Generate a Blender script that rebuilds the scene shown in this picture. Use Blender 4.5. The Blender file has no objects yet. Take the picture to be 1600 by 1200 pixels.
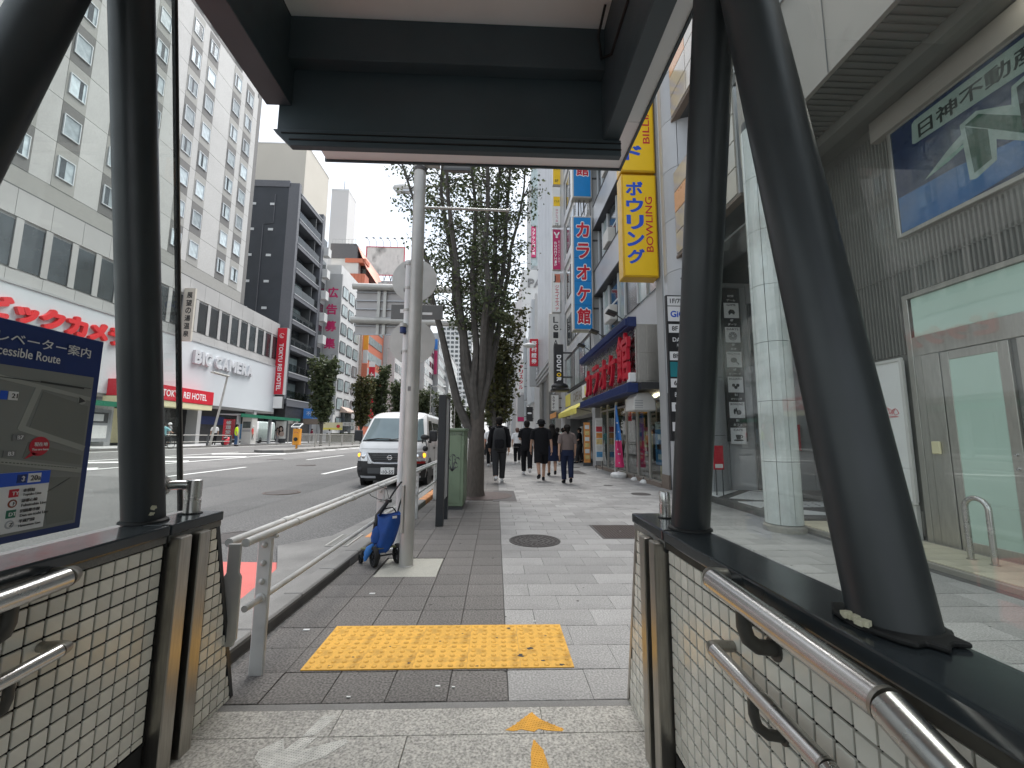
import bpy, bmesh, math, random
from mathutils import Vector as V, Matrix
random.seed(11)
sc = bpy.context.scene
COL = sc.collection
PI = math.pi

# ---------------------------------------------------------------- camera, sky, sun, exposure
cd = bpy.data.cameras.new('camera'); cam = bpy.data.objects.new('camera', cd); COL.objects.link(cam); sc.camera = cam
cd.sensor_width = 36; cd.lens = 36 * 660 / 1600; cd.clip_start = .02; cd.clip_end = 4000
P_, W_, R_ = math.atan(83 / 660), math.atan(24 / 660), .008
f_ = V((math.sin(W_) * math.cos(P_), math.cos(W_) * math.cos(P_), math.sin(P_)))
r_ = V((math.cos(W_), -math.sin(W_), 0)); u_ = r_.cross(f_)
r2, u2 = r_ * math.cos(R_) + u_ * math.sin(R_), u_ * math.cos(R_) - r_ * math.sin(R_)
mw = Matrix((r2, u2, -f_)).transposed().to_4x4(); mw.translation = V((0, 0, 1.26)); cam.matrix_world = mw

SUN_EL, SUN_AZ = math.radians(62), math.radians(27)
wd = bpy.data.worlds.new('World'); sc.world = wd; wd.use_nodes = True
nt = wd.node_tree; N = nt.nodes; L = nt.links; bg = N['Background']
sky = N.new('ShaderNodeTexSky'); sky.sky_type = 'NISHITA'; sky.sun_disc = False
sky.sun_elevation = SUN_EL; sky.sun_rotation = SUN_AZ; sky.air_density = 1.5; sky.dust_density = 3
tc = N.new('ShaderNodeTexCoord'); mp = N.new('ShaderNodeMapping'); mp.inputs['Scale'].default_value = (1, 1, 3.2)
nz = N.new('ShaderNodeTexNoise'); nz.inputs['Scale'].default_value = 2.3; nz.inputs['Detail'].default_value = 7; nz.inputs['Roughness'].default_value = .55
rp = N.new('ShaderNodeValToRGB'); rp.color_ramp.elements[0].position = .36; rp.color_ramp.elements[1].position = .66
rp.color_ramp.elements[0].color = (2.55, 2.78, 3.1, 1); rp.color_ramp.elements[1].color = (3.75, 3.79, 3.83, 1)
mx = N.new('ShaderNodeMixRGB'); mx.inputs[0].default_value = .82
L.new(tc.outputs['Generated'], mp.inputs[0]); L.new(mp.outputs[0], nz.inputs[0]); L.new(nz.outputs[0], rp.inputs[0])
L.new(sky.outputs[0], mx.inputs[1]); L.new(rp.outputs[0], mx.inputs[2]); L.new(mx.outputs[0], bg.inputs[0])
bg.inputs[1].default_value = .075
sl = bpy.data.lights.new('sun', 'SUN'); sl.energy = 1.5; sl.angle = math.radians(45); sl.color = (1, .985, .965)
so = bpy.data.objects.new('sun', sl); COL.objects.link(so)
so.rotation_euler = V((-math.sin(SUN_AZ) * math.cos(SUN_EL), -math.cos(SUN_AZ) * math.cos(SUN_EL), -math.sin(SUN_EL))).to_track_quat('-Z', 'Y').to_euler()
sc.view_settings.view_transform = 'Standard'; sc.view_settings.look = 'None'
sc.view_settings.exposure = 2.3; sc.view_settings.gamma = 1; sc.view_settings.use_curve_mapping = False
sc.cycles.use_denoising = True; sc.cycles.max_bounces = 7; sc.cycles.transparent_max_bounces = 24

# ---------------------------------------------------------------- materials
def nmat(name):
    m = bpy.data.materials.new(name); m.use_nodes = True
    return m, m.node_tree.nodes, m.node_tree.links, m.node_tree.nodes['Principled BSDF']

def mat(name, c, r=.6, m=0, var=.1, vs=4, fine=0, fs=220, bump=0, bs=80, rnd=0, spec=.5, emit=0, stretch=None, dirt=0, ds=.7, rv=.12):
    """procedural paint / stone / metal: large and fine colour variation, per-piece variation, relief, grime"""
    mt, n, l, p = nmat(name)
    p.inputs['Roughness'].default_value = r; p.inputs['Metallic'].default_value = m
    p.inputs['Specular IOR Level'].default_value = spec
    tx = n.new('ShaderNodeTexCoord'); vec = tx.outputs['Object']
    if stretch:
        q = n.new('ShaderNodeMapping'); q.inputs['Scale'].default_value = stretch; l.new(vec, q.inputs[0]); vec = q.outputs[0]
    def noise(s, d=3):
        q = n.new('ShaderNodeTexNoise'); q.inputs['Scale'].default_value = s; q.inputs['Detail'].default_value = d; l.new(vec, q.inputs[0]); return q.outputs['Fac']
    def mathn(op, a, b):
        q = n.new('ShaderNodeMath'); q.operation = op
        for i, x in enumerate((a, b)):
            if isinstance(x, (int, float)): q.inputs[i].default_value = x
            else: l.new(x, q.inputs[i])
        return q.outputs[0]
    val = mathn('ADD', mathn('MULTIPLY', noise(vs), 2 * var * 1.6), 1 - var * 1.6)
    if fine: val = mathn('MULTIPLY', val, mathn('ADD', mathn('MULTIPLY', noise(fs, 1), 2 * fine * 2), 1 - fine * 2))
    if rnd:
        gi = n.new('ShaderNodeNewGeometry'); oi = n.new('ShaderNodeObjectInfo')
        x = mathn('FRACT', mathn('ADD', gi.outputs['Random Per Island'], oi.outputs['Random']), 0)
        val = mathn('MULTIPLY', val, mathn('ADD', mathn('MULTIPLY', x, 2 * rnd), 1 - rnd))
    if dirt:
        q = n.new('ShaderNodeMapRange'); q.inputs[1].default_value = .5; q.inputs[2].default_value = .75; q.inputs[3].default_value = 1; q.inputs[4].default_value = 1 - dirt
        l.new(noise(ds, 6), q.inputs[0]); val = mathn('MULTIPLY', val, q.outputs[0])
    q = n.new('ShaderNodeVectorMath'); q.operation = 'SCALE'; q.inputs[0].default_value = c; l.new(val, q.inputs['Scale'])
    l.new(q.outputs[0], p.inputs['Base Color'])
    if emit: l.new(q.outputs[0], p.inputs['Emission Color']); p.inputs['Emission Strength'].default_value = emit
    if bump:
        b = n.new('ShaderNodeBump'); b.inputs['Strength'].default_value = min(1, bump); b.inputs['Distance'].default_value = .004
        l.new(noise(bs, 4), b.inputs['Height']); l.new(b.outputs[0], p.inputs['Normal'])
    if r > .04:
        q = n.new('ShaderNodeMapRange'); q.inputs[3].default_value = max(.02, r - rv); q.inputs[4].default_value = min(1, r + rv)
        l.new(noise(vs * 2.3, 4), q.inputs[0]); l.new(q.outputs[0], p.inputs['Roughness'])
    return mt

def glassmat(name, tint, rough=.0, scr=0, refl=1.0, haze=0):
    mt, n, l, p = nmat(name); n.remove(p); out = n['Material Output']
    tr = n.new('ShaderNodeBsdfTransparent'); tr.inputs[0].default_value = (*tint, 1)
    gl = n.new('ShaderNodeBsdfGlossy'); gl.inputs['Roughness'].default_value = rough
    lw = n.new('ShaderNodeLayerWeight'); lw.inputs[0].default_value = .5
    pw = n.new('ShaderNodeMath'); pw.operation = 'POWER'; pw.inputs[1].default_value = 4.5; l.new(lw.outputs['Facing'], pw.inputs[0])
    ml = n.new('ShaderNodeMath'); ml.operation = 'MULTIPLY_ADD'; ml.inputs[1].default_value = .55 * refl; ml.inputs[2].default_value = .03 * refl; ml.use_clamp = True; l.new(pw.outputs[0], ml.inputs[0])
    mixs = n.new('ShaderNodeMixShader'); l.new(ml.outputs[0], mixs.inputs[0]); l.new(tr.outputs[0], mixs.inputs[1]); l.new(gl.outputs[0], mixs.inputs[2])
    o = mixs.outputs[0]
    if scr:   # dust film and wiping scratches
        tx = n.new('ShaderNodeTexCoord'); acc = None
        for (rot, sx, th, am) in ((.5, (1, 1.2, 46), .70, .35), (-.7, (1, 1, 60), .71, .3), (.1, (1.5, 1.5, 1.5), .56, .16)):
            q = n.new('ShaderNodeMapping'); q.inputs['Rotation'].default_value = (rot, 0, 0); q.inputs['Scale'].default_value = sx
            l.new(tx.outputs['Object'], q.inputs[0])
            z = n.new('ShaderNodeTexNoise'); z.inputs['Scale'].default_value = 2.2; z.inputs['Detail'].default_value = 5; l.new(q.outputs[0], z.inputs[0])
            g = n.new('ShaderNodeMapRange'); g.inputs[1].default_value = th; g.inputs[2].default_value = th + .12; g.inputs[4].default_value = am * scr
            l.new(z.outputs['Fac'], g.inputs[0])
            if acc is None: acc = g.outputs[0]
            else:
                a = n.new('ShaderNodeMath'); a.operation = 'ADD'; l.new(acc, a.inputs[0]); l.new(g.outputs[0], a.inputs[1]); acc = a.outputs[0]
        a = n.new('ShaderNodeMath'); a.operation = 'ADD'; a.inputs[1].default_value = haze; l.new(acc, a.inputs[0])
        df = n.new('ShaderNodeBsdfDiffuse'); df.inputs[0].default_value = (.55, .58, .54, 1)
        m2 = n.new('ShaderNodeMixShader'); l.new(a.outputs[0], m2.inputs[0]); l.new(o, m2.inputs[1]); l.new(df.outputs[0], m2.inputs[2]); o = m2.outputs[0]
    l.new(o, out.inputs[0]); return mt

def leafmat(name, c):
    mt, n, l, p = nmat(name)
    gi = n.new('ShaderNodeNewGeometry'); rpn = n.new('ShaderNodeValToRGB')
    rpn.color_ramp.elements[0].color = (c[0] * .55, c[1] * .6, c[2] * .6, 1); rpn.color_ramp.elements[1].color = (c[0] * 1.6, c[1] * 1.45, c[2] * 1.3, 1)
    l.new(gi.outputs['Random Per Island'], rpn.inputs[0]); l.new(rpn.outputs[0], p.inputs['Base Color'])
    p.inputs['Roughness'].default_value = .5; p.inputs['Specular IOR Level'].default_value = .3
    ts = n.new('ShaderNodeBsdfTranslucent'); l.new(rpn.outputs[0], ts.inputs[0])
    ms = n.new('ShaderNodeMixShader'); ms.inputs[0].default_value = .3
    l.new(p.outputs[0], ms.inputs[1]); l.new(ts.outputs[0], ms.inputs[2]); l.new(ms.outputs[0], n['Material Output'].inputs[0])
    return mt

M = {}
def mk(key, *a, **k): M[key] = mat(key, *a, **k)
mk('asphalt', (.112, .110, .107), .85, var=.13, vs=.6, fine=.5, fs=55, bump=.6, bs=70, dirt=.2, ds=.3)
mk('asphalt_new', (.09, .089, .087), .85, var=.12, vs=1, fine=.4, fs=55); mk('asphalt_old', (.15, .147, .143), .85, var=.16, vs=.8, fine=.4, fs=55, dirt=.2)
mk('ground', (.12, .12, .115), .9)
mk('dark_paver', (.15, .14, .13), .8, var=.09, vs=7, fine=.55, fs=85, bump=.5, bs=90, rnd=.09, dirt=.25, ds=1.3)
mk('light_paver', (.295, .288, .277), .75, var=.07, vs=5, fine=.34, fs=95, bump=.35, bs=95, rnd=.15, dirt=.3, ds=1.6)
mk('joint', (.075, .072, .068), .95, fine=.1)
mk('granite', (.36, .345, .31), .55, var=.06, vs=5, fine=.52, fs=100, bump=.25, bs=100, rnd=.05, dirt=.3, ds=1.7)
mk('concrete', (.21, .205, .195), .85, var=.12, vs=3, fine=.14, fs=140, bump=.3, rnd=.07, dirt=.35, ds=1.4)
mk('pale_concrete', (.40, .39, .34), .85, var=.1, fine=.2, fs=120, bump=.3)
mk('kerb_dark', (.10, .095, .09), .9, var=.25, vs=5, fine=.1)
mk('tactile', (.70, .38, .05), .55, var=.1, vs=8, fine=.09, fs=120, bump=.15, rnd=.07, dirt=.5, ds=11)
mk('tactile_grime_relief', (.50, .26, .03), .7, var=.35, vs=14)
mk('yellow_sticker', (.72, .36, .03), .6, var=.12, vs=20, fine=.14, fs=300, dirt=.4, ds=9)
mk('grey_sticker', (.55, .54, .50), .6, var=.3, vs=30, fine=.15, fs=200)
mk('road_white', (.72, .72, .70), .7, var=.08, vs=2, fine=.1, dirt=.35, ds=1.1)
mk('road_red', (.62, .16, .14), .8, var=.08, fine=.1, dirt=.2)
mk('kerb_orange', (.62, .27, .10), .7, var=.15, vs=6, dirt=.4, ds=4)
mk('tile_white', (.80, .77, .68), .20, var=.05, vs=9, rnd=.12, bump=.05, bs=12, dirt=.25, ds=5)
mk('grout', (.010, .009, .008), .9)
mk('dark_steel', (.028, .032, .034), .40, var=.22, vs=4, bump=.05, bs=25, spec=.5, dirt=.3, ds=2)
mk('coping', (.03, .036, .04), .16, var=.2, vs=5, bump=.04, bs=8, dirt=.2)
mk('canopy_dark', (.048, .068, .078), .5, var=.15, vs=3, bump=.05, bs=20)
mk('canopy_white', (.74, .76, .76), .5, var=.04)
mk('ceiling', (.80, .83, .83), .5, var=.05)
mk('stainless', (.55, .54, .52), .27, 1, var=.05, vs=5, rv=.03)
mk('stainless_dull', (.42, .40, .36), .36, 1, var=.2, vs=14, stretch=(9, 9, .7), dirt=.2)
mk('stainless_door', (.52, .50, .46), .38, .85, var=.12, vs=6, stretch=(6, 6, 1))
mk('rail_dark', (.10, .095, .085), .5, .6, var=.25, vs=14)
mk('black_seal', (.008, .008, .008), .7)
mk('chip', (.55, .52, .38), .8, var=.2, vs=40)
mk('mould', (.05, .045, .035), .9, var=.4, vs=18)
mk('blue_sign', (.008, .03, .16), .35, var=.04)
mk('map_bg', (.22, .23, .215), .45, var=.04)
mk('map_block', (.18, .188, .17), .45)
mk('map_road', (.33, .34, .31), .45)
mk('map_line', (.03, .035, .035), .5)
mk('white', (.78, .78, .76), .5, var=.04)
mk('white_paint', (.70, .70, .69), .45, var=.06, vs=3, dirt=.15)
mk('off_white', (.60, .59, .56), .6, var=.06)
mk('cream', (.72, .66, .42), .6, var=.05)
mk('print_white', (.8, .8, .8), .5, var=.02)
mk('print_black', (.02, .02, .022), .5)
mk('print_grey', (.2, .2, .2), .6)
mk('red', (.55, .015, .035), .4, var=.05)
mk('red_letter', (.50, .010, .03), .35, var=.12, vs=6)
mk('bic_red', (.68, .025, .03), .4, var=.05)
mk('hotel_red', (.58, .012, .03), .45, var=.06)
mk('magenta', (.50, .02, .12), .45)
mk('orange_red', (.55, .17, .10), .6, var=.08)
mk('pink_orange', (.72, .33, .25), .6, var=.08)
mk('orange', (.80, .33, .03), .5, var=.06)
mk('yellow', (.88, .56, .012), .35, var=.05, vs=3)
mk('yellow_pale', (.78, .68, .13), .6)
mk('yellow_dark', (.62, .36, .01), .4)
mk('sign_blue', (.012, .085, .56), .35)
mk('window_blue', (.006, .030, .15), .3); mk('karaoke_blue', (.006, .22, .56), .35, var=.06)
mk('navy', (.015, .03, .12), .5, var=.1)
mk('teal', (.02, .22, .25), .5)
mk('banner_blue', (.05, .22, .62), .6, var=.1); mk('banner_pink', (.78, .05, .20), .6, var=.2, vs=5)
mk('sign_green', (.01, .10, .055), .4)
mk('frosted', (.50, .66, .57), .22, var=.06, vs=1.5, spec=.6)
mk('pole_grey', (.46, .45, .42), .42, .35, var=.1, vs=6, dirt=.2, ds=2)
mk('pole_white', (.72, .72, .71), .4, var=.06, dirt=.15)
mk('panel_back', (.42, .40, .39), .5, .2, var=.08, vs=1); mk('sign_back', (.14, .14, .135), .5, .3, var=.07, vs=3)
mk('rail_white', (.55, .55, .53), .45, .1, var=.1, vs=8, dirt=.3, ds=5)
mk('totem_dark', (.022, .025, .028), .4)
mk('cabinet_green', (.185, .245, .16), .5, var=.1, vs=4, dirt=.35, ds=2.5)
mk('iron', (.075, .068, .065), .6, .3, var=.2, vs=20, bump=.3, bs=90)
mk('iron_brown', (.085, .062, .055), .65, .2, var=.2, vs=20, bump=.3, bs=90)
mk('bark', (.095, .080, .068), .9, var=.3, vs=9, bump=1, bs=22, stretch=(3, 3, .8))
mk('bark_dark', (.085, .078, .07), .9, var=.3, vs=9, bump=.8, bs=22)
mk('car_white', (.78, .78, .77), .18, var=.02, spec=.6)
mk('car_black', (.012, .0125, .014), .45, var=.1)
mk('car_grey', (.10, .10, .10), .4)
mk('tyre', (.013, .013, .013), .85)
mk('chrome', (.7, .7, .7), .12, 1)
mk('lamp_clear', (.65, .66, .68), .1, .5)
mk('amber_lit', (.95, .36, .02), .3, emit=.55)
mk('amber', (.80, .28, .02), .3)
mk('lamp_red', (.25, .01, .01), .3)
mk('windscreen', (.12, .165, .175), .05, var=.25, vs=1.4, spec=1)
mk('car_glass', (.02, .024, .026), .05, spec=.8)
mk('fabric_blue', (.008, .075, .33), .6, var=.25, vs=9, bump=.5, bs=20)
mk('fabric_navy', (.01, .05, .22), .7, var=.25, vs=9)
mk('green_tray', (.16, .17, .09), .6)
mk('bld_glass', (.035, .042, .045), .06, var=.4, vs=.8, spec=.9, rnd=.4)
mk('bld_glass_light', (.30, .36, .36), .08, var=.3, vs=1.2, spec=.8, rnd=.3)
mk('curtain_glass', (.44, .50, .52), .12, var=.25, vs=3, spec=.8, rnd=.5)
mk('hotel_light', (.48, .475, .46), .75, var=.05, vs=.7, fine=.07, fs=9, rnd=.03, dirt=.08, ds=.15)
mk('hotel_dark', (.15, .147, .142), .75, var=.06, rnd=.03)
mk('hotel_mid', (.32, .315, .295), .75, var=.06, rnd=.03)
mk('podium', (.42, .415, .405), .75, var=.07, vs=.4, rnd=.05, dirt=.15, ds=.3)
mk('panel_white', (.58, .61, .63), .5, var=.04, vs=.3, dirt=.06, ds=.3)
mk('bic_grey', (.56, .57, .59), .4); mk('letter_grey', (.42, .43, .45), .4, .2)
mk('apt_navy', (.035, .042, .053), .6, var=.1, vs=.5, dirt=.2, ds=.3)
mk('apt_grey', (.12, .125, .14), .6, var=.08)
mk('slab_grey', (.50, .51, .52), .6)
mk('beige_wall', (.52, .485, .42), .8, var=.05, vs=.2)
mk('tower_wall', (.58, .565, .55), .8, var=.04, vs=.1)
mk('bld_white', (.62, .62, .61), .7, var=.05, vs=.4, dirt=.15, ds=.3)
mk('bld_grey', (.38, .385, .385), .7, var=.07, vs=.5, dirt=.15, ds=.4)
mk('bld_tilegrey', (.45, .46, .47), .35, var=.06, vs=.8, rnd=.05, dirt=.12)
mk('bld_fin', (.16, .165, .17), .6); mk('bld_dark', (.07, .073, .076), .55, var=.15)
mk('bld_brown', (.20, .16, .13), .7, var=.1)
mk('roof_slate', (.13, .13, .14), .8, var=.1)
mk('billboard', (.62, .60, .57), .8, var=.12, vs=1.5, dirt=.85, ds=.55, stretch=(1, 1, .5))
mk('rust', (.22, .07, .05), .8)
mk('ribbed', (.20, .195, .178), .55, .2, var=.12, vs=2, dirt=.25, ds=.8)
mk('soffit', (.15, .145, .13), .6, var=.1)
mk('fascia', (.31, .285, .255), .5, var=.05, vs=.6, dirt=.1)
mk('col_tile', (.62, .66, .64), .22, var=.05, vs=2, rnd=.04, dirt=.1)
mk('cream_tile', (.58, .53, .40), .55, var=.08, vs=8, rnd=.09, dirt=.25, ds=3)
mk('step_edge', (.30, .28, .24), .8, var=.15)
mk('bay_glass', (.50, .46, .40), .10, var=.25, vs=1.1, spec=.7)
mk('bay_orange', (.72, .40, .22), .3, var=.1)
mk('shop_dark', (.03, .03, .032), .5, var=.3, vs=2)
mk('shop_glass', (.10, .12, .12), .05, var=.5, vs=1.5, spec=.9)
mk('poster_red', (.60, .05, .07), .5, var=.35, vs=6); mk('poster_blue', (.10, .32, .58), .5, var=.3, vs=6)
mk('poster_yellow', (.75, .58, .25), .5, var=.3, vs=9); mk('poster_white', (.68, .68, .64), .5, var=.15, vs=9)
mk('poster_skin', (.50, .38, .32), .5, var=.3, vs=6); mk('poster_orange', (.70, .30, .08), .5, var=.3, vs=7)
mk('shelter_green', (.02, .17, .10), .4); mk('shelter_grey', (.33, .34, .35), .5, .2)
mk('led_warm', (.95, .83, .55), .5, emit=1.4)
mk('lamp_on', (1, .97, .9), .5, emit=5)
mk('trash_white', (.75, .76, .76), .6, var=.15, vs=10)
mk('skin', (.50, .30, .21), .6, var=.06); mk('hair_black', (.012, .010, .009), .85, spec=.2, var=.2, vs=30); mk('hair_brown', (.10, .045, .03), .5)
for k_, c_ in dict(black=(.012, .012, .014), charcoal=(.035, .036, .038), white=(.72, .72, .72), navy=(.016, .022, .05), taupe=(.17, .135, .125), teal=(.03, .36, .36),
                   brown=(.26, .07, .04), vest=(.55, .75, .03), jeans=(.05, .10, .20), aqua=(.32, .60, .64), redvest=(.70, .10, .09), grey=(.25, .25, .26), orange=(.85, .12, .03), pink=(.85, .2, .3), maroon=(.16, .02, .04), cream=(.6, .58, .52)).items():
    mk('cloth_' + k_, c_, .9, spec=.2, var=.12, vs=9, bump=.3, bs=30)
M['glass'] = glassmat('glass', (.955, .98, .962), scr=1.4, haze=.028, refl=1.45)
M['glass_left'] = glassmat('glass_left', (.968, .99, .975), scr=.3, haze=.04, refl=1.3)
M['shelter_glass'] = glassmat('shelter_glass', (.8, .86, .85))
M['store_glass'] = glassmat('store_glass', (.72, .77, .77), refl=1.6)
M['rail_glass'] = glassmat('rail_glass', (.45, .49, .5), refl=1.5)
M['leaf'] = leafmat('leaf', (.090, .118, .062)); M['leaf_far'] = leafmat('leaf_far', (.072, .095, .05)); M['leaf_olive'] = leafmat('leaf_olive', (.075, .080, .034))

# ---------------------------------------------------------------- mesh builder
class MB:
    def __init__(s): s.v = []; s.f = []
    def add(s, vs, fs):
        b = len(s.v); s.v += [tuple(x) for x in vs]; s.f += [tuple(i + b for i in f) for f in fs]; return s
    def box(s, x0, x1, y0, y1, z0, z1):
        return s.add([(x, y, z) for z in (z0, z1) for y in (y0, y1) for x in (x0, x1)], [(0, 2, 3, 1), (4, 5, 7, 6), (0, 1, 5, 4), (2, 6, 7, 3), (0, 4, 6, 2), (1, 3, 7, 5)])
    def cbox(s, c, a, b, d):   # centre and three half-axis vectors
        c, a, b, d = V(c), V(a), V(b), V(d)
        return s.add([c + a * i + b * j + d * k for k in (-1, 1) for j in (-1, 1) for i in (-1, 1)], [(0, 2, 3, 1), (4, 5, 7, 6), (0, 1, 5, 4), (2, 6, 7, 3), (0, 4, 6, 2), (1, 3, 7, 5)])
    def poly(s, *p): return s.add(p, [tuple(range(len(p)))])
    def prism(s, pts, ext):
        ext = V(ext); n = len(pts); a = [V(p) for p in pts]; b = [p + ext for p in a]
        return s.add(a + b, [tuple(range(n))[::-1], tuple(range(n, 2 * n))] + [(i, (i + 1) % n, n + (i + 1) % n, n + i) for i in range(n)])
    def tube(s, pts, r, n=10, cap=True, flat=1.0):
        pts = [V(p) for p in pts]; m = len(pts); rs = r if isinstance(r, (list, tuple)) else [r] * m
        t0 = (pts[1] - pts[0]).normalized(); ref = V((0, 0, 1)) if abs(t0.z) < .9 else V((1, 0, 0)); vs = []; fs = []
        for i, p in enumerate(pts):
            t = (pts[min(i + 1, m - 1)] - pts[max(i - 1, 0)]).normalized()
            a = (ref - t * ref.dot(t)).normalized(); b = t.cross(a); ref = a
            for k in range(n):
                q = 2 * PI * k / n; vs.append(p + (a * math.cos(q) * flat + b * math.sin(q)) * rs[i])
        for i in range(m - 1):
            for k in range(n): fs.append((i * n + k, i * n + (k + 1) % n, (i + 1) * n + (k + 1) % n, (i + 1) * n + k))
        if cap: fs += [tuple(range(n))[::-1], tuple(range((m - 1) * n, m * n))]
        return s.add(vs, fs)
    def loft(s, rings, cap=True):
        n = len(rings[0]); vs = [p for r in rings for p in r]; fs = []
        for i in range(len(rings) - 1):
            for k in range(n): fs.append((i * n + k, i * n + (k + 1) % n, (i + 1) * n + (k + 1) % n, (i + 1) * n + k))
        if cap: fs += [tuple(range(n))[::-1], tuple(range((len(rings) - 1) * n, len(rings) * n))]
        return s.add(vs, fs)
    def ell(s, c, rx, ry, rz, n=12, m=8, rot=None):
        c = V(c); rings = []
        for j in range(1, m):
            a = PI * j / m; rings.append([(rot @ V((rx * math.sin(a) * math.cos(2 * PI * k / n), ry * math.sin(a) * math.sin(2 * PI * k / n), -rz * math.cos(a))) if rot else V((rx * math.sin(a) * math.cos(2 * PI * k / n), ry * math.sin(a) * math.sin(2 * PI * k / n), -rz * math.cos(a)))) + c for k in range(n)])
        return s.loft(rings)
    def lathe(s, c, prof, n=20, axis='z'):
        c = V(c); rings = []
        for r, h in prof:
            ring = []
            for k in range(n):
                q = 2 * PI * k / n; a, b = r * math.cos(q), r * math.sin(q)
                ring.append(c + (V((a, b, h)) if axis == 'z' else V((h, a, b)) if axis == 'x' else V((a, h, b))))
            rings.append(ring)
        return s.loft(rings)
    def grid(s, rows):
        n = len(rows[0]); return s.add([p for r in rows for p in r], [(i * n + k, i * n + k + 1, (i + 1) * n + k + 1, (i + 1) * n + k) for i in range(len(rows) - 1) for k in range(n - 1)])
    def mesh(s, name, m, smooth=False, bevel=0, seg=1, recalc=True):
        me = bpy.data.meshes.new(name); me.from_pydata(s.v, [], s.f); me.materials.append(M[m] if isinstance(m, str) else m)
        if recalc or bevel:
            bm = bmesh.new(); bm.from_mesh(me)
            if recalc: bmesh.ops.recalc_face_normals(bm, faces=bm.faces)
            if bevel: bmesh.ops.bevel(bm, geom=[e for e in bm.edges if e.is_manifold and e.calc_face_angle(0) > .6], offset=bevel, segments=seg, affect='EDGES', profile=.6)
            bm.to_mesh(me); bm.free()
        if smooth:
            me.polygons.foreach_set('use_smooth', [True] * len(me.polygons)); me.set_sharp_from_angle(angle=math.radians(40))
        return me
    def obj(s, name, m, parent=None, smooth=False, bevel=0, seg=1, recalc=True, **k): return put(s.mesh(name, m, smooth, bevel, seg, recalc), name, parent, **k)

def put(me, name, parent=None, loc=(0, 0, 0), rotz=0, label=None, cat=None, group=None, kind=None, scale=None):
    o = bpy.data.objects.new(name, me); COL.objects.link(o); o.location = loc; o.rotation_euler.z = rotz
    if scale: o.scale = scale
    if parent:
        o.parent = parent
        if parent.get('w_'): o.location = V(loc) - parent.location
    return tag(o, label, cat, group, kind)
def tag(o, label=None, cat=None, group=None, kind=None):
    if label: o['label'] = label
    if cat: o['category'] = cat
    if group: o['group'] = group
    if kind: o['kind'] = kind
    return o
def thing(name, label, cat, loc=(0, 0, 0), group=None, rotz=0, local=False):
    o = bpy.data.objects.new(name, None); COL.objects.link(o); o.location = loc; o.rotation_euler.z = rotz; o.empty_display_size = .1
    if not local: o['w_'] = 1
    return tag(o, label, cat, group)
def copy_tree(o, parent=None):
    c = o.copy(); COL.objects.link(c); c.parent = parent
    for ch in list(o.children): copy_tree(ch, c)
    return c

def textmesh(body, w=None, h=None, ext=.0, bold=0, ls=1.0, m='print_white', stretch=None):
    """flat or solid lettering; heavier strokes come from overlaid shifted copies of the outline"""
    c = bpy.data.curves.new('lettering', 'FONT'); c.body = body; c.align_x = 'CENTER'; c.size = 1; c.space_line = ls; c.resolution_u = 3
    if ext: c.extrude = .5
    o = bpy.data.objects.new('lettering', c); COL.objects.link(o)
    me = bpy.data.meshes.new_from_object(o.evaluated_get(bpy.context.evaluated_depsgraph_get()))
    bpy.data.objects.remove(o); bpy.data.curves.remove(c)
    vs = [v.co.copy() for v in me.vertices] or [V((0, 0, 0)), V((1, 1, 0))]; fs = [tuple(p.vertices) for p in me.polygons]; bpy.data.meshes.remove(me)
    n0 = len(vs); out = []; of = []
    offs = [(0, 0)] + ([(bold * math.cos(PI * k / 4 + .39), bold * math.sin(PI * k / 4 + .39)) for k in range(8)] if bold else [])
    for k, (dx, dy) in enumerate(offs):
        out += [(v.x + dx, v.y + dy, (v.z + .5) * ext + (v.z + .5) * k * .0011 if ext else k * .00012) for v in vs]; of += [tuple(i + k * n0 for i in f) for f in fs]
    xs = [v[0] for v in out]; ys = [v[1] for v in out]
    x0, x1, y0, y1 = min(xs), max(xs), min(ys), max(ys); sx = w / (x1 - x0) if w else None; sy = h / (y1 - y0) if h else None
    sx = sx or sy; sy = sy or sx
    me = bpy.data.meshes.new('lettering'); me.from_pydata([((x - (x0 + x1) / 2) * sx, (y - (y0 + y1) / 2) * sy, z) for x, y, z in out], [], of)
    me.polygons.foreach_set('use_smooth', [False] * len(me.polygons)); me.materials.append(M[m]); return me
def text(body, c, right, up, w=None, h=None, m='print_white', parent=None, name='lettering', ext=0, bold=0, ls=1.0, off=.002, label=None):
    right, up = V(right).normalized(), V(up).normalized(); nrm = right.cross(up); me = textmesh(body, w, h, ext, bold, ls, m)
    mt4 = Matrix((right, up, nrm)).transposed().to_4x4(); mt4.translation = V(c) + nrm * off; me.transform(mt4)
    return put(me, name, parent, label=label)
RL, RR, RC, UP = (0, 1, 0), (0, -1, 0), (1, 0, 0), (0, 0, 1)   # reading directions: left-side walls, right-side walls, signs facing the camera
# ================================================================ GROUND AND ROAD
MB().box(-1500, 1500, -300, 2500, -.75, -.7).obj('ground', 'ground', kind='structure')
def zr(x): return -.01 + max(0, -2 - x) * .3 / 20.3
def sheet(pts, dz, name, m, th=None):
    b = MB(); b.poly(*[(x, y, zr(x) + dz) for x, y in pts]); return b.obj(name, m, recalc=False, kind='structure')
rb = MB()
for xa, xb in ((-23.0, -12), (-12, -2), (-2, -1.2)):
    rb.poly((xa, -30, zr(xa)), (xb, -30, zr(xb)), (xb, 420, zr(xb)), (xa, 420, zr(xa)))
rb.obj('road', 'asphalt', recalc=False, kind='structure')
MB().box(-60, -22.55, -30, 420, -.3, .40).obj('far_pavement', 'bld_grey', kind='structure')
MB().box(-22.55, -22.35, -30, 420, -.3, .415).obj('far_kerb', 'concrete', kind='structure')
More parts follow.
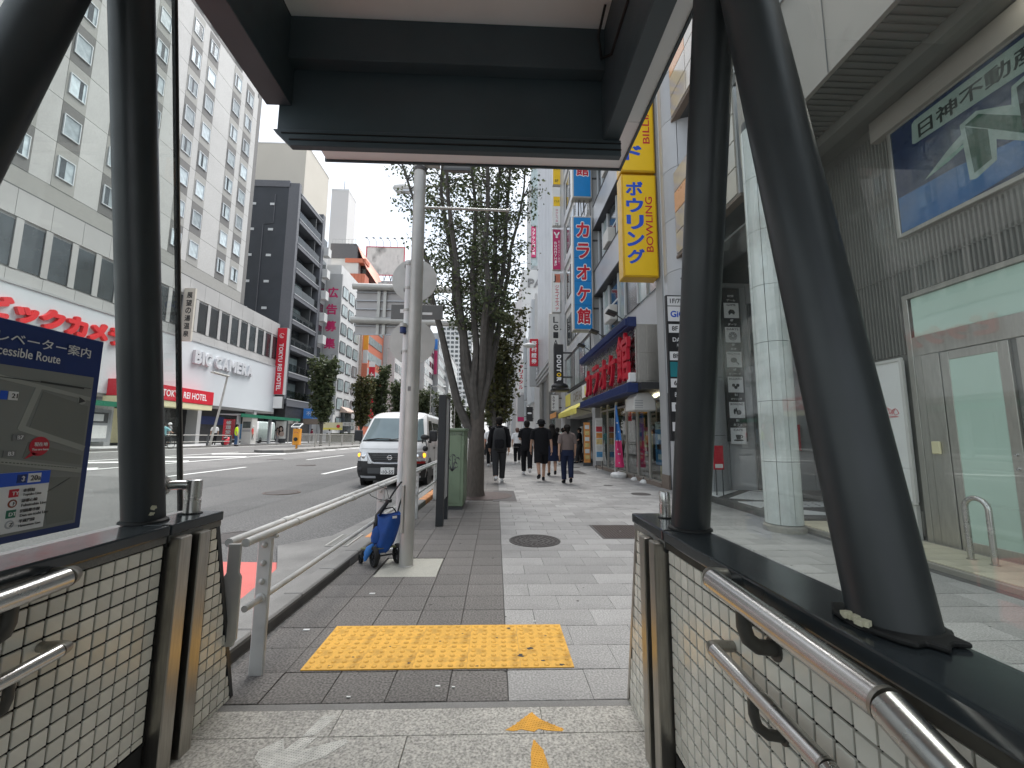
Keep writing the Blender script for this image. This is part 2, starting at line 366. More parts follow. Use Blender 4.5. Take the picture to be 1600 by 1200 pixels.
# painted lines
def line(x0, y0, x1, y1, w, name='road_marking'):
    d = V((x1 - x0, y1 - y0, 0)).normalized(); q = V((-d.y, d.x, 0)) * w / 2
    return sheet([(x0 - q.x, y0 - q.y), (x1 - q.x, y1 - q.y), (x1 + q.x, y1 + q.y), (x0 + q.x, y0 + q.y)][::1], .005, name, 'road_white')
for k in range(9): line(-5.5, 13.9 + k * 10, -5.5, 18.9 + k * 10, .15)
for k in range(6): line(-9.1, 11 + k * 10, -9.1, 16 + k * 10, .14)
line(-12.6, 6, -12.6, 90, .18); line(-16.0, 6, -16.0, 27.2, .16); line(-21.4, 5, -21.4, 90, .18)
for k in range(5): line(-15.8, 8.0 + k * 4.1, -12.8, 10.2 + k * 4.1, .75)
for k in range(8): line(-13.3, 30.5 + k * 3, -12.75, 31.6 + k * 3, .6)
sheet([(-4.2, 2.0), (-1.7, 2.0), (-1.72, 3.6), (-2.12, 4.5), (-4.2, 4.5)], .005, 'road_marking', 'road_red')
# the concrete gutter between road and kerb
g = MB(); gp = [(-1.5, 1.2), (-1.5, 60), (-1.95, 60), (-1.84, 7.35), (-2.03, 5.54), (-2.45, 5.05), (-2.2, 4.55), (-2.03, 4.2), (-1.93, 3.5), (-1.8, 1.2)]
g.prism([(x, y, -.1) for x, y in gp], (0, 0, .125)); g.obj('gutter', 'concrete', kind='structure', bevel=.004)
# manhole in the road beside the rail
t = thing('manhole_cover', 'round iron cover in the asphalt just behind the near end of the guardrail', 'manhole', (-3.2, 5.55, 0)); zz = zr(-3.2)
MB().lathe((-3.2, 5.55, zz), [(.02, .004), (.27, .004), (.27, .0005)], 28).obj('lid', 'iron', t, smooth=True)
MB().lathe((-3.2, 5.55, zz), [(.28, .001), (.28, .006), (.33, .006), (.33, .001)], 28).obj('ring', 'iron', t)
# kerb
kx = lambda y: -1.46 + .028 * (min(y, 10) - 2.6)
kb = tag(MB().box(-1.42, -1.28, 10.6, 120, -.1, .085).obj('kerb', 'concrete'), kind='structure')
yk = 1.0
while yk < 10.4:
    y2 = yk + .595; op = (4.75 < yk < 5.6) or (8.1 < yk < 10)
    b = MB(); xa, xb = kx(yk), kx(y2)
    b.prism([(xa, yk, -.1), (xa, yk, .085), (xa - .15, yk, .085), (xa - .15, yk, -.1)], (xb - xa, y2 - yk, 0))
    b.obj('kerb_stone', 'kerb_orange' if op else 'concrete', kb, bevel=.012)
    yk += .6
b = MB(); b.prism([(kx(1) + .001, 1, .0), (kx(1) + .001, 1, .055), (kx(1) + .004, 1, .055), (kx(1) + .004, 1, .0)], (kx(10.4) - kx(1), 9.4, 0)); b.obj('kerb_face_strip', 'kerb_dark', kb)  # dark strip along the lower kerb face on the pavement side
t = thing('drain_grate', 'steel drain grate set in the concrete gutter behind the blue cart', 'grate', (-1.78, 5.28, .02))
MB().box(-1.9, -1.66, 5.02, 5.54, .024, .027).obj('pit', 'black_seal', t)
for x0, x1, y0, y1 in ((-1.91, -1.89, 5.0, 5.56), (-1.67, -1.65, 5.0, 5.56), (-1.89, -1.67, 5.0, 5.02), (-1.89, -1.67, 5.54, 5.56)):
    MB().box(x0, x1, y0, y1, .024, .037).obj('frame', 'pole_grey', t)
bar = MB().box(-.11, .11, -.006, .006, 0, .009).mesh('bar', 'pole_grey')
for k in range(13): put(bar, 'bar', t, (-1.78, 5.055 + k * .0375, .0275))
for x in (-1.83, -1.78, -1.73): MB().box(x - .004, x + .004, 5.02, 5.54, .027, .034).obj('cross_bar', 'pole_grey', t)

# ================================================================ PAVEMENT
pv = tag(MB().box(-1.30, 4.9, -30, 420, -.2, -.012).obj('pavement', 'joint'), kind='structure')
PX, PY, DX = .27, 2.21, .297
def pav(x0, x1, y0, y1, g=.003): return MB().box(x0 + g, x1 - g, y0 + g, y1 - g, -.05, 0)
dmesh = MB().box(-DX / 2 + .002, DX / 2 - .002, -PX / 2 + .002, PX / 2 - .002, -.03, 0).mesh('paver', 'dark_paver', bevel=.002)
lmesh = MB().box(-.2065, .2065, -PX / 2 + .002, PX / 2 - .002, -.03, 0).mesh('paver', 'light_paver', bevel=.002)
dfar, lfar = MB(), MB(); cover = [(.49, 5.37, .33)]
holes = [(1.36, 2.02, 5.46, 6.30), (-.06, .44, 8.55, 10.22), (-1.10, -.52, 4.02, 4.62), (-.75, -.05, 8.7, 10.1)]
nd = nl = 0
def hz(): return random.choice((0, 0, 0, -.0012, .0012, .0008))
for i in range(-1, 110):
    y = PY + (i + .5) * PX
    for j in range(6):
        x = .075 - DX * (j + .5)
        if y - PX/2 < 10.5 and x - DX / 2 < kx(y) + .01: x0, x1 = kx(y) + .01, x + DX / 2
        else: x0, x1 = x - DX / 2, x + DX / 2
        if x1 - x0 < .05 or any(a < x < b_ and c < y < d for a, b_, c, d in holes): continue
        if i < 0: continue
        if i < 14 and x1 - x0 > DX - .01: put(dmesh, 'paver', pv, (x, y, hz())); nd += 1
        elif i < 14: pav(x0, x1, y - PX / 2, y + PX / 2, .002).obj('paver', 'dark_paver', pv)
        elif i < 110: dfar.box(x0 + .003, x1 - .003, y - PX / 2 + .003, y + PX / 2 - .003, -.03, hz())
for i in range(-14, 110):
    y = PY + (i + .5) * PX; off = .2075 * (i % 2); x = .077 + (off if off else 0); first = True
    xs = [.077] + [.077 + off + .4145 * k for k in range(0 if off else 1, 13)]
    for a, b_ in zip(xs, xs[1:]):
        b_ = min(b_, 4.34)
        if b_ - a < .03 or (i < 0 and b_ < .80): continue
        a2 = max(a, .83) if i < 0 else a
        if b_ - a2 < .03: continue
        cx, cy = (a2 + b_) / 2, y
        if i < 13 and nl < 270 and b_ - a2 > .41: put(lmesh, 'paver', pv, (cx, cy, hz())); nl += 1
        elif i < 110: lfar.box(a2 + .002, b_ - .002, y - PX / 2 + .002, y + PX / 2 - .002, -.03, hz())
tag(dfar.obj('far_pavers', 'dark_paver', pv), kind='stuff'); tag(lfar.obj('far_pavers', 'light_paver', pv), kind='stuff')
MB().box(-1.28, .07, 32, 420, -.02, -.003).obj('plain_strip', 'dark_paver', pv); MB().box(.08, 4.8, 32, 420, -.02, -.003).obj('plain_strip', 'light_paver', pv)
MB().box(-1.09, -.53, 4.03, 4.61, -.03, .002).obj('concrete_patch', 'pale_concrete', pv)
MB().box(-.05, .43, 8.56, 10.21, -.02, .004).obj('dark_patch', 'iron', pv)
# stains, gum and patches of wear
b = MB(); rs = random.Random(5)
for k in range(170):
    x, y = rs.uniform(-1.2, 4.2), 2.3 + 14 * rs.random() ** 1.6; s = rs.uniform(.006, .017)
    b.prism([(x + s * rs.uniform(.6, 1) * math.cos(2 * PI * q / 8), y + s * rs.uniform(.6, 1) * math.sin(2 * PI * q / 8), .0022) for q in range(8)], (0, 0, .0008))
tag(b.obj('gum_spots', 'joint', pv), kind='stuff')
# repairs and seams in the road
for pts, m in (([(-4.9, 6), (-4.1, 6), (-4.1, 19), (-4.9, 19)], 'asphalt_new'), ([(-8.3, 9), (-6.6, 9), (-6.6, 12.5), (-8.3, 12.5)], 'asphalt_new'), ([(-12.2, 12), (-9.9, 12), (-9.9, 40), (-12.2, 40)], 'asphalt_old'), ([(-3.5, 14), (-2.4, 14), (-2.4, 40), (-3.5, 40)], 'asphalt_old'), ([(-5.2, 22), (-3.6, 22), (-3.6, 30), (-5.2, 30)], 'asphalt_new')): sheet(pts, .003, 'road_repair', m)
for x, y in ((-7.6, 17.5), (-10.6, 21), (-4.6, 9.5)):
    t = thing('manhole_cover', {-7.6: 'round iron cover in the near lane of the road before the van', -10.6: 'farthest round iron cover near the striped road marking', -4.6: 'round iron cover in the road just left of the van'}[x], 'manhole', (x, y, zr(x))); MB().lathe((x, y, zr(x) + .007), [(.01, .004), (.31, .004), (.31, -.02)], 24).obj('lid', 'iron', t); MB().lathe((x, y, zr(x) + .007), [(.32, -.02), (.32, .003), (.37, .003), (.37, -.02)], 24).obj('ring', 'iron_brown', t)
# dropped litter
lit = []
for x, y, s in ((-.98, 3.62, .022), (-1.22, 2.98, .02), (-.28, 2.33, .012), (-.2, 2.32, .008), (-.7, 2.25, .009), (.28, 3.08, .01)):
    tag(MB().box(x - s, x + s, y - s * .4, y + s * .4, .001, .006).obj('litter', 'white'), 'scrap of white paper litter lying on the grey paving', 'litter', 'scraps of litter on the paving')
# drain covers on the pavement
def round_cover(x, y, r, label, m='iron', lum=True):
    t = thing('manhole_cover', label, 'manhole', (x, y, 0))
    MB().lathe((x, y, 0), [(r * .93, .001), (r * .93, .007), (r, .007), (r, .001)], 36).obj('ring', m, t)
    b = MB(); b.lathe((x, y, 0), [(.01, .006), (r * .91, .006), (r * .91, .001)], 36); b.obj('lid', m, t)
    if lum:
        s = MB()
        for rr in (.25, .45, .65, .82):
            n = int(rr * 34)
            for k in range(n):
                q = 2 * PI * k / n; w = .35 * 2 * PI * rr * r / n
                c = V((x + rr * r * math.cos(q), y + rr * r * math.sin(q), .0075)); s.cbox(c, V((math.cos(q), math.sin(q), 0)) * r * .045, V((-math.sin(q), math.cos(q), 0)) * w, (0, 0, .0025))
        tag(s.obj('tread', m, t), kind='stuff')
round_cover(.49, 5.37, .315, 'large round cast iron cover in the light grey paving')
round_cover(3.3, 9.7, .22, 'small round iron cover in the paving near the shop step', lum=False)
round_cover(3.0, 11.4, .12, 'smallest round iron cover near the shop step', lum=False)
round_cover(3.3, 18.2, .30, 'round iron cover in the paving beside the distant square hatch', lum=False)
t = thing('hatch_cover', 'rectangular brown iron hatch in the light paving near the right tiled wall', 'hatch', (1.69, 5.88, 0))
MB().box(1.36, 2.02, 5.46, 6.30, -.02, .004).obj('frame', 'iron', t, bevel=.003); b = MB()
for i in range(15):
    for j in range(19): b.box(1.40 + i * .0395, 1.425 + i * .0395, 5.50 + j * .0405, 5.526 + j * .0405, .004, .009)
tag(b.obj('tread', 'iron_brown', t), kind='stuff'); MB().box(1.66, 1.70, 5.86, 5.90, .004, .010).obj('lifting_hole', 'stainless', t)
t = thing('hatch_cover', 'distant square dark hatch in the paving by the karaoke shop', 'hatch', (2.7, 15.6, 0)); MB().box(2.5, 3.15, 15.0, 16.4, -.01, .006).obj('lid', 'iron', t); MB().box(2.46, 3.19, 14.96, 16.44, -.01, .003).obj('frame', 'iron', t)

# ================================================================ TACTILE BLOCKS
t = thing('tactile_paving', 'yellow tactile warning pad of raised domes across the entrance', 'tactile paving', (-.29, 2.77, 0))
TX, TY = .2975, .268
b = MB().box(-TX / 2 + .0006, TX / 2 - .0006, -TY / 2 + .0006, TY / 2 - .0006, -.002, .004)
for i in range(5):
    for j in range(5): b.lathe(((i - 2) * TX / 5, (j - 2) * TY / 5, .004), [(.0125, 0), (.0105, .003), (.007, .0045), (.001, .005)], 10)
tm = b.mesh('tile', 'tactile', smooth=True)
b = MB()
for i in range(5):
    for j in range(5):
        cx, cy = (i - 2) * TX / 5, (j - 2) * TY / 5
        b.lathe((cx, cy, .0042), [(.0118, 0), (.0118, .0005), (.0160, .0004), (.0160, 0)], 12)  # grime ring whose dark tone also supplies the relief shading of the dome
gm_ = b.mesh('grime_relief_rings', 'tactile_grime_relief')
for i in range(5):
    for j in range(2): tag(put(gm_, 'grime_relief_rings', put(tm, 'tile', t, (-1.04 + (i + .5) * TX, 2.49 + (j + .5) * TY, .0022))), kind='stuff')
for (x, y, s) in ((.10, 2.97, .02), (.165, 2.62, .03), (-.17, 2.57, .014), (-.09, 2.51, .012), (-.33, 2.80, .010), (-.80, 2.62, .012), (.22, 2.70, .024), (.28, 2.56, .018), (-.62, 2.74, .009), (-.47, 2.55, .014), (.02, 2.84, .011), (-.2, 2.9, .008), (.33, 2.86, .012), (.38, 2.515, .02), (-.9, 2.53, .013)):
    b = MB(); n = 9; b.prism([(x + s * random.uniform(.5, 1) * math.cos(2 * PI * k / n), y + .7 * s * random.uniform(.4, 1) * math.sin(2 * PI * k / n), .0062) for k in range(n)], (0, 0, .0008)); b.obj('worn_patch', 'print_black', t)

# ================================================================ ENTRANCE FLOOR
ef = tag(MB().box(-1.32, .72, -2.5, 2.19, -.3, -.012).obj('entrance_floor', 'joint'), kind='structure')
MB().box(-1.27, .66, 2.155, 2.20, -.03, .002).obj('threshold_strip', 'concrete', ef)
for x0, x1, y0, y1 in ((-1.27, -.69, 1.975, 2.152), (-.688, .22, 1.975, 2.152), (.222, .66, 1.975, 2.152), (-1.27, -.36, 1.62, 1.972), (-.357, .66, 1.62, 1.972), (-1.27, -.60, 1.27, 1.617), (-.597, .66, 1.27, 1.617), (-1.27, -.3, .6, 1.267), (-.297, .66, .6, 1.267)):
    MB().box(x0, x1, y0, y1, -.05, .004).obj('granite_slab', 'granite', ef, bevel=.0015)
def sticker(name, label, parts, m, rel=None):
    t = thing(name, label, 'arrow', (*parts[0][0], 0))
    for p in parts:
        b = MB(); b.prism([(x, y, .0042) for x, y in p], (0, 0, .0012)); b.obj('arrow_piece', m, t)
    if rel:
        s = MB()
        for i in range(-40, 40):
            for j in range(-40, 40):
                x, y = rel[0] + i * .011 + j * .004, rel[1] + j * .011 - i * .003
                if any(inpoly(x, y, p) for p in parts): s.cbox((x, y, .0058), (.003, .0006, 0), (-.0006, .003, 0), (0, 0, .0009))
        if s.v: tag(s.obj('tread', m, t), kind='stuff')
def inpoly(x, y, p):
    c = False
    for (a, b), (d, e) in zip(p, p[1:] + p[:1]):
        if (b > y) != (e > y) and x < (d - a) * (y - b) / (e - b) + a: c = not c
    return c
sticker('floor_arrow', 'worn yellow arrow sticker on the granite floor pointing to the street', [[(.055, 1.995), (.10, 2.03), (.178, 2.112), (.215, 2.06), (.31, 1.995), (.30, 1.982), (.235, 1.988), (.20, 2.0), (.178, 1.982), (.15, 1.99), (.125, 1.998), (.09, 1.988)], [(.145, 1.70), (.155, 1.86), (.172, 1.935), (.205, 1.88), (.225, 1.74), (.22, 1.62), (.15, 1.62)]], 'yellow_sticker', (.18, 1.9))
sticker('floor_arrow', 'worn grey arrow sticker on the granite floor at left pointing inward', [[(-.765, 2.105), (-.70, 2.11), (-.745, 1.985), (-.80, 1.975)], [(-.80, 1.97), (-.735, 1.97), (-.765, 1.895), (-.61, 1.96), (-.595, 1.935), (-.66, 1.86), (-.83, 1.77), (-.93, 1.86), (-.935, 1.90), (-.87, 1.965), (-.835, 1.90)]], 'grey_sticker', (-.75, 1.9))

# ================================================================ ENTRANCE WALLS
TP = .0515
tilem = {}
def tmesh(w, h, ax):
    k = (round(w, 4), round(h, 4), ax)
    if k not in tilem: tilem[k] = MB().box(-.004, .004, -w / 2, w / 2, -h / 2, h / 2).mesh('tile', 'tile_white', bevel=.0015)
    return tilem[k]
def entrance_wall(side, label):
    xf = -1.27 if side < 0 else .66; out = -.15 if side < 0 else .15; ye = 1.735 if side < 0 else 1.645; y1, y2 = (2.04, 2.27) if side < 0 else (2.0, 2.20)
    t = thing('entrance_wall', label, 'wall', (xf, 1, 0))
    s = 1 if side < 0 else -1
    xa, xb = sorted((xf - s * .005, xf + out))
    MB().box(xa, xb, -2.4, ye, -.3, .868).obj('wall_core', 'grout', t)
    b = MB(); b.prism([(xa, ye + .005, -.3), (xa, y2, -.3), (xa, y2, 0), (xa, y1, .868), (xa, ye + .005, .868)], (xb - xa, 0, 0)); b.obj('end_core', 'grout', t)
    # thick metal edge round the free end
    b = MB(); e0 = sorted((xf + s * .006, xf + out)); b.prism([(e0[0], y1 - .012, .868), (e0[0], y1 + .012, .868), (e0[0], y2 + .012, -.01), (e0[0], y2 - .012, -.01)], (e0[1] - e0[0], 0, 0)); b.obj('edge_trim', 'totem_dark' if side < 0 else 'stainless_dull', t)
    # coping, two lengths with a joint
    for a, c in ((-2.4, ye - .004), (ye + .004, y1 + .014)):
        x0, x1 = sorted((xf + s * .022, xf + out + (-s) * .0)); MB().box(x0, x1, a, c, .872, .912).obj('coping', 'coping', t, bevel=.006, seg=2)
        x0, x1 = sorted((xf + s * .001, xf + s * .012)); MB().box(x0, x1, a, c, .846, .871).obj('bedding_strip', 'mould' if side > 0 and a < 0 else 'concrete', t)
    x0, x1 = sorted((xf - s * .01, xf + s * .012)); MB().box(x0, x1, ye - .006, ye + .006, .83, .914).obj('coping_joint', 'black_seal', t)
    x0, x1 = sorted((xf, xf + s * .006)); MB().box(x0, x1, -2.4, ye - .01, -.3, .145).obj('skirting', 'black_seal', t)
    # tiles, one by one; far behind the camera the rest as one piece
    rest = MB(); n = 0
    cols = [ye - .004 - TP * (k + .5) for k in range(60)]
    for ci, y in enumerate(cols):
        for r in range(14):
            z = .842 - TP * (r + .5); h = TP - .0064
            if r == 13: h = .02; z = .842 - TP * 13 - .012
            if ci < (16 if side < 0 else 16): put(tmesh(TP - .0064, h, 0), 'tile', t, (xf, y + random.uniform(-.0006, .0006), z)); n += 1
            elif ci < 48: rest.box(xf - .004, xf + .004, y - TP / 2 + .0028, y + TP / 2 - .0028, z - h / 2, z + h / 2)
    rest_b = rest
    for r in range(17):
        z1, z0 = .842 - TP * r - .0036, .842 - TP * (r + 1) + .0036
        ym = y1 + (y2 - y1) * (1 - ((z0 + z1) / 2) / .868) - .014
        y = ye + .22; k = 0
        while True:
            w = min(TP - .0064, ym - y)
            if w < .008: break
            if abs(w - (TP - .0064)) < 1e-6 and n < 298: put(tmesh(TP - .0064, TP - .0064, 0), 'tile', t, (xf, y + w / 2, (z0 + z1) / 2)); n += 1
            else: rest_b.box(xf - .004, xf + .004, y, y + w, z0, z1)
            y += TP
    tag(rest_b.obj('more_tiles', 'tile_white', t, bevel=0), kind='stuff')
    # stainless flood board channels
    for a, c, top in ((ye + .012, ye + .105, .862), (ye + .125, ye + .215, .856)):
        x0, x1 = sorted((xf - s * .02, xf + s * .052))
        MB().box(x0, x1, a, a + .068 if side < 0 else a + .06, -.25, top).obj('flood_board_channel', 'stainless_dull', t, bevel=.004)
        x0, x1 = sorted((xf - s * .03, xf + s * .03)); MB().box(x0, x1, a + .068, c, -.25, top - .012).obj('channel_groove', 'dark_steel', t)
    # glass clamp post on the coping
    cx, cy = (-1.352, 1.99) if side < 0 else (.752, 1.90); r = .031 if side < 0 else .023
    cl = MB().lathe((cx, cy, .912), [(r * 1.05, .0), (r * 1.05, .06), (r * .94, .062), (r * .94, .068), (r * 1.02, .07), (r * 1.02, .145 if side < 0 else .11), (r * .9, .148 if side < 0 else .114), (.002, .148 if side < 0 else .114)], 24).obj('glass_clamp', 'stainless', t, smooth=True)
    MB().lathe((cx, cy, .912), [(r * 1.35, 0), (r * 1.35, .004), (r, .006)], 24).obj('clamp_seal', 'black_seal', cl)
    if side < 0:
        MB().tube([(cx, cy, 1.035), (cx - .045, cy - .03, 1.04), (cx - .075, cy - .06, 1.04)], .021, 12).obj('clamp_arm', 'stainless', cl, smooth=True)
        MB().lathe((cx - .075, cy - .085, 1.04), [(.001, -.012), (.04, -.012), (.046, 0), (.04, .012), (.001, .012)], 24, 'x').obj('clamp_disc', 'stainless', cl, smooth=True)
    return t
entrance_wall(-1, 'left half wall of small white square tiles with dark coping')
entrance_wall(1, 'right half wall of small white square tiles with stainless handrails')

def handrail(pts, r, ret, label, brackets, xw, braille=None):
    t = thing('handrail', label, 'handrail', pts[0]); s = 1 if xw > 0 else -1
    p0 = V(pts[0]); end = [(xw, p0.y + .0, p0.z), (p0.x + s * r * 1.1, p0.y + .002, p0.z), (p0.x + s * r * .3, p0.y - .004, p0.z), (p0.x, p0.y - .026, p0.z)]
    seq = [V(e) for e in end] + [V(p) for p in pts[1:]]
    MB().tube(seq[:4], [r * .72, r * .86, r * .97, r], 18).obj('end_return', 'stainless_dull', t, smooth=True)
    for i in range(3, len(seq) - 1):
        MB().tube([seq[i], seq[i + 1]], r, 22).obj('rail', 'stainless', t, smooth=True)
        if i > 3: MB().tube([seq[i] - (seq[i] - seq[i - 1]).normalized() * .006, seq[i] + (seq[i + 1] - seq[i]).normalized() * .001], r * 1.03, 22).obj('joint_ring', 'stainless_dull', t, smooth=True)
    for (y, z) in brackets:
        x = p0.x; bp = [(x, y, z - r * .7), (x, y, z - r - .03), (x + s * .008, y, z - r - .055), (x + s * .03, y, z - r - .072), (xw - s * .012, y, z - r - .076), (xw, y, z - r - .076)]
        br = MB().tube(bp, r * .62, 12).obj('bracket', 'rail_dark', t, smooth=True)
        MB().lathe((xw - s * .004, y, z - r - .076), [(.001, -.004), (r * 1.0, -.004), (r * 1.0, .004), (.001, .004)], 16, 'x').obj('bracket_plate', 'rail_dark', br)
    if braille:
        b = MB()
        for k in range(46):
            if random.random() < .8:
                f = k / 46; y = braille[0] + (braille[1] - braille[0]) * f
                for dz in (0, .005, .010):
                    if random.random() < .6: a = .9 + dz * 25; b.ell((p0.x - s * r * math.sin(a) * .99, y, pts[1][2] + r * math.cos(a) + (pts[0][2] - pts[1][2]) * 0), .0014, .0022, .0014, 5, 3)
        b.obj('raised_dots', 'mould', t)
handrail([(.585, 1.19, .885), (.585, .66, .868), (.585, .20, .70), (.585, -.8, .12)], .0275, .03, 'upper thick stainless handrail on the right tiled wall', [(1.03, .88), (.42, .78)], .66, (1.12, .93))
handrail([(.59, 1.21, .698), (.59, .80, .685), (.59, .30, .52), (.59, -.8, -.1)], .0185, .02, 'lower thin stainless handrail on the right tiled wall', [(1.02, .69), (.62, .64)], .66)
handrail([(-1.19, 1.30, .862), (-1.19, .9, .845), (-1.19, -.6, .1)], .0275, .03, 'upper stainless handrail on the left tiled wall', [(1.145, .855), (.8, .8)], -1.27, (1.24, 1.1))
handrail([(-1.19, 1.31, .668), (-1.19, .95, .65), (-1.19, -.6, -.1)], .0185, .02, 'lower stainless handrail on the left tiled wall', [(1.17, .66), (.8, .6)], -1.27)

# ================================================================ COLUMNS, GLASS, CANOPY
def column(p0, p1, r, label, chips=()):
    t = thing('steel_column', label, 'column', p0); p0, p1 = V(p0), V(p1); d = (p1 - p0).normalized()
    MB().tube([p0 - d * .02, p0 + (p1 - p0) * .5, p1], r, 40).obj('shaft', 'dark_steel', t, smooth=True)
    c = V((p0.x, p0.y, .913)); MB().lathe(c, [(r * 1.16, 0), (r * 1.14, .006), (r * 1.02, .012)], 32).obj('base_seal', 'black_seal', t, smooth=True)
    a = V((1, 0, 0)); b_ = d.cross(a).normalized(); a = b_.cross(d)
    for (ang, h, w, hh) in chips:
        o = MB(); n = 13; outer = []
        for k in range(n):
            q = 2 * PI * k / n; rr = random.uniform(.55, 1); aa = ang + rr * math.cos(q) * w / r; hz_ = h + rr * math.sin(q) * hh
            outer.append(p0 + d * hz_ + (a * math.cos(aa) + b_ * math.sin(aa)) * (r + .0015))
        o.poly(*outer); o.obj('peeled_paint', 'chip', t, recalc=False)
    return t
column((-1.405, 1.80, .912), (-1.405, 1.347, 3.6), .07, 'upright dark steel column on the left coping', [(-.45, .17 * .4, .014, .012), (-.55, .045, .012, .009)])
column((-1.405, .86, .912), (-1.405, 1.42, 3.6), .07, 'dark steel column at far left leaning in from the corner')
column((.755, 1.665, .912), (.755, 1.175, 3.4), .07, 'upright dark steel column on the right coping')
column((.755, .82, .912), (.755, 1.25, 3.4), .07, 'leaning dark steel column on the right with torn base seal', [(2.6, .005, .03, .012)])
b = MB()
for k in range(9):
    q = PI * .88 + k * .085; r0, r1 = .0725, .079 + .012 * random.random(); b.prism([(.755 + r0 * math.cos(q), .82 + r0 * math.sin(q), .924), (.755 + r1 * math.cos(q), .82 + r1 * math.sin(q), .922), (.755 + r1 * math.cos(q + .09), .82 + r1 * math.sin(q + .09), .922), (.755 + r0 * math.cos(q + .09), .82 + r0 * math.sin(q + .09), .924)], (0, 0, .007 + .004 * random.random()))
b.obj('cracked_filler', 'chip', bpy.data.objects['steel_column.003'])
b = MB(); cs = []
for k in range(26):
    q = 2 * PI * k / 26; rr = .074 + .028 * random.random(); cs.append((.755 + rr * .85 * math.cos(q), .82 + rr * math.sin(q) * 1.15, .9135))
b.prism(cs, (0, 0, .010)); o = b.obj('torn_seal', 'black_seal', bpy.data.objects['base_seal.003'], bevel=.003)
t = thing('glass_screen', 'tinted glass panel beside the left columns with a dark edge strip', 'glass screen', (-1.432, 0, .92))
yb_, yt_ = 2.055, 1.655
def slab(x0, x1, y0, y1, name, m): b = MB(); b.prism([(x0, -2.4 if y0 is None else yb_ + y0, .916), (x0, yb_ + y1, .916), (x0, yt_ + y1, 3.45), (x0, -2.4 if y0 is None else yt_ + y0, 3.45)], (x1 - x0, 0, 0)); b.obj(name, m, t)
slab(-1.437, -1.427, None, -.03, 'pane', 'glass_left'); slab(-1.439, -1.425, -.03, -.016, 'edge_strip', 'black_seal'); slab(-1.439, -1.425, -.016, -.010, 'edge_cover', 'stainless_dull')
t = thing('glass_screen', 'scratched dusty glass panel on the right coping', 'glass screen', (.80, 0, .92))
yb_, yt_ = 1.655, 1.165
slab(.797, .807, None, -.015, 'pane', 'glass'); slab(.792, .812, -.015, 0, 'edge_strip', 'black_seal')
t = thing('entrance_canopy', 'dark grey steel canopy roof over the subway entrance with deep front beam', 'canopy', (0, 2.45, 3))
MB().box(-1.38, .755, 2.45, 2.50, 3.13, 3.83).obj('front_beam', 'canopy_dark', t, bevel=.004)
b = MB(); b.prism([(-1.395, 2.43, 3.128), (.765, 2.43, 3.128), (.765, 2.43, 3.02), (-1.285, 2.43, 3.02)], (0, .045, 0)); b.obj('beam_flange', 'canopy_dark', t, bevel=.003)
MB().box(-1.29, .765, 2.424, 2.43, 3.055, 3.063).obj('flange_groove', 'black_seal', t); MB().box(-1.34, .765, 2.424, 2.43, 3.098, 3.104).obj('flange_groove', 'black_seal', t)
MB().box(-1.30, .92, 2.51, 2.985, 3.32, 3.34).obj('eaves_soffit', 'canopy_white', t); MB().box(-1.31, .935, 2.985, 3.0, 3.305, 3.42).obj('eaves_edge', 'canopy_dark', t)
MB().box(.76, .92, -2.4, 2.505, 3.32, 3.34).obj('side_soffit', 'canopy_white', t); MB().box(.92, .935, -2.4, 2.985, 3.305, 3.42).obj('side_edge', 'canopy_dark', t)
MB().box(.655, .757, -2.4, 2.45, 3.13, 3.83).obj('side_beam', 'canopy_dark', t, bevel=.004); MB().box(-1.455, -1.30, -2.4, 2.45, 3.30, 3.83).obj('side_beam', 'canopy_dark', t, bevel=.004)
MB().box(-1.30, .655, -2.4, 2.45, 3.84, 3.86).obj('ceiling_panel', 'ceiling', t); MB().box(-1.47, .935, -2.4, 3.0, 3.87, 3.95).obj('roof', 'canopy_dark', t)
MB().box(-1.30, .655, 2.36, 2.45, 3.55, 3.84).obj('inner_trim', 'canopy_dark', t, bevel=.003)
MB().tube([(.62, 2.2, 3.83), (.60, 2.3, 3.72), (.63, 2.35, 3.62), (.65, 2.2, 3.5), (.65, 1.5, 3.48)], .008, 6).obj('cable', 'black_seal', t)

# ================================================================ ACCESSIBLE ROUTE SIGN
t = thing('route_sign', 'dark blue accessible route map sign hanging at far left', 'sign', (-1.36, 1.25, .95))
bx = -1.36
MB().box(bx - .012, bx, .98, 1.485, .955, 1.575).obj('board', 'blue_sign', t, bevel=.002)
MB().box(bx + .0005, bx + .0025, 1.0, 1.462, .975, 1.448).obj('map_panel', 'map_bg', t)
def mp_(pts, m, dx, name): b = MB(); b.prism([(bx + .0026 + dx, y, z) for y, z in pts], (.0008, 0, 0)); return b.obj(name, m, t)
def band(pts, w, m, dx, name):
    for (y0, z0), (y1, z1) in zip(pts, pts[1:]):
        d = V((y1 - y0, z1 - z0)).normalized(); q = V((-d.y, d.x)) * w / 2; e = d * w * .3
        mp_([(y0 - q.x - e.x, z0 - q.y - e.y), (y1 - q.x + e.x, z1 - q.y + e.y), (y1 + q.x + e.x, z1 + q.y + e.y), (y0 + q.x - e.x, z0 + q.y - e.y)], m, dx, name); dx += .00004
mp_([(1.31, 1.385), (1.455, 1.35), (1.455, 1.225), (1.285, 1.268)], 'map_block', 0, 'map_block'); mp_([(1.29, 1.235), (1.455, 1.19), (1.455, 1.16), (1.28, 1.19)], 'map_block', 0, 'map_block')
mp_([(1.34, 1.13), (1.455, 1.12), (1.455, .985), (1.375, .985)], 'map_block', 0, 'map_block'); mp_([(1.01, 1.38), (1.20, 1.36), (1.21, 1.2), (1.01, 1.21)], 'map_block', 0, 'map_block')
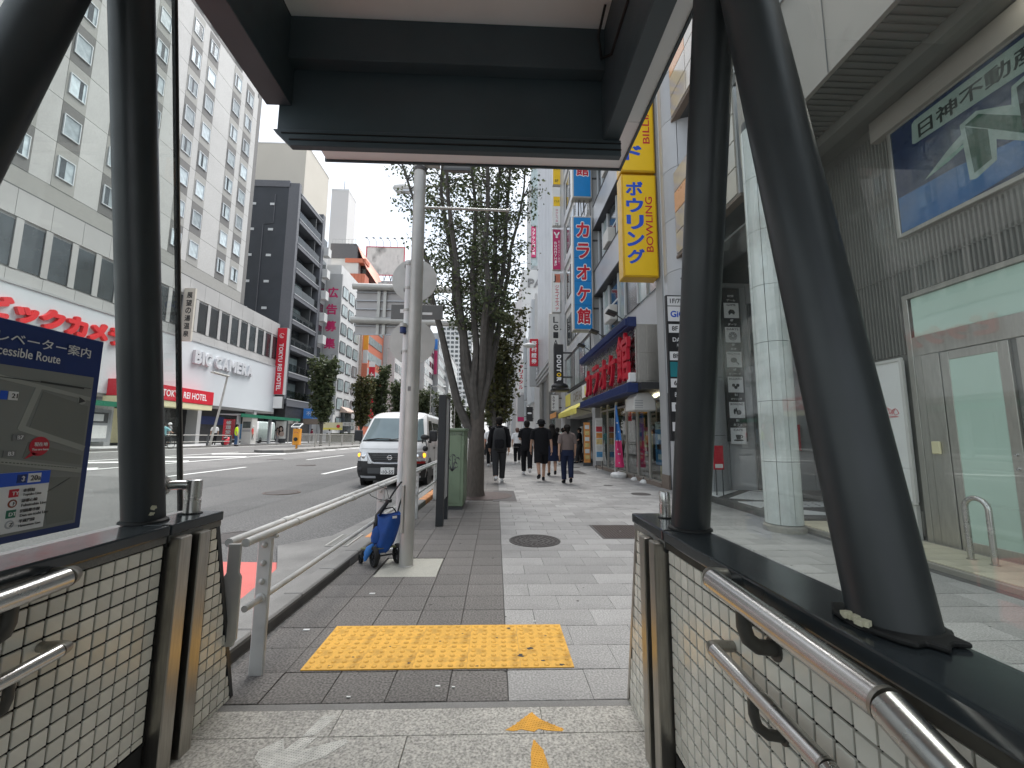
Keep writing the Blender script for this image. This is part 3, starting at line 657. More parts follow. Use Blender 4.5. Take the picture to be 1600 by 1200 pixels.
band([(1.295, 1.39), (1.265, 1.275), (1.455, 1.213)], .017, 'map_road', .0004, 'map_road'); band([(1.01, 1.165), (1.22, 1.185), (1.455, 1.142)], .016, 'map_road', .0006, 'map_road')
band([(1.01, 1.44), (1.455, 1.375)], .012, 'map_road', .0002, 'map_road'); band([(1.01, 1.415), (1.455, 1.41)], .0018, 'map_line', .0009, 'railway_line'); band([(1.30, 1.4125), (1.43, 1.408)], .006, 'map_line', .0010, 'platform_bar')
for k in range(26): mp_([(1.2 + k * .0095, 1.186 - k * .0014), (1.205 + k * .0095, 1.1853 - k * .0014), (1.205 + k * .0095, 1.1833 - k * .0014), (1.2 + k * .0095, 1.184 - k * .0014)], 'map_line', .0012, 'route_dash')
band([(1.36, 1.085), (1.425, 1.12)], .0012, 'map_line', .0012, 'pointer_line')
mp_([(1.32 + .028 * math.cos(2 * PI * k / 24), 1.222 + .028 * math.sin(2 * PI * k / 24)) for k in range(24)], 'red', .0014, 'here_marker'); mp_([(1.30, 1.205), (1.318, 1.20), (1.284, 1.186)], 'red', .0014, 'here_pointer')
def tx(s, y, z, w=None, h=None, m='print_white', dx=.0012, bold=.01): return text(s, (bx + dx, y, z), RL, UP, w, h, m, t, bold=bold)
tx('エレベーター案内', 1.283, 1.525, .312, .033); tx('Accessible Route', 1.245, 1.487, .20, .027)
tx('現在地', 1.32, 1.228, None, .012, dx=.006); tx('You are here', 1.32, 1.213, .046, None, dx=.006, bold=.03)
mp_([(1.20, 1.352), (1.218, 1.352), (1.218, 1.376), (1.20, 1.376)], 'sign_blue', .0014, 'lift_tag'); mp_([(1.220, 1.352), (1.244, 1.352), (1.244, 1.376), (1.220, 1.376)], 'print_white', .0014, 'number_tag'); tx('21', 1.232, 1.364, None, .013, 'print_black', .006)
for s, y, z in (('B7', 1.262, 1.248), ('B3', 1.245, 1.203)): mp_([(y - .016, z - .009), (y + .016, z - .009), (y + .016, z + .009), (y - .016, z + .009)], 'print_grey', .0014, 'exit_tag'); tx(s, y, z, None, .011, dx=.006)
mp_([(1.43 + .014 * math.cos(2 * PI * k / 20), 1.368 + .014 * math.sin(2 * PI * k / 20)) for k in range(20)], 'map_road', .0013, 'north_ring'); mp_([(1.42, 1.378), (1.442, 1.366), (1.42, 1.358)], 'print_black', .0018, 'north_arrow')
mp_([(1.215, .983), (1.362, .983), (1.362, 1.15), (1.215, 1.15)], 'print_white', .0012, 'legend_box'); mp_([(1.2155, 1.112), (1.3615, 1.112), (1.3615, 1.1495), (1.2155, 1.1495)], 'sign_blue', .0022, 'legend_header')
mp_([(1.30, 1.118), (1.335, 1.118), (1.335, 1.144), (1.30, 1.144)], 'print_white', .003, 'number_tag'); tx('20a', 1.3175, 1.131, .028, .015, 'print_black', .0075); mp_([(1.272, 1.119), (1.296, 1.119), (1.296, 1.143), (1.272, 1.143)], 'blue_sign', .003, 'lift_tag')
tx('↕', 1.284, 1.131, None, .016, dx=.0075)
for k, (c, j, e, col) in enumerate((('TY', '東横線', 'Toyoko Line', 'red'), ('F', '副都心線', 'Fukutoshin Line', 'cloth_brown'), ('DT', '田園都市線', 'Den-en-toshi Line', 'shelter_green'), ('Z', '半蔵門線', 'Hanzomon Line', 'letter_grey'))):
    z = 1.092 - k * .0285; n = 4 if len(c) == 2 else 18
    if n == 4: mp_([(1.258, z - .011), (1.282, z - .011), (1.282, z + .011), (1.258, z + .011)], col, .0022, 'line_badge')
    else:
        mp_([(1.27 + .0115 * math.cos(2 * PI * q / n), z + .0115 * math.sin(2 * PI * q / n)) for q in range(n)], col, .0022, 'line_badge'); mp_([(1.27 + .0075 * math.cos(2 * PI * q / n), z + .0075 * math.sin(2 * PI * q / n)) for q in range(n)], 'print_white', .003, 'badge_centre')
    tx(c, 1.27, z, None, .010, 'print_white' if n == 4 else 'print_black', .0075); tx(j, 1.29 + len(j) * .0052, z + .005, len(j) * .0105, .0095, 'print_black', .006); tx(e, 1.29 + len(e) * .0023, z - .008, len(e) * .0045, None, 'print_black', .006)
# ================================================================ GUARDRAIL
t = thing('guardrail', 'white metal guardrail along the kerb with double top pipe', 'guardrail', (-1.25, 2.44, 0))
gx = lambda y: -1.255 + .006 * (y - 2.4)
for k, y in enumerate((2.46, 4.75, 6.75, 8.75, 10.75, 12.75, 14.75)):
    x = gx(y)
    p = MB().box(x - .038, x + .038, y - .012, y + .012, -.02, .715).obj('post', 'rail_white', t, bevel=.006)
    for z in (.665, .57, .475):
        MB().lathe((x, y - .012, z), [(.016, .0), (.016, -.006), (.009, -.014), (.001, -.016)], 12, 'y').obj('bolt', 'pole_grey', p, smooth=True)
    MB().lathe((x, y - .012, .39), [(.026, .0), (.026, -.008), (.02, -.012), (.001, -.012)], 16, 'y').obj('rail_socket', 'rail_white', p, smooth=True)
    MB().box(x - .06, x + .06, y - .014, y + .014, .70, .716).obj('saddle', 'rail_white', p)
for dx in (-.045, .035):
    pts = [(gx(2.2) + dx, 2.2, .735)] + [(gx(y) + dx, y, .735) for y in (2.6, 5, 7, 9, 11, 13, 15)]
    MB().tube(pts, .021, 12).obj('top_pipe', 'rail_white', t, smooth=True)
    for k in range(9): y = 2.75 + k * 1.0; MB().tube([(gx(y) + dx, y - .03, .735), (gx(y) + dx, y + .03, .735)], .0245, 12).obj('pipe_sleeve', 'rail_white', t, smooth=True)
MB().tube([(gx(2.3), 2.30, .39)] + [(gx(y), y, .39 if y < 5 else .36) for y in (2.46, 4.75, 6.75, 8.75, 10.75, 14.9)], .017, 12).obj('lower_pipe', 'rail_white', t, smooth=True)
b = MB(); xe = gx(2.2) - .005; b.prism([(xe - .03, 2.18, .735), (xe + .03, 2.18, .735), (xe + .03, 2.18, .60), (xe + .042, 2.18, .58), (xe + .042, 2.18, .30), (xe + .025, 2.18, .265), (xe - .025, 2.18, .265), (xe - .042, 2.18, .30), (xe - .042, 2.18, .58), (xe - .03, 2.18, .60)], (0, .014, 0)); b.obj('end_plate', 'pole_grey', t, bevel=.003)

# ================================================================ POLES AND TRAFFIC SIGNS
t = thing('sign_pole', 'tall grey metal pole standing in a pale concrete patch', 'pole', (-.87, 4.38, 0))
MB().tube([(-.87, 4.38, 0), (-.87, 4.38, 3.0), (-.885, 4.38, 6.2)], [.068, .066, .063], 28).obj('shaft', 'pole_grey', t, smooth=True)
MB().lathe((-.87, 4.38, 0), [(.075, 0), (.075, .006), (.069, .010)], 28).obj('base_ring', 'pole_grey', t)
MB().tube([(-.83, 4.38, 3.745), (-.4, 4.38, 3.742), (.10, 4.38, 3.735)], .014, 12).obj('side_arm', 'pole_grey', t, smooth=True); MB().tube([(.085, 4.38, 3.735), (.115, 4.38, 3.735)], .02, 12).obj('arm_cap', 'pole_grey', t)
MB().tube([(-.872, 4.38, 4.16), (-.872, 4.38, 4.20)], .071, 24).obj('band_clamp', 'iron', t); MB().box(-.82, -.66, 4.34, 4.40, 4.22, 4.27).obj('sign_bracket', 'pole_grey', t); MB().box(-.62, -.32, 4.36, 4.40, 4.17, 4.75).obj('sign_plate', 'sign_back', t, bevel=.01)
MB().box(-.62, -.32, 4.352, 4.36, 4.18, 4.205).obj('sign_plate_rib', 'bld_dark', t)
MB().box(-.905, -.875, 4.312, 4.318, 1.72, 1.765).obj('sticker', 'print_grey', t); MB().box(-.925, -.9, 4.30, 4.33, .32, .78).obj('access_lid', 'pole_grey', t, bevel=.003)
t = thing('sign_pole', 'slim white pole carrying round signs seen from behind', 'pole', (-1.09, 4.98, 0))
MB().tube([(-1.09, 4.98, .03), (-1.09, 4.98, 3.37)], .037, 22).obj('shaft', 'pole_white', t, smooth=True); MB().lathe((-1.09, 4.98, 3.37), [(.039, 0), (.039, .012), (.01, .03)], 20).obj('cap', 'pole_white', t)
MB().box(-1.20, -1.0, 4.92, 5.06, -.01, .022).obj('base_plate', 'pole_white', t, bevel=.006); MB().box(-1.04, -1.01, 4.95, 5.0, 0, .06).obj('base_bracket', 'pole_white', t)
def disc(z, r, label, face):
    d = thing('round_sign', label, 'road sign', (-1.03, 5.06, z))
    MB().lathe((-1.03, 5.06, z), [(.001, 0), (r, 0), (r, .004), (.001, .004)], 48, 'y').obj('plate', 'sign_back', d)
    MB().lathe((-1.03, 5.06, z), [(r - .003, -.006), (r + .003, -.006), (r + .003, .008), (r - .003, .008)], 48, 'y').obj('rim', 'pole_grey', d, smooth=True)
    MB().lathe((-1.03, 5.0665, z), [(.001, 0), (r - .004, 0), (r - .004, .001), (.001, .001)], 40, 'y').obj('front_face', face, d)
    for dz in (.17, -.13):
        MB().tube([(-1.09, 4.98, z + dz - .014), (-1.09, 4.98, z + dz + .014)], .043, 18).obj('clamp', 'pole_grey', d); MB().box(-1.15, -.94, 5.02, 5.058, z + dz - .02, z + dz + .02).obj('channel', 'sign_back', d)
        for sx in (.07, -.13): MB().box(-1.02 + sx, -1.02 + sx + .12, 5.0575, 5.0595, z + dz - .012 - .02, z + dz + .008 - .02).obj('label_strip', 'white', d)
disc(3.17, .272, 'upper round sign plate seen from its grey back on the white pole', 'red'); disc(2.39, .272, 'lower round sign plate seen from its grey back under the oblong plate', 'sign_blue')
d = thing('oblong_sign', 'oblong sign plate seen from behind between the two round plates', 'road sign', (-.98, 5.06, 2.77))
MB().box(-1.30, -.67, 5.056, 5.062, 2.675, 2.86).obj('plate', 'sign_back', d, bevel=.002); MB().tube([(-1.09, 4.98, 2.75), (-1.09, 4.98, 2.78)], .043, 18).obj('clamp', 'pole_grey', d); MB().box(-1.10, -.94, 5.03, 5.056, 2.75, 2.78).obj('channel', 'sign_back', d)
MB().box(-1.19, -1.10, 5.054, 5.0555, 2.755, 2.80).obj('label_strip', 'white', d); MB().box(-.92, -.80, 5.054, 5.0555, 2.735, 2.765).obj('label_strip', 'white', d)
t = thing('sensor_box', 'small grey and navy sensor strapped to the white pole', 'sensor', (-1.05, 4.93, 2.5))
MB().lathe((-1.115, 4.92, 2.54), [(.001, .05), (.04, .045), (.043, 0), (.001, 0)], 16).obj('hood', 'pole_grey', t, smooth=True); MB().lathe((-1.115, 4.92, 2.47), [(.001, 0), (.036, 0), (.036, .068), (.001, .068)], 16).obj('body', 'navy', t, smooth=True); MB().box(-1.11, -1.08, 4.93, 4.965, 2.46, 2.50).obj('mount', 'iron', t)
t = thing('control_box', 'tiny dark switch box on the side of the white pole', 'box', (-.99, 4.97, 1.5)); MB().box(-1.052, -1.018, 4.945, 4.98, 1.46, 1.55).obj('case', 'car_black', t, bevel=.004); MB().box(-1.045, -1.025, 4.94, 4.946, 1.48, 1.53).obj('lid', 'pole_white', t)

# overhead sign gantry seen from behind, with its street light
gy = 16.3
t = thing('sign_gantry', 'overhead road sign gantry seen from behind with two grey pipes', 'gantry', (-.66, gy, 0))
MB().tube([(-.62, gy, 0), (-.64, gy, 4), (-.80, gy, 11.6)], [.16, .15, .09], 20).obj('pole', 'pole_grey', t, smooth=True)
for z in (7.08, 5.72): MB().tube([(-.72, gy, z - .06), (-3.2, gy, z), (-5.72, gy, z + .05)], .13, 14).obj('pipe', 'pole_grey', t, smooth=True)
for k in range(6): b = MB().box(-5.62, -2.66, gy + .2, gy + .235, 5.22 + k * .345, 5.215 + (k + 1) * .345 - .012); b.obj('sign_panel', 'panel_back', t)
for k in range(7): MB().box(-5.62, -2.66, gy + .13, gy + .2, 5.205 + k * .343, 5.245 + k * .343).obj('panel_rib', 'letter_grey', t)
for x in (-4.72, -4.48): MB().box(x - .06, x + .06, gy + .08, gy + .14, 5.2, 7.35).obj('upright', 'pole_grey', t)
MB().box(-5.61, -2.67, gy + .236, gy + .25, 5.24, 7.26).obj('front_face', 'sign_blue', t)
MB().tube([(-.80, gy, 11.4), (-1.4, gy, 11.5), (-3.5, gy, 11.42)], .05, 10).obj('lamp_arm', 'pole_grey', t, smooth=True)
b = MB(); b.loft([[(x, gy + w * math.cos(q), 11.32 + h * math.sin(q)) for q in [2 * PI * k / 12 for k in range(12)]] for x, w, h in ((-4.35, .03, .02), (-4.25, .17, .12), (-3.9, .22, .17), (-3.55, .12, .11), (-3.4, .06, .06))]); b.obj('lamp_head', 'white_paint', t, smooth=True); MB().box(-4.2, -3.65, gy - .13, gy + .13, 11.14, 11.2).obj('lamp_glass', 'lamp_clear', t)

# ================================================================ INFORMATION TOTEM AND CABINET
t = thing('information_totem', 'dark slim information totem seen edge on beside the green cabinet', 'totem', (-.78, 6.4, 0))
MB().box(-.842, -.735, 6.19, 6.285, 0, 1.87).obj('end_frame', 'totem_dark', t, bevel=.004); MB().box(-.825, -.745, 6.287, 6.72, .35, 1.84).obj('panel', 'bld_grey', t); MB().box(-.842, -.735, 6.722, 6.80, 0, 1.87).obj('end_frame', 'totem_dark', t); MB().box(-.842, -.735, 6.287, 6.72, 1.842, 1.87).obj('top_rail', 'totem_dark', t)
t = thing('utility_cabinet', 'weathered pale green utility cabinet with stencilled black flowers', 'cabinet', (-.73, 7.9, 0))
MB().box(-.90, -.56, 7.56, 8.42, .06, 1.36).obj('body', 'cabinet_green', t, bevel=.012); MB().box(-.92, -.54, 7.54, 8.44, 1.362, 1.41).obj('top', 'cabinet_green', t, bevel=.008)
MB().box(-.885, -.615, 7.548, 7.558, .12, 1.33).obj('door', 'cabinet_green', t, bevel=.003); MB().box(-.609, -.566, 7.550, 7.558, .12, 1.33).obj('side_strip', 'cabinet_green', t, bevel=.002)
MB().box(-.88, -.58, 7.6, 8.38, 0, .058).obj('plinth', 'bld_dark', t)
for z in (.4, .8, 1.15): MB().box(-.561, -.552, 7.60, 7.66, z - .05, z + .05).obj('hinge', 'cabinet_green', t)
MB().box(-.5585, -.553, 7.64, 7.98, .12, 1.32).obj('side_panel', 'cabinet_green', t, bevel=.002); MB().box(-.5585, -.553, 8.02, 8.36, .12, 1.32).obj('side_panel', 'cabinet_green', t, bevel=.002)
def fl(pts, w=.006):
    b = MB()
    for (x0, z0), (x1, z1) in zip(pts, pts[1:]):
        d = V((x1 - x0, 0, z1 - z0)); q = V((-d.z, 0, d.x)).normalized() * w; c = V((x0, 7.5465, z0)); b.prism([c - q, c + d - q, c + d + q, c + q], (0, .001, 0))
    return b.obj('stencil_stem', 'bld_dark', t)
for dx, h, bend in ((-.07, .86, -.03), (.0, .93, .01), (.06, .88, .06), (.03, .80, .03)):
    x = -.76; fl([(x, .66), (x + dx * .5, .75), (x + dx, h)])
    b = MB()
    for k in range(5):
        a = -.4 + k * .95; c = V((x + dx + bend * .3, 7.5462, h + .01)); b.prism([c, c + V((.05 * math.cos(a), 0, .034 * math.sin(a) - .018)), c + V((.055 * math.cos(a + .35), 0, .038 * math.sin(a + .35) - .02)), c + V((.03 * math.cos(a + .7), 0, .02 * math.sin(a + .7)))], (0, .001, 0))
    b.obj('stencil_flower', 'bld_dark', t)
for dx in (-.10, -.05, .06, .1): fl([(-.76, .66), (-.76 + dx * .6, .72), (-.76 + dx, .74)], .007)
for k in range(11):   # scribble along the lid
    x = -.90 + k * .031; b = MB(); c = V((x, 7.5465, 1.31)); b.tube([c + V((.022 * math.cos(q), 0, .022 * math.sin(q))) for q in [PI * .2 + j * .55 for j in range(9 + k % 3)]], .003, 4); b.obj('graffiti_loop', 'bld_dark', t)

# ================================================================ CART WITH A BLUE BAG
t = thing('shopping_cart', 'folding black shopping cart with blue bag beside the guardrail', 'shopping cart', (-1.18, 4.42, 0))
def wheel(c, r, w, ax):
    c = V(c); ax = V(ax).normalized(); a = ax.cross(V((0, 0, 1))).normalized(); up = V((0, 0, 1)); rings = []
    for rr, h in ((.72, -.42), (.92, -.5), (1, -.3), (1, .3), (.92, .5), (.72, .42)): rings.append([c + (a * math.cos(2 * PI * k / 24) + up * math.sin(2 * PI * k / 24)) * r * rr + ax * w * h for k in range(24)])
    b = MB(); b.loft(rings, cap=False); n = 24; s0 = len(b.v) - 24 * 6; b.f += [(s0 + k, s0 + (k + 1) % n, s0 + 120 + (k + 1) % n, s0 + 120 + k) for k in range(n)]
    o = b.obj('wheel', 'tyre', t, smooth=True)
    b = MB(); b.tube([c - ax * w * .45, c + ax * w * .45], r * .2, 12)
    for k in range(5):
        q = 2 * PI * k / 5; d = a * math.cos(q) + up * math.sin(q); b.tube([c, c + d * r * .76], [r * .10, r * .07], 6)
    b.tube([c + (a * math.cos(2 * PI * k / 24) + up * math.sin(2 * PI * k / 24)) * r * .70 for k in range(25)], r * .06, 6); b.obj('spokes', 'car_black', o, smooth=True)
    MB().tube([c - ax * w * .56, c + ax * w * .56], r * .08, 8).obj('hub', 'chrome', o)
wa = V((.83, .56, 0)).normalized(); fw = V((-.56, .83, 0)).normalized()   # axle and travel directions
wc = V((-1.17, 4.33, .095)); wc2 = wc + wa * .235
wheel(wc, .095, .042, wa); wheel(wc2, .095, .042, wa)
MB().tube([wc, wc2], .008, 8).obj('axle', 'car_black', t)
f1 = V((-1.335, 4.46, .05)); f2 = f1 + wa * .17
for c in (f1, f2): wheel(V((c.x, c.y, .045)), .045, .026, wa); MB().tube([(c.x, c.y, .045), (c.x + .02, c.y, .12)], .011, 8).obj('caster_fork', 'car_black', t)
base = [f1 + V((0, 0, .09)), f2 + V((0, 0, .09)), wc2 + V((0, 0, .07)), wc + V((0, 0, .07))]
MB().tube(base + [base[0]], .009, 8).obj('base_frame', 'green_tray', t, smooth=True)
for k in range(1, 6): a = base[0].lerp(base[3], k / 6); c = base[1].lerp(base[2], k / 6); MB().tube([a, c], .005, 6).obj('base_slat', 'green_tray', t)
h1 = wc + V((-.03, .10, .10)); h2 = wc2 + V((-.02, .06, .12)); top = V((-.99, 4.62, .80))
pA = [h1, V((-1.20, 4.42, .32)), V((-1.19, 4.46, .46)), V((-1.10, 4.52, .60))]; MB().tube(pA, [.016, .024, .026, .018], 10).obj('padded_upright', 'car_black', t, smooth=True)
MB().tube([pA[-1], V((-1.06, 4.55, .68)), V((-1.00, 4.60, .775)), V((-.93, 4.66, .795)), V((-.93, 4.66, .77)), V((-1.0, 4.60, .56)), V((-1.03, 4.56, .40))], .0095, 8).obj('handle', 'car_black', t, smooth=True)
MB().lathe(V((-1.10, 4.52, .60)), [(.001, -.02), (.034, -.018), (.034, .012), (.02, .02), (.001, .02)], 12).obj('knob', 'car_black', t, smooth=True)
MB().tube([V((-1.14, 4.48, .52)), V((-1.06, 4.54, .53)), V((-1.03, 4.57, .48))], .007, 6).obj('cross_brace', 'car_black', t, smooth=True)
MB().tube([V((-1.11, 4.51, .6)), V((-1.19, 4.47, .62)), V((-1.26, 4.44, .66)), V((-1.30, 4.43, .72))], .003, 6).obj('brake_cable', 'car_black', t, smooth=True); MB().tube([V((-1.10, 4.52, .62)), V((-1.12, 4.50, .72)), V((-1.20, 4.46, .76))], .003, 6).obj('brake_cable', 'car_black', t, smooth=True)
t2 = thing('shopping_bag', 'blue plastic shopping bag hanging in the black cart', 'bag', (-1.1, 4.46, .1)); random.seed(4)
rings = []
for z, w, d_, ox, oy in ((.115, .045, .05, -.03, -.03), (.14, .07, .065, -.02, -.02), (.22, .092, .085, 0, -.01), (.32, .105, .092, .012, .0), (.42, .11, .09, .028, .01), (.465, .12, .095, .036, .02)):
    rings.append([V((-1.10 + ox, 4.45 + oy, z)) + wa * math.cos(q) * w * (1 + .10 * math.sin(5 * q + z * 9)) + fw * math.sin(q) * d_ * (1 + .12 * math.cos(4 * q - z * 14)) + V((0, 0, .012 * math.sin(3 * q))) for q in [2 * PI * k / 28 for k in range(28)]])
b = MB(); b.loft(rings, cap=False); b.f.append(tuple(range(28))[::-1]); o = b.obj('bag_body', 'fabric_blue', t2, smooth=True)
b = MB(); b.tube([r + V((0, 0, .003)) for r in rings[-1]] + [rings[-1][0] + V((0, 0, .003))], .005, 6); b.obj('rim', 'fabric_navy', t2, smooth=True)
b = MB(); b.loft([[V((-1.165, 4.40, z)) + wa * math.cos(q) * w * (1 + .18 * math.sin(4 * q + z * 20)) + fw * math.sin(q) * w * .8 for q in [2 * PI * k / 20 for k in range(20)]] for z, w in ((.20, .02), (.22, .055), (.27, .068), (.33, .055), (.37, .02))]); b.obj('bulge', 'fabric_blue', t2, smooth=True)
b = MB(); b.loft([[V((-1.225 + ox, 4.345 + oy, z)) + wa * math.cos(q) * w * (1 + .3 * math.sin(3 * q + z * 30)) + fw * math.sin(q) * w * .5 for q in [2 * PI * k / 16 for k in range(16)]] for z, w, ox, oy in ((.055, .010, -.03, -.02), (.09, .022, -.025, -.015), (.14, .035, -.005, 0), (.185, .036, .012, .01), (.21, .012, .03, .02))]); b.obj('loose_corner', 'banner_blue', t2, smooth=True)
p = rings[-1][20]; b = MB(); b.cbox(rings[-2][22] + V((0, -.01, .03)), wa * .022, fw * .003, (0, 0, .012)); b.obj('logo_patch', 'white', t2)

# ================================================================ THE WHITE VAN
vx, vy, zg = -2.60, 10.62, -.01
t = thing('delivery_van', 'white van with black bumper stopped by the kerb with its hazard lights on', 'van', (vx, vy, zg))
VL = 4.65
def interp(tab, z):
    for (a, b), (c, d) in zip(tab, tab[1:]):
        if z <= c: return b + (d - b) * max(0, (z - a)) / (c - a)
    return tab[-1][1]
YF = [(.2, .07), (.34, .02), (.5, .0), (.72, .012), (.92, .05), (1.05, .11), (1.13, .17), (1.2, .215), (1.72, .66), (1.82, .78), (1.90, 1.0), (1.945, 1.35), (1.96, 1.7)]
HW = [(.2, .80), (.4, .845), (.9, .848), (1.1, .84), (1.75, .725), (1.85, .68), (1.93, .56), (1.96, .40)]
YR = [(.2, .10), (.5, 0), (1.0, .02), (1.75, .12), (1.93, .3), (1.96, .6)]
def front(s, z, off=0):
    x = s * interp(HW, z); y = interp(YF, z) + .20 * abs(s) ** 5 + .04 * s * s
    return V((vx + x * (1 + off / .85), vy + y - off, zg + z))
def outl(z):
    pts = [front(s, z) for s in [-1 + 2 * k / 24 for k in range(25)]]; h = interp(HW, z); yr = VL - interp(YR, z)
    yf = pts[-1].y - vy
    for k in range(1, 9): pts.append(V((vx + h, vy + yf + (yr - .12 - yf) * k / 8, zg + z)))
    for k in range(0, 9): pts.append(V((vx + h * .94 - 2 * h * .94 * k / 8, vy + yr, zg + z)))
    for k in range(8, 0, -1): pts.append(V((vx - h, vy + yf + (yr - .12 - yf) * k / 8, zg + z)))
    return pts
zs = [.24, .32, .42, .52, .62, .74, .86, .96, 1.05, 1.13, 1.2, 1.33, 1.46, 1.6, 1.72, 1.79, 1.85, 1.90, 1.93, 1.95, 1.96]
b = MB(); b.loft([outl(z) for z in zs]); b.obj('body', 'car_white', t, smooth=True)
def patch(s0, s1, z0, z1, m, name, off, ns=16, nz=6, edge=None, par=None):
    rows = []
    for j in range(nz + 1):
        z = z0 + (z1 - z0) * j / nz; a, c = (s0, s1) if edge is None else edge(j / nz)
        rows.append([front(a + (c - a) * k / ns, z, off) for k in range(ns + 1)])
    return MB().grid(rows).obj(name, m, par or t, smooth=True)
ws = patch(-.90, .90, 1.17, 1.74, 'windscreen', 'windscreen', .006, edge=lambda f: (-.93 + .05 * f, .93 - .05 * f)); 
for s0, s1, z0, z1 in ((-.95, .95, 1.135, 1.172),): patch(s0, s1, z0, z1, 'car_black', 'cowl', .004, nz=2)
patch(-1, 1, .24, .60, 'car_black', 'bumper', .012, edge=lambda f: (-1, 1)); patch(-.62, .62, .36, .50, 'bld_dark', 'bumper_intake', .02, nz=2)
patch(-.88, -.40, .245, .30, 'letter_grey', 'bumper_lip', .022, nz=1); patch(.40, .88, .245, .30, 'letter_grey', 'bumper_lip', .022, nz=1)
for s in (-1, 1):
    pts = [front(s * .86, .45, .022)]; c = pts[0]; MB().ell(c, .07, .02, .06, 14, 8).obj('fog_lamp_recess', 'print_black', t, smooth=True)
patch(-.66, .66, .585, .86, 'car_black', 'grille', .014, edge=lambda f: (-(.44 + .25 * f), .44 + .25 * f))
for z in (.65, .70, .75, .80):
    w = .36 + (z - .6) * .7; MB().tube([front(-w + 2 * w * k / 8, z, .024) for k in range(9)], .008, 6).obj('grille_bar', 'bld_dark', t)
vv = [front(-.66, .87, .03), front(-.58, .75, .03), front(-.50, .64, .034), front(-.42, .61, .036), front(0, .605, .036), front(.42, .61, .036), front(.50, .64, .034), front(.58, .75, .03), front(.66, .87, .03)]
MB().tube(vv, [.022, .028, .03, .022, .018, .022, .03, .028, .022], 8).obj('chrome_surround', 'lamp_clear', t, smooth=True)
b = MB(); c = front(0, .745, .034); b.tube([c + V((.052 * math.cos(q), 0, .052 * math.sin(q))) for q in [2 * PI * k / 24 for k in range(25)]], .009, 8); b.box(c.x - .066, c.x + .066, c.y - .008, c.y + .004, c.z - .011, c.z + .011); b.obj('emblem', 'chrome', t, smooth=True)
for s in (-1, 1):
    e = (lambda f: (-.985, -.70 + .02 * f)) if s < 0 else (lambda f: (.70 - .02 * f, .985))
    hl = patch(0, 0, .66, .88, 'lamp_clear', 'headlight', .012, edge=(lambda f: (-.97, -.64 - .06 * f)) if s < 0 else (lambda f: (.64 + .06 * f, .97)), ns=8)
    c = front(s * .93, .80, .016); MB().ell(c, .034 if s < 0 else .046, .02, .05 if s < 0 else .06, 12, 8).obj('hazard_light', 'amber_lit', hl, smooth=True)
    c = front(s * .76, .77, .016); MB().ell(c, .065, .02, .06, 14, 8).obj('reflector', 'chrome', hl, smooth=True)
    patch(0, 0, .60, .655, 'lamp_red' if s > 0 else 'car_black', 'lamp_base', .013, edge=(lambda f: (-.98, -.64)) if s < 0 else (lambda f: (.64, .98)), ns=8, nz=1)
    # door mirrors
    x = vx + s * .86; mr = MB().box(x - .0 if s > 0 else x - .20, x + .20 if s > 0 else x, vy + .50, vy + .60, zg + 1.14, zg + 1.42).obj('door_mirror', 'car_black', t, bevel=.03, seg=2)
    MB().tube([(x - s * .10, vy + .62, zg + 1.15), (x + s * .05, vy + .56, zg + 1.12)], .025, 8).obj('mirror_arm', 'car_black', mr)
    # side glass, wheels, mouldings
    for (q0, q1, z0, z1, nm) in ((.72, 1.62, 1.16, 1.70, 'front_side_window'), (1.74, 2.9, 1.18, 1.66, 'side_window'), (3.0, 4.2, 1.18, 1.66, 'side_window')):
        rows = []
        for j in range(5):
            z = z0 + (z1 - z0) * j / 4; h = interp(HW, z) + .006; a = q0 + (.42 * j / 4 if nm[0] == 'f' else 0); rows.append([V((vx + s * h, vy + a + (q1 - a) * k / 6, zg + z)) for k in range(7)])
        MB().grid(rows).obj(nm, 'car_glass', t)
    h = .856; MB().box(min(vx + s * h, vx + s * (h + .01)), max(vx + s * h, vx + s * (h + .01)), vy + .5, vy + 4.5, zg + .26, zg + .38).obj('sill', 'car_black', t)
    for y in (.62, 1.68, 2.95): MB().box(min(vx + s * .848, vx + s * .853), max(vx + s * .848, vx + s * .853), vy + y, vy + y + .014, zg + .4, zg + 1.1).obj('door_gap', 'print_grey', t)
    hd = MB().box(min(vx + s * .85, vx + s * .872), max(vx + s * .85, vx + s * .872), vy + 1.46, vy + 1.62, zg + .93, zg + .97).obj('door_handle', 'car_black', t)
    for y in (.82, 3.35):
        xw = vx + s * .74; c = (xw, vy + y, zg + .31); b = MB(); b.lathe(c, [(.001, -.09), (.19, -.09), (.29, -.085), (.315, -.05), (.315, .05), (.29, .085), (.19, .09), (.001, .09)], 28, 'x'); w = b.obj('wheel', 'tyre', t, smooth=True)
        MB().lathe((xw + s * .085, vy + y, zg + .31), [(.001, 0), (.19, 0), (.19, s * .012), (.1, s * .02), (.001, s * .01)], 20, 'x').obj('hubcap', 'letter_grey', w)
        MB().lathe((vx + s * .80, vy + y, zg + .33), [(.36, -.045), (.39, -.045), (.39, .055), (.36, .055)], 28, 'x').obj('wheel_arch', 'car_black', t)
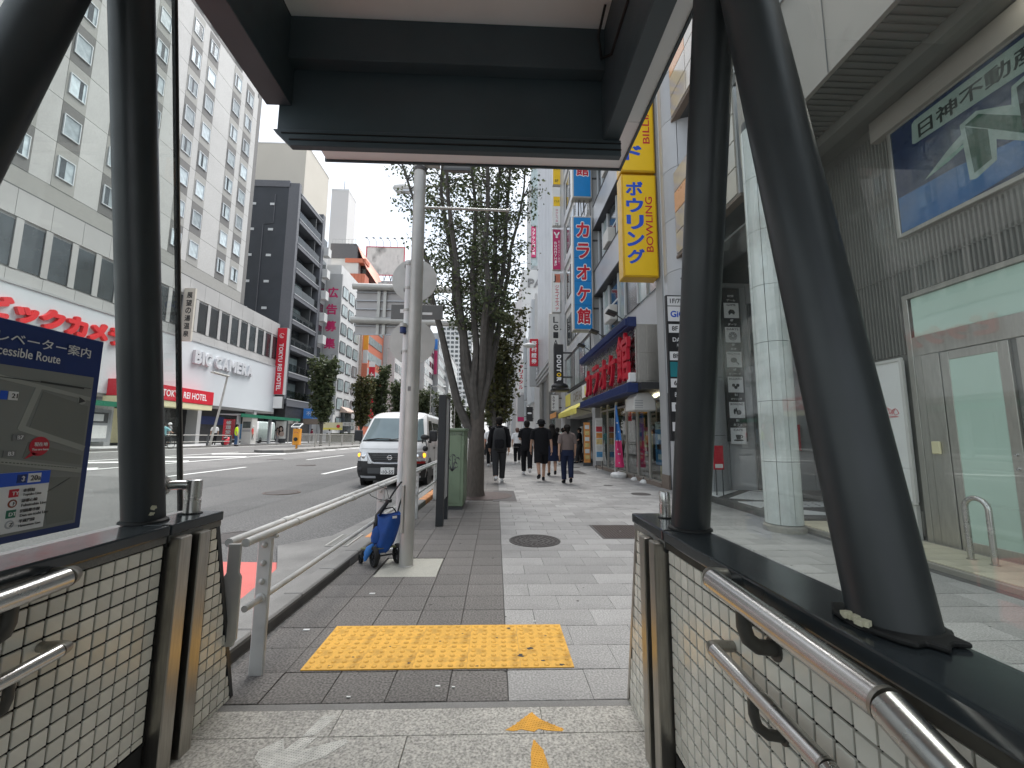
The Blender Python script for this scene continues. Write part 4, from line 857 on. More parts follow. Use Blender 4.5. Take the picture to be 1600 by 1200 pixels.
# wipers, under mirror, plate
for a, c in ((-.78, -.05), (-.1, .5)): MB().tube([front(a, 1.175, .03), front((a + c) / 2, 1.21, .03), front(c, 1.20, .03)], .012, 6).obj('wiper', 'car_black', t)
MB().tube([front(.86, 1.10, .02), front(.80, 1.24, .12), front(.84, 1.26, .16)], .016, 8).obj('under_mirror_arm', 'car_black', t, smooth=True)
MB().ell(front(.84, 1.25, .15), .11, .05, .075, 14, 8).obj('under_mirror', 'car_black', t, smooth=True); MB().tube([front(.86, 1.22, .14), front(.88, 1.05, .14), front(.86, .95, .14)], .014, 6).obj('under_mirror_stem', 'car_black', t, smooth=True); MB().ell(front(.86, .97, .14), .07, .05, .075, 14, 8).obj('under_mirror', 'car_black', t, smooth=True)
c = front(.0, .44, .03); px_ = vx - .04
pl = MB().box(px_ - .165, px_ + .165, c.y - .012, c.y, zg + .345, zg + .51).obj('number_plate', 'white', t, bevel=.004)
text('10-55', (px_ + .02, c.y - .012, zg + .40), RC, UP, .25, .085, 'print_black', pl, bold=.012); text('品川 500', (px_, c.y - .012, zg + .478), RC, UP, .12, .028, 'shelter_green', pl); text('あ', (px_ - .135, c.y - .012, zg + .40), RC, UP, None, .03, 'print_black', pl)
MB().tube([front(-.9 + 1.8 * k / 14, .955, .006) for k in range(15)], .004, 5).obj('bonnet_gap', 'print_grey', t)
MB().box(vx - .75, vx + .75, vy + .5, vy + 4.3, zg + .14, zg + .26).obj('underbody', 'car_black', t)
MB().cbox(front(.1, 1.19, -.04), (.16, 0, 0), (0, .05, .02), (0, -.004, .01)).obj('dashboard_paper', 'white', t)
# ================================================================ RIGHT SIDE: the dark ribbed building beside the entrance
t = thing('ribbed_building', 'dark ribbed metal building with glazed door and blue sign window behind the right glass', 'building', (5.3, 2, 0))
MB().box(5.26, 12, -6, 6.6, -.1, 8.2).obj('wall', 'ribbed', t)
b = MB(); y = -1.2
def clear(y, z0, z1):
    segs = [(z0, z1)]
    for (a, c, e, f) in ((2.0, 5.12, -1, 3.12), (1.2, 5.05, 3.82, 5.6), (5.08, 5.72, .4, 2.36)):
        if a < y < c:
            n = []
            for p, q in segs:
                if f <= p or e >= q: n.append((p, q)); continue
                if e > p: n.append((p, e))
                if f < q: n.append((f, q))
            segs = n
    return segs
while y < 6.58:
    for p, q in clear(y, .1, 5.5):
        if q - p > .05: b.prism([(5.262, y - .018, p), (5.235, y - .009, p), (5.235, y + .009, p), (5.262, y + .018, p)], (0, 0, q - p))
    y += .05
tag(b.obj('cladding_rib', 'ribbed', t), kind='stuff')
for z in (3.42,): MB().box(5.228, 5.234, -1.2, 6.55, z, z + .012).obj('cladding_seam', 'soffit', t)
MB().tube([(5.22, 5.9, 2.9), (5.22, 5.9, 4.25)], .012, 8).obj('conduit', 'ribbed', t); MB().tube([(5.22, 6.0, 2.8), (5.22, 5.72, 2.9)], .01, 8).obj('conduit', 'ribbed', t)
# canopy over it
MB().box(4.0, 4.06, -6, 6.35, 5.70, 7.6).obj('fascia', 'fascia', t); MB().box(3.975, 4.0, -6, 6.36, 7.45, 7.6).obj('fascia_cap', 'bld_grey', t)
for y in (1.5, 3.0, 4.5): MB().box(3.995, 4.0, y - .006, y + .006, 5.71, 7.44).obj('fascia_joint', 'bld_dark', t)
MB().box(4.06, 12, -6, 6.35, 6.9, 7.5).obj('roof', 'bld_grey', t); MB().box(4.06, 4.72, -6, 6.35, 5.71, 5.74).obj('soffit', 'soffit', t)
b = MB()
for k in range(100): b.box(4.07, 4.71, -3 + k * .094, -2.955 + k * .094, 5.69, 5.71)
tag(b.obj('soffit_slat', 'soffit', t), kind='stuff')
MB().box(4.72, 4.92, -6, 6.35, 5.56, 5.80).obj('soffit_beam', 'ribbed', t); MB().box(4.92, 5.26, -6, 6.35, 5.64, 5.68).obj('soffit', 'soffit', t); MB().box(5.13, 5.26, -6, 5.2, 5.32, 5.62).obj('sign_head', 'fascia', t)
lampo = MB().box(4.95, 5.10, 2.95, 3.33, 5.60, 5.638).obj('downlight', 'lamp_on', t)
# rubble: door set
D = 5.21
MB().box(D, D + .05, 5.02, 5.09, .0, 3.10).obj('door_frame', 'stainless_door', t, bevel=.004); MB().box(D - .01, D + .05, 2.2, 5.02, 3.04, 3.10).obj('door_frame', 'stainless_door', t, bevel=.004)
MB().box(D, D + .05, 2.2, 5.02, 2.30, 2.54).obj('transom_rail', 'stainless_door', t, bevel=.004)
for y0, y1 in ((2.3, 3.60), (3.63, 4.99)): MB().box(D + .02, D + .03, y0, y1, 2.545, 3.035).obj('transom_glass', 'frosted', t)
MB().box(D + .005, D + .045, 4.93, 5.015, .04, 2.30).obj('side_panel', 'stainless_door', t); MB().box(D, D + .045, 4.72, 4.925, .04, 2.295).obj('side_panel', 'stainless_door', t, bevel=.003)
for k, (y0, y1) in enumerate(((4.04, 4.71), (3.3, 3.97), (2.5, 3.2))):
    d = MB().box(D + .012, D + .03, y0 + .10, y1 - .09, .16, 2.19).obj('door', 'frosted', t)
    for a, c, e, f in ((y0, y0 + .10, .04, 2.29), (y1 - .09, y1, .04, 2.29), (y0 + .10, y1 - .09, 2.19, 2.29), (y0 + .10, y1 - .09, .04, .16)): MB().box(D + .005, D + .04, a, c, e, f).obj('door_rail', 'stainless_door', d, bevel=.003)
    for z in (.98, 1.12): MB().lathe((D - .004, y0 + .05, z), [(.001, -.012), (.014, -.012), (.02, .008), (.001, .008)], 14, 'x').obj('lock', 'chrome', d, smooth=True)
MB().box(D - .03, D, 4.80, 4.90, 1.10, 1.25).obj('intercom', 'cream', t, bevel=.01)
# blue sign window
s = thing('window_sign', 'blue estate agency sign in a window above the glazed door', 'sign', (5.2, 3.5, 3.8)); X = 5.205
MB().box(X, X + .04, 1.3, 4.98, 3.90, 5.30).obj('panel', 'navy', s)
for y0, y1, z0, z1 in ((4.98, 5.03, 3.86, 5.34), (1.3, 4.98, 3.85, 3.90), (1.3, 4.98, 5.30, 5.34)): MB().box(X - .02, X + .05, y0, y1, z0, z1).obj('frame', 'stainless_door', s, bevel=.004)
def sp(pts, m, dx, name): b = MB(); b.prism([(X - .001 - dx, y, z) for y, z in pts], (-.0015, 0, 0)); return b.obj(name, m, s)
sp([(4.97, 3.91), (1.3, 3.91), (1.3, 5.29), (4.97, 5.29)], 'window_blue', -.0005, 'blue_ground')
sp([(4.97, 3.91), (4.2, 3.91), (3.2, 4.02), (1.3, 4.2), (1.3, 4.28), (3.2, 4.2), (4.3, 4.36), (4.97, 4.38)], 'banner_blue', .001, 'blue_wave')
sp([(4.72, 4.97), (4.70, 5.22), (4.66, 5.25), (2.3, 5.25), (2.3, 4.86), (4.69, 4.95)], 'poster_white', .002, 'name_plate')
text('日神不動産グループ', (X - .0045, 3.52, 5.08), RR, (0, -.03, 1), 2.22, .20, 'print_black', s, bold=.022)
sp([(4.62, 4.42), (4.32, 4.62), (4.12, 4.72), (4.1, 4.62), (4.3, 4.52)], 'poster_white', .002, 'swoosh'); sp([(4.62, 4.42), (4.35, 4.52), (4.12, 4.58), (4.12, 4.54), (4.35, 4.47)], 'frosted', .0024, 'swoosh')
sp([(4.19, 4.80), (4.16, 4.12), (4.10, 4.10), (3.90, 4.18), (3.88, 4.40), (3.62, 4.18), (3.42, 4.20), (3.40, 4.86), (3.46, 4.90), (3.70, 4.84), (3.72, 4.66), (4.02, 4.84)], 'poster_white', .003, 'logo_outline')
sp([(4.14, 4.74), (4.11, 4.17), (3.94, 4.22), (3.94, 4.56)], 'sign_green', .005, 'logo_stroke'); sp([(4.14, 4.76), (4.00, 4.79), (3.45, 4.30), (3.47, 4.24), (3.60, 4.24)], 'sign_green', .0045, 'logo_stroke'); sp([(3.66, 4.80), (3.66, 4.34), (3.46, 4.26), (3.45, 4.84)], 'print_black', .0055, 'logo_stroke')
MB().box(X - .014, X - .011, 1.3, 4.975, 3.905, 5.295).obj('pane', M['shelter_glass'], s)
# white notice board with red scribble
s = thing('notice_board', 'white poster board with a red scribble beside the glazed door', 'notice board', (5.2, 5.45, .5))
MB().box(5.17, 5.23, 5.16, 6.02, .50, 2.28).obj('board', 'white', s); 
for a in ((5.155, 5.19, 5.13, 5.17, .47, 2.31), (5.155, 5.19, 6.01, 6.05, .47, 2.31), (5.155, 5.19, 5.17, 6.01, 2.27, 2.31), (5.155, 5.19, 5.17, 6.01, .47, .51)): MB().box(*a).obj('frame', 'off_white', s, bevel=.003)
MB().box(5.18, 5.23, 5.16, 5.98, .05, .46).obj('lower_panel', 'off_white', s)
b = MB(); b.tube([(5.168, 5.50 - .012 * k + .03 * math.sin(k * 1.9), 1.66 + .045 * math.sin(k * 1.3) - .002 * k) for k in range(22)], .004, 5); b.tube([(5.168, 5.45, 1.58), (5.168, 5.25, 1.56), (5.168, 5.42, 1.55)], .004, 5); b.obj('red_scribble', 'red', s)
# cream tiled step
st = thing('tiled_step', 'low step of cream tiles in front of the glazed door', 'step', (4.7, 4, 0))
def xstep(y): return 4.33 + .0 * y
MB().box(4.35, 5.26, -2, 6.3, -.02, .052).obj('step_base', 'step_edge', st); MB().box(4.32, 4.352, -2, 6.3, -.02, .056).obj('step_nosing', 'step_edge', st, bevel=.008)
tmz = MB().box(-.0735, .0735, -.0985, .0985, 0, .012).mesh('tile', 'cream_tile', bevel=.002)
for i in range(5):
    for j in range(24): put(tmz, 'tile', st, (4.455 + i * .15, 1.6 + j * .2, .052))
MB().box(4.22, 4.318, -2, 6.3, -.02, .003).obj('gutter_strip', 'kerb_dark', st)
t = thing('bollard', 'stainless hoop bollard standing on the cream tiled step', 'bollard', (4.85, 4.2, .06))
hp = [(4.85, 4.31, .06), (4.85, 4.31, .58)] + [(4.85, 4.205 + .105 * math.cos(q), .58 + .105 * math.sin(q)) for q in [PI * k / 12 for k in range(1, 12)]] + [(4.85, 4.10, .58), (4.85, 4.10, .06)]
MB().tube(hp, .026, 18).obj('hoop', 'stainless', t, smooth=True)
for y in (4.31, 4.10): MB().lathe((4.85, y, .064), [(.04, 0), (.04, .006), (.027, .01)], 18).obj('foot_ring', 'stainless_dull', t)
# white panelled column
t = thing('clad_column', 'white panel clad round column standing at the pavement edge behind the glass', 'column', (4.04, 5.95, 0))
for k in range(7):
    for q in range(8):
        a0, a1 = 2 * PI * q / 8 + .02, 2 * PI * (q + 1) / 8 - .02; z0, z1 = .10 + k * .85 + .004, .10 + (k + 1) * .85 - .004; pts = []
        for a in (a0, (a0 * 2 + a1) / 3, (a0 + 2 * a1) / 3, a1): pts.append((4.04 + .235 * math.cos(a), 5.95 + .235 * math.sin(a), z0))
        for a in (a1, a0): pts.append((4.04 + .215 * math.cos(a), 5.95 + .215 * math.sin(a), z0))
        MB().prism(pts, (0, 0, z1 - z0)).obj('panel', 'col_tile', t)
MB().lathe((4.04, 5.95, 0), [(.216, .0), (.216, 6.2)], 24).obj('core', 'bld_dark', t, smooth=True); MB().lathe((4.04, 5.95, 0), [(.265, 0), (.265, .07), (.245, .09), (.215, .09)], 24).obj('plinth', 'step_edge', t)

# ================================================================ RIGHT SIDE: bowling building
t = thing('bowling_building', 'grey panelled amusement building with tinted bay windows and yellow projecting signs', 'building', (5, 8.5, 0))
MB().box(5.0, 14, 6.62, 10.4, 7.4, 26).obj('upper_wall', 'bld_tilegrey', t)
MB().box(4.85, 14, 9.75, 10.45, -.1, 26).obj('side_wall', 'bld_tilegrey', t)
MB().box(8.4, 14, 6.62, 9.75, -.1, 7.4).obj('back_wall', 'bld_dark', t)
# round corner pier in panel rings
for k in range(15):
    z0, z1 = .02 + k * 1.32, .02 + (k + 1) * 1.32 - .012
    for q in range(5):
        a0, a1 = PI * .55 + PI * .24 * q + .012, PI * .55 + PI * .24 * (q + 1) - .012; pts = []
        for a in (a0, (2 * a0 + a1) / 3, (a0 + 2 * a1) / 3, a1): pts.append((4.80 + .62 * math.cos(a), 9.95 + .62 * math.sin(a), z0))
        for a in (a1, a0): pts.append((4.80 + .58 * math.cos(a), 9.95 + .58 * math.sin(a), z0))
        MB().prism(pts, (0, 0, z1 - z0)).obj('corner_panel', 'bld_tilegrey', t, smooth=True)
MB().lathe((4.80, 9.95, 0), [(.585, 0), (.585, 20)], 28).obj('corner_core', 'bld_dark', t, smooth=True)
for k in range(12):
    for x0, x1 in ((4.9, 5.4), (5.41, 6.0), (6.01, 6.6), (6.61, 7.4), (7.41, 8.4)):
        if k < 6: MB().box(x0 + .004, x1 - .004, 9.70, 9.74, .06 + k * 1.22, .06 + (k + 1) * 1.22 - .012).obj('wall_panel', 'bld_tilegrey', t)
MB().box(6.02, 6.10, 9.64, 9.70, .06, 4.5).obj('dark_groove', 'bld_dark', t); MB().box(7.0, 7.06, 9.62, 9.70, 1.0, 1.6).obj('red_box', 'red', t)
MB().tube([(4.36, 10.50, 0.0), (4.36, 10.50, 2.4)], .03, 10).obj('downpipe', 'bld_dark', t, smooth=True); MB().tube([(4.36, 10.50, 2.4), (4.36, 10.50, 14)], .03, 10).obj('downpipe', 'panel_white', t, smooth=True)
# bays: three stacked glazed boxes with slanted soffits
for z0, z1 in ((5.62, 7.72), (9.2, 11.4), (12.9, 15.0)):
    by = MB().box(4.30, 5.2, 6.9, 9.55, z0, z1).obj('bay', 'bld_tilegrey', t); n = 4; h = (z1 - z0) / n
    for i in range(n):
        for j, (ya, yb) in enumerate(((6.95, 7.8), (7.82, 8.65), (8.67, 9.5))):
            MB().box(4.27, 4.30, ya, yb, z0 + i * h + .02, z0 + (i + 1) * h - .006).obj('bay_pane', 'bay_orange' if (i == 2 and j == 2) else 'bay_glass', by)
    MB().box(4.29, 5.2, 6.88, 9.57, z0 - .06, z0 - .002).obj('bay_edge', 'bld_brown', by); MB().box(4.45, 5.1, 7.1, 9.4, z0 - .064, z0 - .061).obj('bay_soffit', 'bld_dark', by)
for z in (5.0, 8.3, 12.1): MB().box(5.0, 14, 6.62, 9.7, z + .02, z + .5).obj('floor_band', 'bld_dark', t)
MB().box(4.35, 8.4, 6.62, 9.7, 5.02, 5.06).obj('porch_ceiling', 'bld_dark', t)
for x, y in ((5.6, 8.6), (5.2, 7.5), (6.4, 8.8)): MB().lathe((x, y, 5.0), [(.001, 0), (.13, 0), (.15, .018), (.001, .018)], 20).obj('downlight', 'off_white', t)
MB().box(5.2, 6.3, 6.62, 6.66, 5.06, 7.4).obj('end_panel', 'fascia', t)
# porch floor with pale and dark pattern
pf = thing('porch_floor', 'dark porch floor with pale triangular tiles behind the white column', 'floor', (5.6, 8.2, 0)); MB().box(4.40, 8.4, 6.32, 9.72, -.02, .10).obj('slab', 'kerb_dark', pf, bevel=.01)
for pts in ([(4.45, 9.6), (4.45, 8.5), (5.5, 9.6)], [(4.6, 8.35), (5.7, 9.5), (6.1, 9.0), (5.1, 8.1)], [(5.8, 9.6), (6.8, 9.6), (6.3, 9.1)], [(4.5, 7.9), (4.5, 7.2), (5.2, 7.9)], [(5.0, 7.1), (4.6, 6.6), (5.5, 6.5)]): MB().prism([(x, y, .101) for x, y in pts], (0, 0, .006)).obj('pale_tile', 'white', pf)
for i in range(5):
    for j in range(4): MB().box(5.3 + i * .2 + j * .06, 5.46 + i * .2 + j * .06, 7.3 + j * .16, 7.43 + j * .16, .101, .107).obj('pale_tile', 'white', pf)
t = thing('warning_sign', 'small red and white sign on a stand in the porch by the dark column', 'sign', (4.62, 8.75, .1)); MB().box(4.52, 4.74, 8.74, 8.76, .62, 1.12).obj('panel', 'red', t, bevel=.01); MB().box(4.55, 4.71, 8.735, 8.74, .66, .74).obj('white_band', 'white', t)
for x in (4.56, 4.70): MB().tube([(x, 8.75, .1), (x, 8.75, .64)], .014, 6).obj('leg', 'bld_dark', t)
# directory boards
Yd = 9.30
s = thing('directory_sign', 'black and white floor directory board with floor numbers on the round corner', 'sign', (4.4, Yd, 2.8)); bd = MB().box(3.88, 4.62, Yd, Yd + .09, 1.20, 4.55).obj('board', 'print_black', s, bevel=.004)
def prow(x0, x1, z0, z1, m='print_white', nm='panel'): return MB().box(x0, x1, Yd - .004, Yd - .001, z0, z1).obj(nm, m, s)
prow(3.91, 4.60, 4.30, 4.52); prow(3.91, 4.60, 3.93, 4.28)
text('1F/7F', (4.12, Yd - .004, 4.41), RC, UP, .30, .11, 'print_black', s, bold=.02); text('GiGO', (4.22, Yd - .004, 4.10), RC, UP, .50, .15, 'sign_blue', s, bold=.03)
for z, a, c in ((3.66, '8F', 'DARTS'), (3.02, '8F', None), (2.40, '6F', 'BILLIARD'), (1.86, 'B1', None), (1.42, 'B1', 'CAFE')):
    prow(3.92, 4.60, z, z + .20); text(a, (4.06, Yd - .004, z + .10), RC, UP, None, .11, 'print_black', s, bold=.02)
    if c: text(c, (4.20, Yd - .001, z - .16), RC, UP, .40 if len(c) > 4 else .26, .10, 'print_white', s, bold=.02)
text('飛鏢', (4.16, Yd - .001, 3.37), RC, UP, .14, .07, 'print_white', s)
prow(3.92, 4.60, 2.64, 2.98, 'teal', 'picture'); b = MB(); b.prism([(4.25 + .11 * math.cos(q), Yd - .0045, 2.81 + .09 * math.sin(q)) for q in [2 * PI * k / 20 for k in range(20)]], (0, -.002, 0)); b.obj('table_tennis_bat', 'red', s)
for x in (4.12, 4.2, 4.28): MB().lathe((x, Yd - .03, 1.62), [(.001, 0), (.03, 0), (.045, .06), (.015, .13), (.026, .17), (.001, .195)], 12).obj('bowling_pin', 'print_white', s, smooth=True)
s = thing('directory_sign', 'black strip of white picture tiles for games, darts and cafe behind the glass', 'sign', (5.5, 9.55, 3)); Yd = 9.60
MB().box(5.36, 5.80, Yd, Yd + .09, 1.20, 4.86).obj('board', 'print_black', s, bevel=.004)
for k, (f, j, e) in enumerate((('1F/7F', 'ゲーム', 'GAME'), ('8F', 'ダーツ', 'DARTS'), ('8F', '卓球', 'PING PONG'), ('6F', 'ビリヤード', 'BILLIARD'), ('B1', 'ボウリング', 'BOWLING'), ('B1', 'カフェ', 'CAFE'))):
    z = 4.30 - k * .595; x = 5.58
    prow(5.40, 5.76, z - .12 - .06, z + .25 - .06, 'print_white', 'picture_tile'); text(e, (x, Yd - .004, z + .14), RC, UP, min(.30, len(e) * .055), .05, 'print_black', s, bold=.02)
    text(f, (x, Yd - .001, z + .36), RC, UP, None, .055, 'print_white', s, bold=.02); text(j, (x, Yd - .001, z + .26), RC, UP, min(.26, .07 * len(j)), .055, 'print_white', s, bold=.02)
    c = V((x, Yd - .0045, z - .03)); b = MB()
    if k == 5:
        b.prism([c + V((p, 0, q)) for p, q in ((-.07, .06), (.06, .06), (.045, -.04), (-.05, -.04))], (0, -.001, 0)); b.tube([c + V((.055 + .04 * math.cos(a), -.001, .02 + .03 * math.sin(a))) for a in [-1.4 + .35 * q for q in range(9)]], .008, 5); b.prism([c + V((.12 * math.cos(a), .0003, -.065 + .02 * math.sin(a))) for a in [2 * PI * q / 20 for q in range(20)]], (0, -.001, 0))
    elif k == 2:
        b.prism([c + V((-.01 + .075 * math.cos(a), 0, .02 + .06 * math.sin(a))) for a in [2 * PI * q / 20 for q in range(20)]], (0, -.001, 0)); b.prism([c + V(p) for p in ((.03, 0, -.02), (.05, 0, 0), (.12, 0, -.07), (.10, 0, -.09))], (0, -.001, 0))
    elif k == 1:
        for rr in (.095, .065, .035): b.tube([c + V((rr * math.cos(a), -.001, rr * math.sin(a))) for a in [2 * PI * q / 24 for q in range(25)]], .007, 5)
        for q in range(10): a = 2 * PI * q / 10; b.tube([c + V((.035 * math.cos(a), -.001, .035 * math.sin(a))), c + V((.095 * math.cos(a), -.001, .095 * math.sin(a)))], .004, 4)
    elif k == 4:
        b.ell(c + V((.04, 0, -.02)), .06, .003, .06, 16, 8); b.ell(c + V((-.06, 0, .0)), .025, .003, .07, 12, 8); b.ell(c + V((-.02, 0, .04)), .02, .003, .05, 12, 8)
    elif k == 3:
        for a, d in ((0, 0), (.05, .05), (-.05, .05)): b.ell(c + V((a, 0, d - .03)), .04, .003, .04, 14, 8)
    else:
        b.prism([c + V((p, 0, q)) for p, q in ((-.08, .0), (-.03, .06), (.05, .05), (.09, -.01), (.06, -.07), (.0, -.03), (-.06, -.08))], (0, -.001, 0))
    b.obj('picture', 'print_black', s)

# projecting yellow signs
def blade(name, label, y, x0, x1, z0, z1, d, m, mside, group=None, rim=.05):
    s = thing(name, label, 'sign', (x1, y, z0), group)
    MB().box(x0, x1, y + .01, y + d, z0, z1).obj('case', mside, s, bevel=.02); MB().box(x0 + rim, x1 - rim, y, y + .012, z0 + rim, z1 - rim).obj('face', m, s)
    for z in (z0 + (z1 - z0) * .2, z0 + (z1 - z0) * .8): MB().box(x1, x1 + .5, y + d * .4, y + d * .6, z - .04, z + .04).obj('bracket', 'bld_dark', s)
    return s
def vtext(chars, s, y, x, z1, z0, w, m, bold=.03, fit=.80):
    n = len(chars); h = (z1 - z0) / n
    for k, ch in enumerate(chars):
        narrow = ch in 'ー1I'
        text('|' if ch == 'ー' else ch, (x, y, z1 - h * (k + .5)), RC, UP, w * (.12 if narrow else 1), h * fit, m, s, name='letter', bold=bold)
yy = 10.55
s = blade('projecting_sign', 'yellow projecting sign lettered BOWLING in blue and red', yy, 3.30, 4.26, 5.47, 8.38, .42, 'yellow', 'yellow_dark'); vtext('ボウリング', s, yy, 3.65, 8.2, 5.80, .47, 'sign_blue', .04, .86)
text('BOWLING', (4.03, yy, 6.95), (0, 0, 1), (-1, 0, 0), 1.56, .19, 'red', s, bold=.01)
s = blade('projecting_sign', 'yellow projecting sign lettered BILLIARD above the bowling sign', yy, 3.30, 4.26, 8.45, 11.6, .42, 'yellow', 'yellow_dark'); vtext('ビリヤード', s, yy, 3.65, 11.3, 8.75, .47, 'sign_blue', .04, .86)
text('BILLIARD', (4.02, yy, 10.1), (0, 0, 1), (-1, 0, 0), 1.62, .19, 'red', s, bold=.01)

# ================================================================ RIGHT SIDE: karaoke building
F = 4.30
t = thing('karaoke_building', 'grey karaoke building with glass shopfront and ribbon windows', 'building', (F, 14, 0))
MB().box(F + .35, 14, 10.5, 18.9, 2.9, 24).obj('wall', 'bld_tilegrey', t)
MB().box(F, F + .5, 10.52, 10.95, 0, 24).obj('pier', 'bld_grey', t); MB().box(F, F + .5, 18.25, 18.85, 0, 24).obj('pier', 'bld_grey', t)
MB().box(F - .02, F + .5, 10.50, 10.97, 0, .35).obj('pier_base', 'bld_brown', t)
for k in range(6):
    z = 5.0 + k * 3.15
    if k: MB().box(F + .05, F + .36, 10.95, 18.25, z - .55, z + .55).obj('spandrel', 'bld_tilegrey', t); MB().box(F + .03, F + .36, 10.95, 18.25, z + .55, z + .60).obj('sill', 'bld_dark', t); MB().box(F + .03, F + .36, 10.95, 18.25, z - .60, z - .55).obj('sill', 'bld_dark', t)
    za, zb = z + .62, z + 2.5; yy = 11.0
    for q, w in enumerate((1.35, .8, 1.35, .8, 1.35, .8, .75)):
        wn = MB().box(F + .30, F + .345, yy + .05, yy + w - .04, za, zb).obj('window', 'curtain_glass' if q in (0,) and k == 0 else ('bld_glass_light' if q % 2 else 'bld_glass'), t)
        MB().box(F + .24, F + .35, yy + w - .04, yy + w + .03, za, zb).obj('mullion', 'panel_white', wn)
        if q % 3 == 1: MB().box(F + .28, F + .30, yy + .05, yy + w - .04, za + .9, za + .97).obj('window_bar', 'panel_white', wn)
        yy += w
    MB().box(F - .02, F + .3, 15.6, 16.4, za + .15, za + .75).obj('air_conditioner', 'off_white', t, bevel=.02)
# the sign box with raised red letters
s = thing('karaoke_sign', 'big red raised karaoke letters on a steel box over the shopfront', 'sign', (3.8, 14, 2.6))
MB().box(3.86, F + .3, 11.35, 17.75, 2.78, 4.42).obj('box', 'stainless_door', s)
for j in range(2):
    for i in range(2): MB().box(3.90 + i * .24, 4.12 + i * .24, 11.335, 11.35, 2.84 + j * .78, 3.58 + j * .78).obj('end_panel', 'stainless_door', s, bevel=.003)
for i in range(7): MB().box(3.85, 3.86, 11.45 + i * .9, 12.33 + i * .9, 2.84, 4.36).obj('back_panel', 'stainless', s)
for z0, z1, x0 in ((4.34, 4.62, 3.62), (2.50, 2.76, 3.55)): MB().box(x0, 3.86, 11.3, 17.85, z0, z1).obj('blue_beam', 'navy', s, bevel=.01)
b = MB()
for z in (4.48, 2.63):
    for k in range(60): b.box(3.54, 3.62 if z > 3 else 3.55, 11.35 + k * .108, 11.40 + k * .108, z - .10, z + .10)
tag(b.obj('beam_rib', 'navy', s), kind='stuff')
for ch, yc in zip('カラオケ館', (16.75, 15.55, 14.4, 13.25, 12.05)):
    big = ch == '館'; me = textmesh(ch, 1.10 if big else .92, 1.40 if big else 1.02, .09, .022, 1, 'red_letter'); m4 = Matrix((V(RR), V(UP), V((-1, 0, 0)))).transposed().to_4x4(); m4.translation = V((3.74, yc, 3.58 if big else 3.42)); me.transform(m4); put(me, 'letter', s)
    for dz in (-.3, .3): MB().tube([(3.86, yc, 3.5 + dz), (3.74, yc, 3.5 + dz)], .02, 6).obj('letter_post', 'stainless', s)
MB().box(3.66, 3.84, 11.42, 11.66, 2.80, 3.06).obj('corner_box', 'white', s, bevel=.01)
for y in (11.8, 14.0, 16.2):
    fl_ = MB().cbox((3.30, y, 4.86), (.14, 0, -.05), (0, .13, 0), (.02, 0, .04)).obj('floodlight', 'car_black', s, bevel=.01); MB().tube([(3.4, y, 4.84), (3.7, y, 4.62)], .016, 6).obj('floodlight_arm', 'car_black', fl_)
# shopfront
t = thing('shopfront', 'glass karaoke shopfront with posters and menu boards inside', 'shopfront', (F, 14, 0))
MB().box(F + 1.6, F + 1.7, 10.95, 18.3, 0, 2.75).obj('back_wall', 'shop_dark', t); MB().box(F - .05, F + 1.7, 10.95, 18.3, -.02, .09).obj('floor_step', 'bld_brown', t); MB().box(F - .45, F + 1.7, 10.97, 18.24, 2.56, 2.74).obj('ceiling', 'shop_dark', t)
for y0, y1 in ((10.98, 11.9), (11.98, 12.9), (12.98, 14.0), (14.08, 15.2), (15.28, 16.4), (16.48, 17.4)):
    MB().box(F + .06, F + .072, y0, y1, .12, 2.5).obj('pane', 'store_glass', t); MB().box(F + .03, F + .10, y1, y1 + .08, .09, 2.55).obj('mullion', 'stainless_door', t)
MB().box(F + .03, F + .10, 10.97, 17.4, .09, .14).obj('threshold', 'stainless_door', t); MB().box(F + .03, F + .10, 10.97, 17.4, 2.3, 2.36).obj('head_rail', 'stainless_door', t)
for y, z0, z1, w, m, dx in ((11.35, .55, 1.5, .55, 'poster_blue', 0), (11.35, 1.5, 1.7, .5, 'poster_white', 0), (12.2, 1.0, 1.45, .7, 'poster_yellow', 0), (12.2, 1.5, 1.95, .5, 'poster_white', .5), (12.85, .6, 1.0, .5, 'poster_red', 0), (13.3, .85, 1.6, .55, 'poster_red', .3), (13.25, .45, .82, .5, 'poster_skin', .3), (13.35, 1.7, 2.2, .6, 'poster_skin', .6), (14.5, 1.0, 1.6, .6, 'poster_red', .8), (15.6, .8, 2.0, .7, 'poster_orange', 1.0), (12.0, 1.9, 2.2, .6, 'poster_white', .9), (14.6, .5, .95, .6, 'poster_white', .9), (16.4, 1.3, 1.9, .8, 'poster_yellow', 1.2), (11.3, 1.85, 2.2, .6, 'poster_orange', 1.1), (11.7, .15, .5, .3, 'poster_yellow', .2)):
    MB().box(F + .10 + dx, F + .12 + dx, y - w / 2, y + w / 2, z0, z1).obj('poster', m, t)
    for k in range(3): MB().box(F + .096 + dx, F + .099 + dx, y - w * .38, y + w * (.1 + .28 * random.random()), z0 + (z1 - z0) * (.15 + .28 * k), z0 + (z1 - z0) * (.30 + .28 * k)).obj('poster_print', random.choice(('poster_white', 'poster_red', 'poster_yellow', 'print_black', 'poster_skin')), t)
for k in range(9): MB().box(F + .3 + .13 * k, F + .36 + .13 * k, 11.5 + k * .6, 12.2 + k * .6, 2.50, 2.55).obj('ceiling_light', 'led_warm', t)
MB().box(F + .5, F + 1.5, 15.2, 17.0, 2.15, 2.4).obj('orange_sign', 'orange', t)
